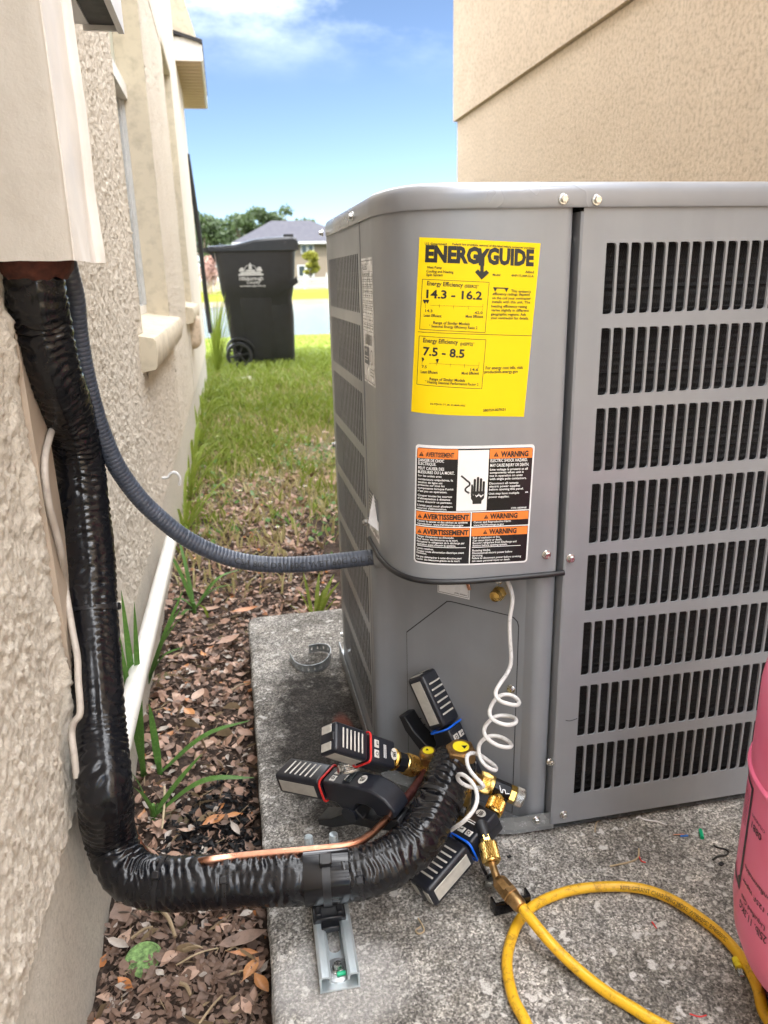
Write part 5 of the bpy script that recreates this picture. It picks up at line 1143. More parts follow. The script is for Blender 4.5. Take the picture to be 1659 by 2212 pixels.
def panel_bits(t, fr, xs, top, HW, screen=True):
    """buttons, display and logo on the +z face, reading towards the head"""
    for k, y in enumerate((-.0068, .0068)):
        mb = MB(); mb.rbox(fr.at(xs[0], y, top), (.0085, .0105, .0014), .0006, 2); b = mb.build('button', M['button'], t, 50)
        m2 = MB()
        if k: m2.lathe(fr.at(xs[0], y, top), [(.0026, .0007), (.0026, .0010), (.0017, .0010), (.0017, .0007)], 14, False)
        else: m2.rbox(fr.at(xs[0], y-.001, top+.0009), (.0012, .005, .0004), 0); m2.rbox(fr.at(xs[0]-.0012, y+.0014, top+.0009), (.003, .0012, .0004), 0)
        m2.build('symbol', M['black'], b)
    if screen:
        mb = MB(); mb.rbox(fr.at(xs[1], 0, top), (.012, .017, .0012), .0005, 1); sc = mb.build('display', M['screen'], t)
        mb = MB(); mb.rbox(fr.at(xs[1]+.0045, 0, top+.0008), (.0012, .013, .0004), 0); mb.build('display_bar', M['white'], sc)
    else:
        mb = MB(); mb.rbox(fr.at(xs[1]-.0016, 0, top), (.0012, .018, .0006), 0); mb.rbox(fr.at(xs[1]+.0016, 0, top), (.0012, .018, .0006), 0); mb.build('print_bars', M['white'], t)
    mb = MB(); n = 28; V = [(5.6e-3*math.cos(2*math.pi*k/n), 8.2e-3*math.sin(2*math.pi*k/n), .0002) for k in range(n)]; V2 = [(v[0], v[1], .0010) for v in V]
    mb.add(fr.w(np.array(V+V2)+np.array([xs[2], 0, top])), [tuple(range(n, 2*n))]+[(i, (i+1) % n, n+(i+1) % n, n+i) for i in range(n)]); lg = mb.build('logo_plate', M['button'], t, 40)
    tv, tf = text2d('JB', .03); tv = (tv-[(tv[:, 0].min()+tv[:, 0].max())/2, CAP/2])/CAP*.0062
    mb = MB(); mb.add(fr.w(np.c_[-tv[:, 1]*1.0+xs[2], tv[:, 0]*1.0, np.full(len(tv), top+.0012)]), tf); mb.build('logo', M['black'], lg)
CU = [(.0, -.022), (.002, -.010), (.010, .003), (.022, .011), (.036, .0150), (.113, .0160), (.113, -.016), (.098, -.018), (.088, -.030), (.074, -.031), (.068, -.018), (.060, -.012), (.046, -.011), (.036, -.016), (.033, -.026), (.010, -.027)]
CLV = [(-.003, -.036), (.003, -.0285), (.030, -.0305), (.044, -.038), (.062, -.038), (.070, -.026), (.088, -.026), (.100, -.040), (.124, -.052), (.150, -.057), (.152, -.068), (.128, -.068), (.104, -.060), (.084, -.053), (.050, -.053), (.022, -.050), (.004, -.044)]
def clamp_probe(fr, ring, label, sc=1.0):
    fr = FR(fr.o, *(fr.M*sc)); t = empty('clamp_probe', fr.w((.1, 0, -.03)), label, 'temperature probe', 'wireless refrigerant probes')
    mb = MB(); mb.prism(FR(fr.o, fr.M[0], fr.M[2], -fr.M[1]), CU, -.0165, .0165); up_ = mb.build('upper_jaw', M['navy'], t, 40)
    bv = up_.modifiers.new('bevel', 'BEVEL'); bv.width = .0028*sc; bv.segments = 2; bv.limit_method = 'ANGLE'; bv.angle_limit = math.radians(40)
    mb = MB(); mb.prism(FR(fr.o, fr.M[0], fr.M[2], -fr.M[1]), CLV, -.0135, .0135); lw_ = mb.build('lever', M['navy2'], t, 40)
    bv = lw_.modifiers.new('bevel', 'BEVEL'); bv.width = .0012*sc; bv.segments = 1; bv.limit_method = 'ANGLE'
    for k in range(4):
        mb = MB(); mb.rbox(fr.at(.112+.0105*k, -.0140, -.0535-.0022*k), (.0016, .001, .011), 0); mb.build('lever_rib', M['navy'], lw_)
    for k in range(3):
        mb = MB(); mb.rbox(fr.at(.012+.012*k, -.0140, -.040), (.0012, .001, .013), 0); mb.build('lever_rib', M['navy'], lw_)
    mb = MB(); fp_ = FR(fr.w((.081, 0, -.033)), fr.M[0], fr.M[2], -fr.M[1]); mb.lathe(fp_, [(.0115, -.018), (.0115, .018), (.0095, .0195), (.0055, .0195), (.005, .0185)], 22); mb.build('pivot', M['navy'], t, 40)
    probe_common(t, fr, .1145, .082, .040, .033, ring)
    panel_bits(t, fr, (.098, .074, .052), .0162, .033)
    return t
i = np.argmin([np.hypot(*(np.array(proj(p))-(852, 1752))) for p in cpl]); N1 = cpl[i]; H1 = onZ(628, 1678, .088)
e3 = np.array([.05, -.22, 1.0]); e1 = unit(H1-(N1+.028*unit(e3))); fr = frame_xz(N1, e1, e3); fr = FR(N1-fr.w((.016, 0, -.028))+N1, *fr.M)
clamp_probe(fr, 'red', 'dark clamp probe with a red ring biting the thin copper tube', 1.0)
TOP2 = onP(922, 1452, (*(VA+.012*VN), 0), (*VN, 0)); NO2 = onY(1020, 1668, .90)
e1 = unit(TOP2-NO2); Ln = float(np.linalg.norm(TOP2-NO2)); fr = frame_xz(NO2, e1, (.62, -.72, .1)); fr.o = TOP2-fr.M[0]*.198+fr.M[2]*(-.010)
clamp_probe(fr, 'blue', 'dark clamp probe with a blue ring leaning on the grey valve panel', 1.0)
def pressure_probe(fr, ring, label, BL=.060, HL=.082):
    t = empty('pressure_probe', fr.w((.08, 0, -.02)), label, 'pressure probe', 'wireless refrigerant probes')
    mb = MB(); mb.rbox(fr.at(BL/2, 0, 0), (BL, .038, .031), .0035, 2); bd = mb.build('body', M['navy'], t, 50)
    mb = MB(); mb.rbox(fr.at(BL/2, 0, 0), (BL*.96, .0384, .0006), 0); mb.build('seam', M['navy2'], bd)
    probe_common(t, fr, BL+.0015, HL, .040, .033, ring); panel_bits(t, fr, (BL-.011, BL-.027, BL-.044), .0156, .033, False); return t
fr = frame_xz(P3a+ax3*.072, ax3, (.12, -.62, .80)); pressure_probe(fr, 'red', 'dark pressure probe with a red ring screwed to the small brass valve', .048, .060)
E4 = onZ(914, 1926, .018); e1 = unit(E4-KN); fr = frame_xz(KN+e1*.004, e1, (-.80, -.30, .52)); L4 = float(np.linalg.norm(E4-KN)); pressure_probe(fr, 'blue', 'dark pressure probe with a blue ring resting slantwise on the pad', L4*.40, L4*.555)
P4 = fr
# grey knurled side cap under the red pressure probe
q = onY(757, 1657, P3b[1]+.012); mb = MB(); fq = frame_z(q, (-1, -.25, .05)); mb.lathe(fq, [(.004, -.02), (.004, -.006)], 12); knurl(mb, fq, .0085, -.006, .010, 24, 1); mb.lathe(fq, [(.0055, .010), (.0065, .012), (.0055, .014), (.0065, .016), (.005, .018)], 14)
mb.build('side_port_cap', M['chrome'], None, 35, label='grey knurled port cap hanging under the red pressure probe', cat='port cap')
MB().tube([onZ(762, 1661, .0)+np.array([0, 0, .002]), onZ(764, 1645, .0)+np.array([0, .002, .02])], .003, 8).build('pale_peg', M['blue_bit'], None, 40, label='small pale blue peg standing on the pad behind the red clamp probe', cat='peg')

# ================================================================== charging hose with its valve
hz = .0068
lpA = [(1160, 2290), (1137, 2212), (1108, 2153), (1095, 2080), (1108, 2018), (1133, 1974), (1173, 1945), (1236, 1923), (1309, 1915), (1382, 1919), (1447, 1941), (1510, 1981), (1564, 2025), (1612, 2083), (1637, 2135), (1652, 2190), (1656, 2260)]
A1 = [onZ(px, py, hz) for px, py in lpA]
lpB = [(1112, 1936, .040), (1133, 1967, .036), (1170, 2014, .030), (1210, 2058, .018), (1258, 2102, .010), (1309, 2142, hz), (1363, 2175, hz), (1418, 2208, hz), (1500, 2250, hz)]
B1 = [onZ(px, py, z) for px, py, z in lpB]
hose_path = catmull(B1[:-1]+[np.array([.432, .500, hz]), np.array([.468, .466, hz]), np.array([.497, .462, hz]), np.array([.502, .488, hz])]+A1[::-1][1:]+[np.array([.232, .490, hz]), np.array([.262, .410, hz]), np.array([.33, .355, hz]), np.array([.43, .345, hz]), np.array([.52, .375, hz+.004]), np.array([.560, .425, .016]), np.array([.568, .472, .024])], step=.005)
hp2 = catmull([np.array([.30, .40, hz])]+A1+[np.array([.47, .44, hz]), np.array([.42, .36, hz])], step=.005)
ho = empty('charging_hose', (.38, .62, 0), 'yellow refrigerant hose looping over itself on the concrete pad', 'hose')
RH = .0064
mb = MB(); mb.tube(hose_path, RH, 18); mb.build('tube', M['hose'], ho, 60)
hL = np.r_[0, np.cumsum(np.linalg.norm(np.diff(hp2, axis=0), axis=1))]; hT = frames(hp2)[0]
i0 = np.argmin([np.hypot(*(np.array(proj(p))-(1340, 1917))) for p in hp2]); i1 = np.argmin([np.hypot(*(np.array(proj(p))-(1575, 2035))) for p in hp2]); Lt = hL[i1]-hL[i0]
sf = tube_surf(hp2, hL, RH, hT, hL[i0], np.array([-.4, -1, .6]), .0048); S = Sheet([(0, 0), (100, 0), (100, 4), (0, 4)], Lt, .0048, sf)
S.text('k', 'REFRIGERANT CHARGING HOSE WP800PSI BP4000PSI', (0, 4), (100, 4), 4, .0003, .0); S.L['k'].build('lettering', M['black'], ho)
bv_ = empty('ball_valve', onZ(1085, 1915, 0), 'dull brass shutoff valve on the end of the yellow hose', 'valve')
va = [P4.w((L4*.12, .0, -.012)), onZ(1040, 1783, .072), onZ(1046, 1803, .066)]
q0 = onZ(1041, 1787, .070); q1 = onZ(1048, 1812, .062); q2 = onZ(1055, 1832, .056); q3 = onZ(1064, 1868, .048); q4 = onZ(1072, 1893, .044); q5 = onZ(1083, 1910, .041); q6 = onZ(1100, 1930, .040); q7 = B1[0]
mb = MB(); mb.tube([P4.w((L4*.16, -.004, -.010)), q0, q1], [.0125, .010, .0075], 14); mb.build('stem_cover', M['navy2'], bv_, 40)
mb = MB(); fq = frame_z(q1, q2-q1); hexnut(mb, fq, .0078, -.004, .008); mb.build('hex', M['gold'], bv_, 30)
mb = MB(); fq = frame_z(q2, q3-q2); knurl(mb, fq, .0122, -.006, .018, 26, 6); mb.lathe(fq, [(.0105, .018), (.0098, .020)], 24); mb.build('knurled_nut', M['brass'], bv_, 30)
mb = MB(); mb.tube(catmull([q3-(q3-q2)*.1, q3, q4, q5], n=6), .0050, 12); mb.build('stub', M['bronze'], bv_, 40)
fq = frame_z(q5, q6-q5); mb = MB(); mb.lathe(fq, [(.0055, -.010), (.0098, -.004), (.0105, 0), (.0105, .016), (.009, .018)], 8); hexnut(mb, fq, .0118, .014, .022); mb.lathe(fq, [(.0092, .022), (.0092, .036), (.0075, .040)], 20); mb.build('body', M['bronze'], bv_, 30)
hc = onZ(1107, 1955, .010); mb = MB(); fh2 = FR(hc, unit((1, .10, 0)), unit((-.10, 1, 0)), (0, 0, 1)); mb.rbox(fh2, (.050, .0035, .018), .0012, 2); mb.rbox(fh2.at(-.0235, .006, 0), (.0035, .014, .018), .0012, 2); mb.rbox(fh2.at(.0235, .006, .0), (.0035, .014, .018), .0012, 2); mb.rbox(fh2.at(0, .008, -.007), (.046, .014, .003), .001, 1); mb.tube([fh2.w((0, .006, -.006)), fq.w((0, 0, .006))], .005, 10); mb.build('lever', M['band'], bv_, 40)
cpz = onZ(1062, 1918, 0); mb = MB(); fq2 = FR(cpz, (1, 0, 0), (0, 1, 0), (0, 0, 1)); mb.lathe(fq2, [(.0088, .0), (.0094, .001), (.0094, .015), (.0086, .0165), (.0066, .0165), (.0066, .004)], 24, False); mb.build('steel_cap', M['chrome'], bv_, 40)
mb = MB(); mb.tube(catmull([q1+np.array([-.006, 0, .002]), onZ(1040, 1825, .055), onZ(1036, 1848, .040), onZ(1042, 1872, .028), onZ(1052, 1893, .014), cpz+np.array([-.009, 0, .010])], step=.003), .0022, 8, sq=.5); mb.build('lanyard', M['tie'], bv_, 50)

# ================================================================== pink refrigerant cylinder, standing upside down on its collar
TC = np.array([.572, .497, 0]); tk = empty('refrigerant_cylinder', TC, 'pink refrigerant cylinder standing upside down at the right edge', 'gas cylinder')
ft_ = FR(TC, (1, 0, 0), (0, 1, 0), (0, 0, 1)); TR = .1205
pr = [(.060, .050), (.074, .058), (.092, .072), (.107, .092), (.1165, .117), (TR, .148), (TR, .300), (TR+.0022, .3015), (TR+.0028, .3035), (TR+.0022, .3055), (TR, .307), (TR, .392), (.1175, .412), (.110, .434), (.094, .452), (.06, .466), (.001, .472)]
mb = MB(); mb.lathe(ft_, pr, 72); mb.build('body', M['pink'], tk, 40)
mb = MB(); n = 48; V = []; 
for k in range(n+1):
    a = math.radians(20+320*k/n+160); zt = .062
    for r, z in ((.078, 0.0), (.080, .004), (.078, zt), (.075, zt), (.0745, 0.0)): V.append((TC[0]+r*math.cos(a), TC[1]+r*math.sin(a), z))
mb.add(V, [(k*5+j, (k+1)*5+j, (k+1)*5+(j+1) % 5, k*5+(j+1) % 5) for k in range(n) for j in range(5)]); mb.build('collar', M['pink2'], tk, 50)
mb = MB(); mb.lathe(ft_, [(.016, .012), (.016, .055)], 16); mb.build('valve_stem', M['brass'], tk, 40)
a0 = math.radians(141)
def surfK(uv, lift): a = a0+uv[:, 0]/TR; r = TR+lift; return np.c_[TC[0]+r*np.cos(a), TC[1]+r*np.sin(a), .14+uv[:, 1]]
S = Sheet([(0, 0), (150, 0), (150, 160), (0, 160)], .150, .160, surfK)
S.rect('k', 34, 8, 39, 128, .0005, 1, 4); S.rect('k', -4, 8, 38, 12, .0005, 6, 1); S.rect('k', -4, 122, 38, 127, .0005, 6, 1); S.poly('k', [(30, 118), (39, 128), (39, 108)], .0005)
def inv(st, x0, x1, y, cap): S.text('k', st, (x1, y-cap), (x0, y-cap), cap, .0005, .01, up=(0, cap))
for k in range(9): inv('Contents under pressure store', 3, 31, 26+k*4.2, 2.4)
inv('25lb. 11.3KG', 44, 92, 142, 8); inv('Liquified Gas', 46, 88, 130, 5); inv('to 125F vapor', 44, 96, 112, 5); inv('Nonflammable', 44, 96, 96, 5); inv('CYLINDERS', 44, 70, 34, 3); inv('0881', 46, 66, 46, 7)
S.L['k'].build('print', M['black'], tk)

# ================================================================== perforated strap and scraps on the pad
pts = [onZ(px, py, 0)[:2] for px, py in ((668, 1412), (690, 1410), (708, 1414), (715, 1426), (706, 1442), (686, 1451), (660, 1452), (640, 1444), (628, 1428))]
sp = catmull(np.array(pts), step=.0042); hgt = .019; mb = MB(); 
for k in range(len(sp)-1):
    a, b = sp[k], sp[k+1]
    if k % 3 == 1:   # cell with a hole
        def P(u, v): return (*(a+(b-a)*u), .0008+v*hgt+.004*math.sin(k*.12))
        loop = [(.5+.42*math.cos(math.radians(45+45*j)), .5+.16*math.sin(math.radians(45+45*j))*1.3) for j in range(8)]
        V = [P(1, 1), P(0, 1), P(0, 0), P(1, 0)]+[P(*q) for q in loop]
        mb.add(V, [(0, 1, 6, 5, 4), (1, 2, 8, 7, 6), (2, 3, 10, 9, 8), (3, 0, 4, 11, 10)])
    else:
        z0 = .0008+.004*math.sin(k*.12); mb.add([(*a, z0), (*b, z0), (*b, z0+hgt), (*a, z0+hgt)], [(0, 1, 2, 3)])
so = mb.build('perforated_strap', M['galv'], None, None, label='curled perforated metal strap lying on the pad beside the heat pump', cat='metal strap')
so.modifiers.new('solid', 'SOLIDIFY').thickness = .0009
def bit(name, pts, r, mat, label, cat, group=None, n=8): return MB().tube(catmull(np.array(pts), n=6) if len(pts) > 2 else np.array(pts), r, n).build(name, M[mat], None, 50, label=label, cat=cat, group=group)
Zp = lambda px, py, z=.0018: onZ(px, py, z)
bit('wire_sleeve', [Zp(1513, 1793, .0032), Zp(1517, 1810, .0032)], .0028, 'green_bit', 'green wire sleeve lying on the pad near the pink cylinder', 'wire sleeve', 'green wire sleeves', 12)
bit('wire_sleeve', [Zp(1470, 1806, .0014), Zp(1486, 1805, .0014)], .0013, 'blue_bit', 'short blue wire sleeve on the pad beside the green one', 'wire sleeve')
bit('wire_scrap', [Zp(1542, 1826), Zp(1552, 1831), Zp(1566, 1834), Zp(1573, 1840), Zp(1568, 1847), Zp(1552, 1849), Zp(1540, 1857)], .0013, 'black_bit', 'bent black wire scrap on the pad near the pink cylinder', 'wire scrap')
bit('wire_scrap', [Zp(1374, 1768), Zp(1380, 1765), Zp(1395, 1771), Zp(1420, 1775), Zp(1440, 1782)], .0011, 'wire_white', 'thin white wire scrap just below the slotted front panel', 'wire scrap')
bit('twig', [Zp(1300, 1768), Zp(1288, 1778), Zp(1285, 1797)], .0009, 'straw', 'thin straw on the pad below the slotted panel corner', 'twig')
bit('twig', [Zp(1380, 1833), Zp(1378, 1852), Zp(1360, 1862), Zp(1318, 1871)], .0012, 'straw', 'curved pale twig on the pad above the yellow hose loop', 'twig')
bit('twig', [Zp(903, 1983), Zp(912, 1998), Zp(916, 2011), Zp(905, 2017), Zp(898, 2010), Zp(908, 2002)], .0010, 'straw', 'curled straw on the pad right of the strut channel', 'twig')
bit('wire_scrap', [Zp(1455, 1803), Zp(1478, 1802)], .0008, 'copper', 'tiny copper strand on the pad beside the blue sleeve', 'wire scrap')
bit('red_shred', [Zp(1380, 1850), Zp(1386, 1860), Zp(1395, 1863)], .0008, 'red', 'tiny red shred on the pad above the hose loop', 'shred')
bit('red_shred', [Zp(1716, 2000), Zp(1722, 2010)], .0008, 'red', 'tiny red shred inside the hose loop', 'shred') if False else None
bit('red_shred', [Zp(1408, 1991), Zp(1414, 1999), Zp(1418, 2005)], .0008, 'red', 'tiny red shred lying inside the yellow hose loop', 'shred')
bit('red_shred', [Zp(1490, 2190), Zp(1510, 2196), Zp(1526, 2193)], .0008, 'red', 'tiny red shred inside the hose loop near the bottom edge', 'shred')
bit('red_shred', [Zp(718-1, 1404, .003), Zp(657, 1403, .003)], .001, 'red', 'short red shred beside the curled strap', 'shred') if False else None
for px, py, s, lb in ((1558, 1866, .006, 'small black pebble on the pad left of the pink cylinder'), (1100, 1770+80, .005, 'tiny dark crumb on the pad right of the hose valve'), (1187, 2005, .0, '')):
    if s: V, F = rbox_data((s*1.3, s, s*.5), s*.18, 1); fr_ = FR(Zp(px, py, s*.25), (.9, .3, 0), (-.3, .9, 0), (0, 0, 1)); MB().add(fr_.w(V), F).build('pebble', M['char'], None, 60, label=lb, cat='pebble')
# yellow crimp connector
cc = empty('crimp_connector', Zp(1595, 2085, 0), 'yellow crimp connector beside the hose near the pink cylinder', 'connector')
a = Zp(1589, 2070, .0045); b = Zp(1597, 2092, .0045); mb = MB(); mb.lathe(frame_z(a, b-a), [(.0036, 0), (.0046, .001), (.0046, .0075), (.0041, .008), (.0041, .0125), (.0036, .013)], 18); mb.build('sleeve', M['yellow_tag'], cc, 40)
mb = MB(); fq = frame_z(b, b-a); mb.rbox(fq.at(0, 0, .005), (.006, .002, .012), .0006, 1); mb.build('tongue', M['steel'], cc)
# ================================================================== mulch: leaves, chips, twigs
def leaf_mesh(name, mat, L, W, curl, twist, seed, notch=0):
    r = random.Random(seed); nu, nv = 7, 5; V = []
    for i in range(nu):
        t = i/(nu-1); w = W*math.sin(math.pi*min(.995, max(.03, t))**(.85+.3*r.random()))
        for j in range(nv):
            s = j/(nv-1)*2-1; y = s*w/2*(1+.12*mnoise.noise((t*4, s*2, seed))); z = curl*L*(t-.5)**2*2+abs(s)**1.6*w*twist+.03*L*mnoise.noise((t*3, s*2, seed+9))
            V.append(((t-.5)*L, y, z))
    V += [(-L*.5, 0, V[2][2]), (-L*.72, L*.03, V[2][2]+.02*L)]
    F = [tuple(int(q) for q in f) for f in gridF(nu, nv)]
    # midrib as a thin raised ridge and the stalk
    k = len(V); V += [(-L*.5, -.0005, V[2][2]+.0003), (-L*.5, .0005, V[2][2]+.0003), (-L*.72, L*.03, V[2][2]+.02*L+.0006)]; F += [(k, k+1, k+2)]
    me = bpy.data.meshes.new(name); me.from_pydata(V, [], F); me.materials.append(M[mat]); me.polygons.foreach_set('use_smooth', np.ones(len(F), bool)); me.update(); return me
LEAVES = []
for k, (mt, L, W, cu, tw) in enumerate((('leaf1', .034, .017, .35, .10), ('leaf1', .040, .020, -.25, .20), ('leaf2', .032, .017, .4, .15), ('leaf3', .036, .017, .25, .22), ('leaf3', .028, .015, -.3, .1), ('leaf4', .028, .016, .3, .28), ('leaf1', .026, .014, .2, -.12), ('leaf3', .042, .016, .2, .3), ('leaf4', .024, .012, -.2, .2))):
    LEAVES.append(leaf_mesh('dry_leaf', mt, L, W, cu, tw, k+3))
def put_leaf(me, p, rz, sc, tilt, label, group='dry leaves in the mulch bed', roll=0.0):
    o = bpy.data.objects.new('dry_leaf', me); COL.objects.link(o); o.location = p; o.rotation_euler = (roll, tilt, rz); o.scale = (sc, sc, sc); return tag(o, label, 'leaf', group)
# the leaves that can be pointed out
G = lambda px, py, dz=.006: (lambda w: np.array([w[0], w[1], w[2]]))(onZ(px, py, SOIL+dz))
def ang_px(a, b): A = onZ(*a, SOIL); B = onZ(*b, SOIL); return math.atan2(B[1]-A[1], B[0]-A[0]), float(np.linalg.norm(B-A))
for mt, a, b, wr, cu, tw, lb in (
    ('leaf3', (474, 2058), (581, 2033), .36, .12, .10, 'large mauve brown leaf lying against the pad edge, lower left of the strut'),
    ('leaf2', (500, 2078), (560, 2076), .34, .15, .15, 'orange brown oval leaf just below the large mauve leaf'),
    ('leaf2', (528, 2140), (560, 2085), .42, .18, .18, 'long rust coloured leaf by the pad edge near the bottom'),
    ('leaf2', (552, 2125), (582, 2165), .45, .3, .25, 'curled orange leaf tight against the pad at the bottom'),
    ('leaf2', (440, 1803), (487, 1776), .55, .25, .2, 'shiny orange brown leaf on the black soil behind the pipe'),
    ('leaf2', (484, 1780), (524, 1774), .40, .2, .2, 'second orange leaf touching the shiny one behind the pipe'),
    ('leaf4', (500, 1792), (520, 1820), .3, .2, .2, 'narrow tan leaf crossing under the shiny orange leaf'),
    ('leaf4', (236, 2050), (282, 2068), .38, .35, .3, 'pale brown boat shaped leaf by the wall, left of the green disc'),
    ('leaf3', (252, 1970), (276, 2010), .75, .1, .1, 'round grey brown leaf against the wall foot under the pipe'),
    ('leaf3', (370, 2098), (406, 2090), .5, .4, .4, 'curled reddish leaf right of the green disc'),
    ('leaf4', (515, 1972), (551, 1955), .6, .3, .35, 'pale grey cupped leaf under the pipe beside the pad'),
    ('leaf4', (520, 1998), (548, 1985), .6, .2, .2, 'grey rounded leaf below the pale cupped leaf'),
    ('leaf1', (392, 1962), (425, 1980), .5, .2, .1, 'peach coloured leaf just under the level pipe'),
    ('leaf1', (462, 1940), (520, 1948), .45, .2, .1, 'salmon leaf half hidden under the level pipe near the pad'),
    ('leaf1', (468, 1402), (520, 1386), .5, .2, .1, 'broad pink dry leaf in the litter left of the pad corner'),
    ('leaf2', (500, 1338), (560, 1322), .35, .25, .2, 'bright orange dry leaf at the far left corner of the pad'),
    ('leaf1', (430, 1330), (478, 1322), .4, .2, .1, 'pale pink dry leaf beyond the pad corner'),
    ('leaf1', (560, 1222), (610, 1232), .45, .2, .1, 'pinkish dry leaf right under the grey conduit'),
    ('leaf1', (418, 1530), (440, 1500), .45, .25, .15, 'pink leaf in the middle of the mulch bed left of the pad'),
    ('leaf2', (400, 1545), (422, 1560), .5, .3, .2, 'small orange leaf in the mulch left of the pad'),
    ('leaf1', (515, 1590), (548, 1605), .5, .2, .1, 'pale tan leaf tucked beside the pad edge near the long green blade')):
    rz, L = ang_px(a, b); me = leaf_mesh('dry_leaf', mt, L, L*wr, cu*.6, tw, sum(map(ord, lb)) % 97); c = (onZ(*a, SOIL)+onZ(*b, SOIL))/2
    put_leaf(me, (c[0], c[1], SOIL+.014), rz, 1.0, random.uniform(-.12, .12), lb, None)
r = random.Random(5); cnt = 0
while cnt < 278:
    if r.random() < .55: x, y = r.uniform(-.225, -.022), .66+1.1*r.random()
    else: x, y = r.uniform(-.215, .19), 1.74+1.3*r.random()**1.2
    if -.02 < x < .5 and y < 1.72: continue
    dens = .62 if (y < 1.0) else 1
    if r.random() > dens: continue
    z = float(soil_z(np.array([x]), np.array([y]))[0])+.006+.004*r.random()
    k = r.choice((0, 0, 1, 1, 2, 3, 3, 4, 5, 6, 6, 7, 8))
    put_leaf(LEAVES[k], (x, y, z), r.uniform(0, 6.28), r.uniform(.55, .95), r.uniform(-.25, .25), 'small dry leaf lying among others in the mulch between wall and pad', roll=r.uniform(-.3, .3)); cnt += 1
# uncountable litter: leaf chips and needles in four tones
def litter(name, n, mat, size, region, seed, flat=.35, asp=(1.2, 3.2), label=None, lift=.004):
    q = np.random.default_rng(seed); x = q.uniform(region[0], region[1], n); y = region[2]+(region[3]-region[2])*q.random(n)
    ok = ~((x > -.018) & (y < 1.715)); x, y = x[ok], y[ok]; n = len(x); z = soil_z(x, y)+lift*q.random(n)+.001
    a = q.uniform(0, 2*math.pi, n); s = size*(.45+q.random(n)**2*1.1); w = s/q.uniform(*asp, n)
    d = np.stack([np.cos(a), np.sin(a), q.normal(0, flat, n)], 1); e = np.stack([-np.sin(a), np.cos(a), q.normal(0, flat, n)], 1); c = np.stack([x, y, z], 1)
    bend = np.zeros((n, 3)); bend[:, 2] = q.normal(0, .2, n)*s
    V = np.zeros((n*6, 3)); V[0::6] = c-d*s[:, None]/2; V[1::6] = c-d*(s*.1)[:, None]+e*w[:, None]/2+bend; V[2::6] = c+d*(s*.2)[:, None]+e*w[:, None]*.45+bend; V[3::6] = c+d*s[:, None]/2; V[4::6] = c+d*(s*.15)[:, None]-e*w[:, None]*.5; V[5::6] = c-d*(s*.15)[:, None]-e*w[:, None]*.4
    F = np.arange(n*6).reshape(-1, 6); return link(name, V, F, M[mat], None, None, label, 'litter', None, 'stuff')
REG = (-.232, .24, .18, 3.3)
for k, (mt, n, s, lb) in enumerate((('leaf3', 10500, .012, 'dark brown leaf crumbs covering the mulch bed'), ('leaf1', 700, .017, 'pinkish leaf crumbs scattered in the mulch bed'), ('leaf4', 1500, .013, 'pale grey leaf crumbs scattered in the mulch bed'), ('leaf2', 420, .013, 'orange leaf crumbs scattered in the mulch bed'))):
    litter('leaf_litter', n, mt, s, REG, 50+k, .4, (1.1, 2.6), lb, .009)
litter('leaf_litter', 2500, 'leaf1', .019, (-.232, .24, 1.0, 3.4), 57, .4, (1.1, 2.6), 'dense pinkish dry leaf crumbs covering the ground left of and behind the pad', .009)
litter('leaf_litter', 2600, 'leaf3', .012, (-.232, -.02, .5, 1.0), 58, .4, (1.1, 3.0), 'fine dark crumbs in the mulch below the level pipe', .008)
litter('needle_litter', 1300, 'straw', .034, (-.23, .24, .6, 3.4), 61, .14, (14, 26), 'thin straw and needles strewn over the mulch bed', .013)
q = np.random.default_rng(77); n = 3600; x = q.uniform(-.2, 1.2, n); y = 2.4+q.random(n)**1.5*5.2; z = lawn_z(x, y)+.012*q.random(n)+.004; a = q.uniform(0, 6.28, n); s_ = .022*(.5+q.random(n)); d = np.stack([np.cos(a), np.sin(a), q.normal(0, .3, n)], 1)*s_[:, None]; e = np.stack([-np.sin(a), np.cos(a), q.normal(0, .3, n)], 1)*(s_*.4)[:, None]; c = np.stack([x, y, z], 1)
V = np.zeros((n*4, 3)); V[0::4] = c-d; V[1::4] = c+e; V[2::4] = c+d; V[3::4] = c-e; link('leaf_litter', V, np.arange(n*4).reshape(-1, 4), M['leaf1'], None, None, 'dry leaves strewn through the shaded lawn', 'litter', None, 'stuff')
# black charred soil patch
q = np.random.default_rng(3); n = 900; c = np.stack([q.normal(-.075, .042, n), q.normal(1.04, .07, n)], 1); c = c[(c[:, 0] < -.022)]; n = len(c); V = []; F = []
for i in range(n):
    s = .0025+.0045*q.random()**2; z = float(soil_z(c[i:i+1, 0], c[i:i+1, 1])[0])+.005; o = np.array([*c[i], z]); P = q.normal(0, s, (6, 3)); P[:, 2] *= .7; V.append(o+P); b = i*6; F += [(b, b+1, b+2), (b+2, b+1, b+3), (b+3, b+4, b+5), (b, b+2, b+4), (b+1, b+5, b+3)]
link('charcoal_crumbs', np.vstack(V), F, M['char'], None, None, 'black charred crumbs on the soil behind the level pipe', 'crumbs', None, 'stuff')
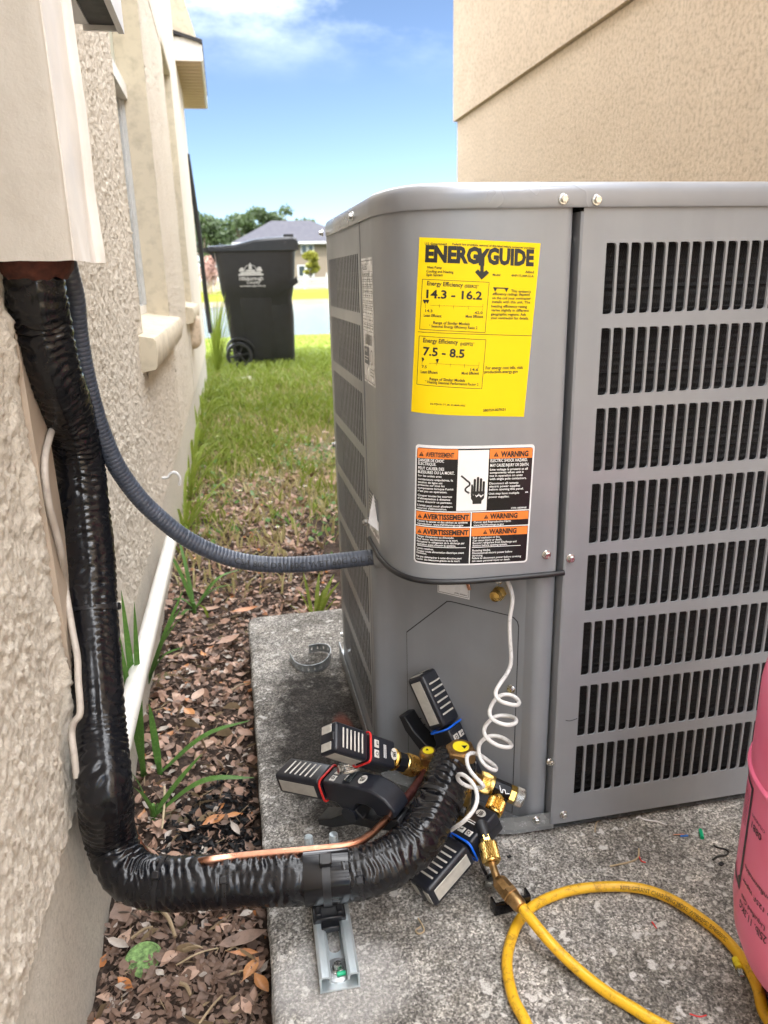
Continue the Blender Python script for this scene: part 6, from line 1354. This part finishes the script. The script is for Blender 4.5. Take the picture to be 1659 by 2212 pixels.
# pale straw stick and twigs that stand out
def stick(a, b, r_, lb, mat='straw', mid=None, dz=.012):
    A = onZ(*a, SOIL+dz); B = onZ(*b, SOIL+dz); m_ = (A+B)/2+np.array([.002, .002, .003]) if mid is None else onZ(*mid, SOIL+dz)
    MB().tube(catmull([A, m_, B], n=6), np.linspace(r_, r_*.7, 13), 7).build('twig', M[mat], None, 50, label=lb, cat='twig', group='twigs in the mulch bed')
stick((346, 1962), (379, 2024), .0034, 'thick pale split twig under the bend of the pipe')
stick((283, 2028), (330, 2002), .0022, 'thin pale twig left of the split twig')
stick((395, 2052), (438, 2048), .0018, 'flat straw piece in the middle of the lower mulch'); stick((380, 2085), (470, 2048), .0012, 'long bent straw crossing toward the mauve leaf')
stick((248, 1972), (300, 1983), .0016, 'dark curved twig by the wall under the pipe bend', 'bark'); stick((475, 1950), (530, 1935), .0024, 'grey twig lying just under the pipe near the pad', 'bark')
stick((386, 2124), (412, 2150), .0030, 'pale wishbone shaped twig near the bottom of the bed'); stick((430, 2212), (480, 2150), .0016, 'long straw slanting up from the bottom edge')
stick((355, 1700), (350, 1790), .0022, 'thin grey upright stalk beside the green sprout', 'straw', None, .02); stick((500, 1490), (540, 1475), .002, 'pale straw beside the pad edge')
stick((498, 2105), (548, 2103), .0012, 'short straw across the rust leaf')
# green mossy disc
p = onZ(310, 2072, SOIL+.004); V = []; n = 40
mb = MB(); fr = FR(p, (1, 0, 0), (0, 1, .05), (0, -.05, 1)); pr_ = [(.0235, -.006), (.0240, .003), (.0228, .0052), (.020, .0058), (.0188, .0046), (.010, .0048), (.001, .005)]
mb.lathe(fr, pr_, 40); o = mb.build('mossy_disc', M['moss'], None, 50, label='round mossy green disc lying in the mulch near the wall', cat='disc')
# ================================================================== blade plants
def ribbon(mb, base, tip, w, sag, n=10, fold=.25, side=None):
    base = np.array(base, float); tip = np.array(tip, float); mid = (base+tip)/2+np.array([0, 0, sag]); P = catmull([base, mid, tip], n=n//2+1); m = len(P); d = unit(tip-base)
    if side is None: side = np.cross(d, (0, 0, 1)); side = unit(side) if np.linalg.norm(side) > .05 else np.array([1.0, 0, 0])
    V = []; tg = np.gradient(P, axis=0)
    for i, p in enumerate(P):
        t = i/(m-1); ww = w*(min(1, .5+t*2.2))*(1-t**3.2)**.8+.0004; nn = unit(np.cross(side, tg[i])); V += [p-side*ww/2+nn*ww*fold*.5, p, p+side*ww/2+nn*ww*fold*.5]
    mb.add(V, [(i*3+j, i*3+j+1, (i+1)*3+j+1, (i+1)*3+j) for i in range(m-1) for j in range(2)])
def plant(name, base, leaves, label, mat='blade', group='blade plants along the wall'):
    t = empty(name, base, label, 'plant', group)
    for (tip, w, sag) in leaves:
        w = w*(1.35 if mat == 'blade' else 1.0); mb = MB(); ribbon(mb, np.array(base)+np.array([random.uniform(-.003, .003), random.uniform(-.003, .003), 0]), tip, w, sag); mb.build('blade', M[mat], t, 60)
    mb = MB(); mb.tube([np.array(base)-np.array([0, 0, .015]), np.array(base)+np.array([0, 0, .022])], [.006, .0045], 8); mb.build('stalk', M[mat], t, 60)
b = onZ(332, 1762, SOIL+.004); Yb = b[1]
plant('green_sprout', b, [(onY(549, 1680, Yb-.03), .0125, .030), (onY(437, 1628, Yb+.03), .0105, .004), (onY(283, 1668, Yb-.01), .011, .012), (onY(288, 1700, Yb-.03), .010, .010), (onY(343, 1735, Yb), .009, .002)], 'green sprout with one long blade on the black soil behind the pipe')
b = onZ(345, 1668, SOIL+.004); Yb = b[1]
plant('green_sprout', b, [(onY(541, 1556, Yb+.02), .0115, .022), (onY(322, 1520, Yb+.01), .010, .004)], 'green blade plant whose long leaf points at the pad edge')
b = onZ(310, 1500, SOIL); Yb = b[1]
plant('blade_tuft', b, [(onY(395, 1305, Yb+.05), .010, .02), (onY(398, 1270, Yb+.12), .009, .01), (onY(396, 1398, Yb), .011, .03), (onY(388, 1335, Yb+.02), .010, .02), (onY(345, 1330, Yb), .008, .01), (onY(330, 1590, Yb-.02), .009, .03)], 'tuft of green blades fanning out right of the white drain pipe')
b = onZ(292, 1440, SOIL); b[0] = -.218; b[1] = 1.25
plant('blade_tuft', b, [(onY(262, 1275, 1.2), .010, .0), (onY(290, 1300, 1.2), .010, .0), (onY(250, 1340, 1.15), .008, .0)], 'pair of green blades standing between the black pipe and the white drain pipe')
b = onZ(420, 1318, SOIL); Yb = b[1]
plant('blade_tuft', b, [(onY(360, 1185, Yb+.06), .009, .02), (onY(385, 1160, Yb+.1), .008, .02), (onY(520, 1230, Yb+.1), .010, .03), (onY(505, 1262, Yb), .009, .02), (onY(380, 1355, Yb-.06), .009, .02), (onY(372, 1295, Yb), .009, .015)], 'sprawling green tuft beyond the mulch bed, below the conduit')
b = onZ(660, 1305, SOIL+.01); Yb = 1.78; b = np.array([b[0]+.01, 1.76, SOIL])
plant('yellow_tuft', b, [(onY(722, 1240, 1.85), .014, .02), (onY(615, 1300, 1.74), .010, .01), (onY(700, 1270, 1.78), .011, .015), (onY(655, 1235, 1.84), .009, .01), (onY(728, 1290, 1.76), .010, .01), (onY(735, 1255, 1.8), .012, .02), (onY(690, 1235, 1.85), .011, .02), (onY(640, 1270, 1.78), .009, .015), (onY(718, 1278, 1.77), .012, .01)], 'yellowing tuft of broad blades at the back edge of the pad', 'grass')
for k, (px, py) in enumerate(((392, 985), (400, 920), (383, 1110), (405, 870), (388, 1040), (410, 830))):
    b = onZ(px+4, py+45, -.09); b = np.array([-.215, b[1], -.09]); q_ = random.Random(k); lv_ = []
    for j in range(8): lv_.append((b+np.array([q_.uniform(-.01, .20), q_.uniform(-.22, .22), q_.uniform(.08, .24)]), q_.uniform(.008, .014), q_.uniform(.02, .07)))
    plant('wall_weed', b, lv_, ('tuft of grass at the wall foot under the first window', 'tuft of grass at the wall foot between the two windows', 'tuft of grass at the wall foot near the white hook', 'tuft of grass at the wall foot beside the far window', 'tuft of grass at the wall foot just beyond the hook', 'last tuft of grass at the wall foot before the bin')[k], 'grass', 'grass tufts along the wall foot')
b = np.array([-.16, 7.55, -.1]); q_ = random.Random(8); lv_ = [(b+np.array([q_.uniform(-.06, .18), q_.uniform(-.3, .3), q_.uniform(.22, .80)]), q_.uniform(.006, .012), q_.uniform(.02, .08)) for j in range(90)]
plant('tall_weeds', b, lv_, 'tall green weeds growing between the house corner and the black bin', 'grass', None)

# ================================================================== lawn blades
def blades(n, x0, x1, y0, y1, h, w, seed, name, label, mat='grass', thr=-.1, near=None):
    q = np.random.default_rng(seed); x = q.uniform(x0, x1, n); y = q.uniform(y0, y1, n)
    dens = fbm(x*2.3, y*2.3, 3, 71)+.75*np.clip((y-3.0)/1.6, -1, 1)+.25*np.clip((-.02-x)/.2, 0, 1)
    ok = (dens+q.normal(0, .18, n) > thr) & ~((x > -.03) & (x < 1.56) & (y < 1.74)); x, y = x[ok], y[ok]; n = len(x)
    z = lawn_z(x, y)-.006; z = np.where(y < 2.6, np.maximum(z, soil_z(x, y)-.004), z)
    a = q.uniform(0, 2*math.pi, n); hh = h*(.45+.8*q.random(n)); lean = hh*q.uniform(.2, 1.1, n); ww = w*(.6+.8*q.random(n)); th = a+q.uniform(-1.6, 1.6, n)
    c = np.stack([x, y, z], 1); sd = np.stack([np.cos(th+1.57), np.sin(th+1.57), np.zeros(n)], 1)*ww[:, None]/2; ln = np.stack([np.cos(a)*lean, np.sin(a)*lean, np.zeros(n)], 1); up = np.stack([np.zeros(n), np.zeros(n), hh], 1)
    V = np.zeros((n*5, 3)); V[0::5] = c-sd; V[1::5] = c+sd; V[2::5] = c+up*.62+ln*.35+sd*.8; V[3::5] = c+up*.62+ln*.35-sd*.8; V[4::5] = c+up*.95+ln
    b = np.arange(n)*5; F = [tuple(f) for f in np.stack([b, b+1, b+2, b+3], 1)]; T3 = np.stack([b+3, b+2, b+4], 1)
    me_F = np.vstack([np.stack([b, b+1, b+2, b+3], 1), np.stack([b+3, b+2, b+4, b+4], 1)])
    # triangles and quads kept apart for speed
    V2 = V; tri = np.vstack([np.stack([b, b+1, b+2], 1), np.stack([b, b+2, b+3], 1), T3]); return link(name, V2, tri, M[mat], None, None, label, 'grass', None, 'stuff')
blades(15000, -.225, 1.2, 1.9, 6.2, .075, .0105, 81, 'lawn_grass', 'patchy green grass between the wall and the heat pump', thr=.5)
blades(9000, -.225, 1.2, 2.0, 7.5, .065, .008, 84, 'lawn_grass', 'dry straw coloured grass mixed into the lawn', 'dry_grass', thr=-.1)
blades(16000, -.25, 1.7, 5.2, 10.5, .095, .0145, 82, 'lawn_grass', 'thicker shaded grass round the foot of the bin', thr=.42)
blades(60000, -3.5, 6.5, 10, 30, .085, .022, 83, 'lawn_grass', 'sunlit grass on the slope beyond the bin', thr=-2)
q = np.random.default_rng(91); n = 7000; x = q.uniform(-.22, 1.2, n); y = 2.0+5.5*q.random(n); ok = fbm(x*3.1, y*3.1, 3, 95)+.3*np.clip((y-2.6), -1, .6) > .12; x, y = x[ok], y[ok]; n = len(x); z = lawn_z(x, y)+.012+.025*q.random(n); a = q.uniform(0, 6.28, n); s_ = .010*(.5+q.random(n)); d = np.stack([np.cos(a), np.sin(a), q.normal(0, .45, n)], 1)*s_[:, None]; e = np.stack([-np.sin(a), np.cos(a), q.normal(0, .45, n)], 1)*(s_*.75)[:, None]; c = np.stack([x, y, z], 1)
V = np.zeros((n*4, 3)); V[0::4] = c-d; V[1::4] = c+e; V[2::4] = c+d; V[3::4] = c-e; link('clover', V, np.arange(n*4).reshape(-1, 4), M['blade'], None, None, 'low round-leaved weeds spread through the lawn', 'weeds', None, 'stuff')
rr_ = random.Random(12)
for k in range(300*0+9):
    px, py = ((560, 1000), (585, 1095), (520, 1070), (495, 905), (640, 980), (470, 950), (600, 1150), (530, 880), (660, 1060))[k]; p = onZ(px, py, -.06); t = empty('lawn_daisy', p, 'tiny white lawn flower with a yellow eye, one of a few in the grass', 'flower', 'tiny white lawn flowers')
    mb = MB()
    for j in range(6): a = j*1.047; mb.add(np.array([(0, 0, 0), (.007*math.cos(a-.35), .007*math.sin(a-.35), .001), (.010*math.cos(a), .010*math.sin(a), 0), (.007*math.cos(a+.35), .007*math.sin(a+.35), .001)])+p+np.array([0, 0, .02]), [(0, 1, 2, 3)])
    mb.build('petals', M['white'], t); mb = MB(); mb.lathe(FR(p+np.array([0, 0, .02]), (1, 0, 0), (0, 1, 0), (0, 0, 1)), [(.003, 0), (.002, .0025)], 8); mb.build('eye', M['yellow_tag'], t); MB().tube([p-np.array([0, 0, .04]), p+np.array([0, 0, .02])], .0008, 4).build('stem', M['blade'], t)
V, F = rbox_data((.20, .14, .05), .02, 2); p = onZ(522, 822, -.08); V = V+np.array([[.012*mnoise.noise((v[0]*20, v[1]*20, v[2]*20)) for _ in range(3)] for v in V]); MB().add(V+p, F).build('pale_stone', M['leaf4'], None, 60, label='pale flat stone lying in the grass in front of the bin', cat='stone')
# ================================================================== wheeled bin
YB_ = 8.05
bn = empty('wheeled_bin', (.28, 8.4, -.1), 'black wheeled rubbish bin with a white county logo standing on the lawn', 'rubbish bin')
def ring(x0, x1, y0, y1, z, r=.06, n=5):
    out = []
    for cx, cy, a0 in ((x1-r, y0+r, -90), (x1-r, y1-r, 0), (x0+r, y1-r, 90), (x0+r, y0+r, 180)):
        for j in range(n): a = math.radians(a0+90*j/(n-1)); out.append((cx+r*math.cos(a), cy+r*math.sin(a), z))
    return out
lev = [(.03, .645, 8.12, 8.70, -.085, .05), (.025, .65, 8.115, 8.705, -.06, .06), (-.02, .664, 8.09, 8.74, .40, .06), (-.035, .652, 8.085, 8.745, .58, .06), (-.055, .668, 8.065, 8.765, .66, .06), (-.070, .690, 8.06, 8.77, .80, .06), (-.088, .706, 8.05, 8.78, 1.03, .06), (-.088, .706, 8.05, 8.78, 1.045, .06)]
V = []; n = 20
for L in lev: V += ring(*L)
fs = [(i*n+k, i*n+(k+1) % n, (i+1)*n+(k+1) % n, (i+1)*n+k) for i in range(len(lev)-1) for k in range(n)]+[tuple(range(n))[::-1], tuple((len(lev)-1)*n+k for k in range(n))]
MB().add(V, fs).build('body', M['bin'], bn, 45)
mb = MB(); V = ring(-.13, .722, 8.035, 8.80, 1.045, .06)+ring(-.135, .727, 8.03, 8.805, 1.052, .06)+ring(-.135, .727, 8.03, 8.805, 1.085, .06)+ring(-.12, .71, 8.05, 8.79, 1.095, .06)
mb.add(V, [(i*n+k, i*n+(k+1) % n, (i+1)*n+(k+1) % n, (i+1)*n+k) for i in range(3) for k in range(n)]+[tuple(range(n))[::-1], tuple(3*n+k for k in range(n))]); mb.build('rim', M['bin'], bn, 45)
mb = MB(); V = []; prof = [(-.15, 1.100), (-.05, 1.104), (.10, 1.112), (.20, 1.132), (.30, 1.158), (.42, 1.172), (.56, 1.180), (.66, 1.184), (.715, 1.176), (.735, 1.140), (.738, 1.085)]
for (x, z) in prof:
    for (y, dz) in ((8.028, -.028), (8.04, -.006), (8.16, .004), (8.42, .012), (8.66, .004), (8.80, -.006), (8.812, -.028)): V.append((x, y, z+dz))
mb.add(V, gridF(len(prof), 7)); mb.add([(p[0], 8.028, p[1]-.028) for p in prof]+[(.738, 8.028, 1.05), (-.15, 8.028, 1.05)], [tuple(range(len(prof)+2))]); mb.build('lid', M['bin2'], bn, 50)
for y in (8.12, 8.64): MB().box((.60, y, 1.176), (.70, y+.05, 1.205)).build('lid_rib', M['bin2'], bn)
MB().tube([(-.245, 8.10, 1.10), (-.245, 8.74, 1.10)], .018, 10).build('handle', M['bin'], bn, 60)
for y in (8.10, 8.42, 8.72): mb = MB(); mb.prism(FR((0, y, 0), (1, 0, 0), (0, 0, 1), (0, -1, 0)), [(-.25, 1.085), (-.10, 1.085), (-.09, .95), (-.14, 1.04), (-.25, 1.08)], 0, .03); mb.build('handle_bracket', M['bin'], bn)
# pressed side panels
for x0, x1, z0, z1 in ((.16, .40, .0, .60), (.47, .60, .0, .52)):
    mb = MB(); f0 = lambda z: 8.115-(z+.06)*.055
    mb.add([(x0, f0(z0)-.004, z0), (x1, f0(z0)-.004, z0), (x1+.02, f0(z1)-.004, z1), (x0-.02, f0(z1)-.004, z1), (x0-.02, f0(z0)+.006, z0), (x1+.02, f0(z0)+.006, z0), (x1+.04, f0(z1)+.006, z1), (x0-.04, f0(z1)+.006, z1)], [(0, 1, 2, 3), (0, 3, 7, 4), (1, 5, 6, 2), (3, 2, 6, 7)]); mb.build('pressed_panel', M['bin'], bn, 30)
mb = MB(); mb.add([(.46, 8.066, .61), (.72, 8.05, .74), (.70, 8.045, .80), (.50, 8.07, .60)], [(0, 1, 2, 3)]); mb.build('side_crease', M['bin'], bn)
for y in (8.04, 8.74):
    w = empty('wheel', (.07, y, -.1), parent=bn); fr = FR((.075, y, .04), (1, 0, 0), (0, 0, 1), (0, -1, 0)); mb = MB(); mb.lathe(fr, [(.10, -.03), (.128, -.03), (.135, -.018), (.135, .018), (.128, .03), (.10, .03), (.10, -.03)], 36, False); mb.build('tyre', M['downspout'], w, 40)
    mb = MB()
    for k in range(6): a = math.radians(60*k+10); mb.rbox(FR(fr.w((.055*math.cos(a), .055*math.sin(a), .004)), math.cos(a)*fr.M[0]+math.sin(a)*fr.M[1], -math.sin(a)*fr.M[0]+math.cos(a)*fr.M[1], fr.M[2]), (.10, .018, .03), .003, 1)
    mb.lathe(fr, [(.026, -.028), (.026, .028), (.02, .032)], 20); mb.build('rim', M['bin'], w, 40)
V = []; 
for k in range(15): a = math.radians(20+100*k/14); V += [(.075+.155*math.cos(a), 8.03, .04+.155*math.sin(a)), (.075+.175*math.cos(a), 8.03, .04+.175*math.sin(a)), (.075+.175*math.cos(a), 8.12, .04+.175*math.sin(a)), (.075+.155*math.cos(a), 8.12, .04+.155*math.sin(a))]
MB().add(V, [(k*4+j, (k+1)*4+j, (k+1)*4+(j+1) % 4, k*4+(j+1) % 4) for k in range(14) for j in range(4)]).build('wheel_arch', M['bin'], bn, 40)
# county print on the side: skyline emblem, name, address
a = onY(655, 1042, 8.05) if False else None
cz0 = onY(516, 621, 8.04); cz1 = onY(571, 566, 8.04); Wp = cz1[0]-cz0[0]; Hp = cz1[2]-cz0[2]
surfB = lambda uv, lift: np.c_[cz0[0]+uv[:, 0], 8.052-(cz0[2]+uv[:, 1]-.80)*.045-lift, cz0[2]+uv[:, 1]]
S = Sheet([(0, 0), (100, 0), (100, 100), (0, 100)], Wp, Hp, surfB); Lf = .002
S.text('w', 'Hillsborough', (4, 72), (92, 72), 15, Lf, .02); S.text('w', 'County', (30, 86), (80, 86), 12, Lf, .02); S.text('w', 'www.hillsboroughcounty.org', (4, 98), (98, 98), 7, Lf, .02)
S.rect('w', 2, 46, 94, 53, Lf, 1, 1); S.rect('w', 10, 38, 86, 45, Lf, 1, 1); S.rect('w', 30, 30, 64, 37, Lf, 1, 1); S.poly('w', [(40, 28), (54, 28), (51, 10), (47, 0), (43, 10)], Lf); S.poly('w', [(4, 36), (10, 22), (20, 20), (26, 36)], Lf); S.poly('w', [(68, 36), (74, 20), (84, 18), (92, 36)], Lf)
for k in range(12):
    a_, b_ = math.radians(180+15*k), math.radians(195+15*k); S.line('w', (47+22*math.cos(a_), 32+22*math.sin(a_)), (47+22*math.cos(b_), 32+22*math.sin(b_)), 2.5, Lf)
S.L['w'].build('county_print', M['binprint'], bn)
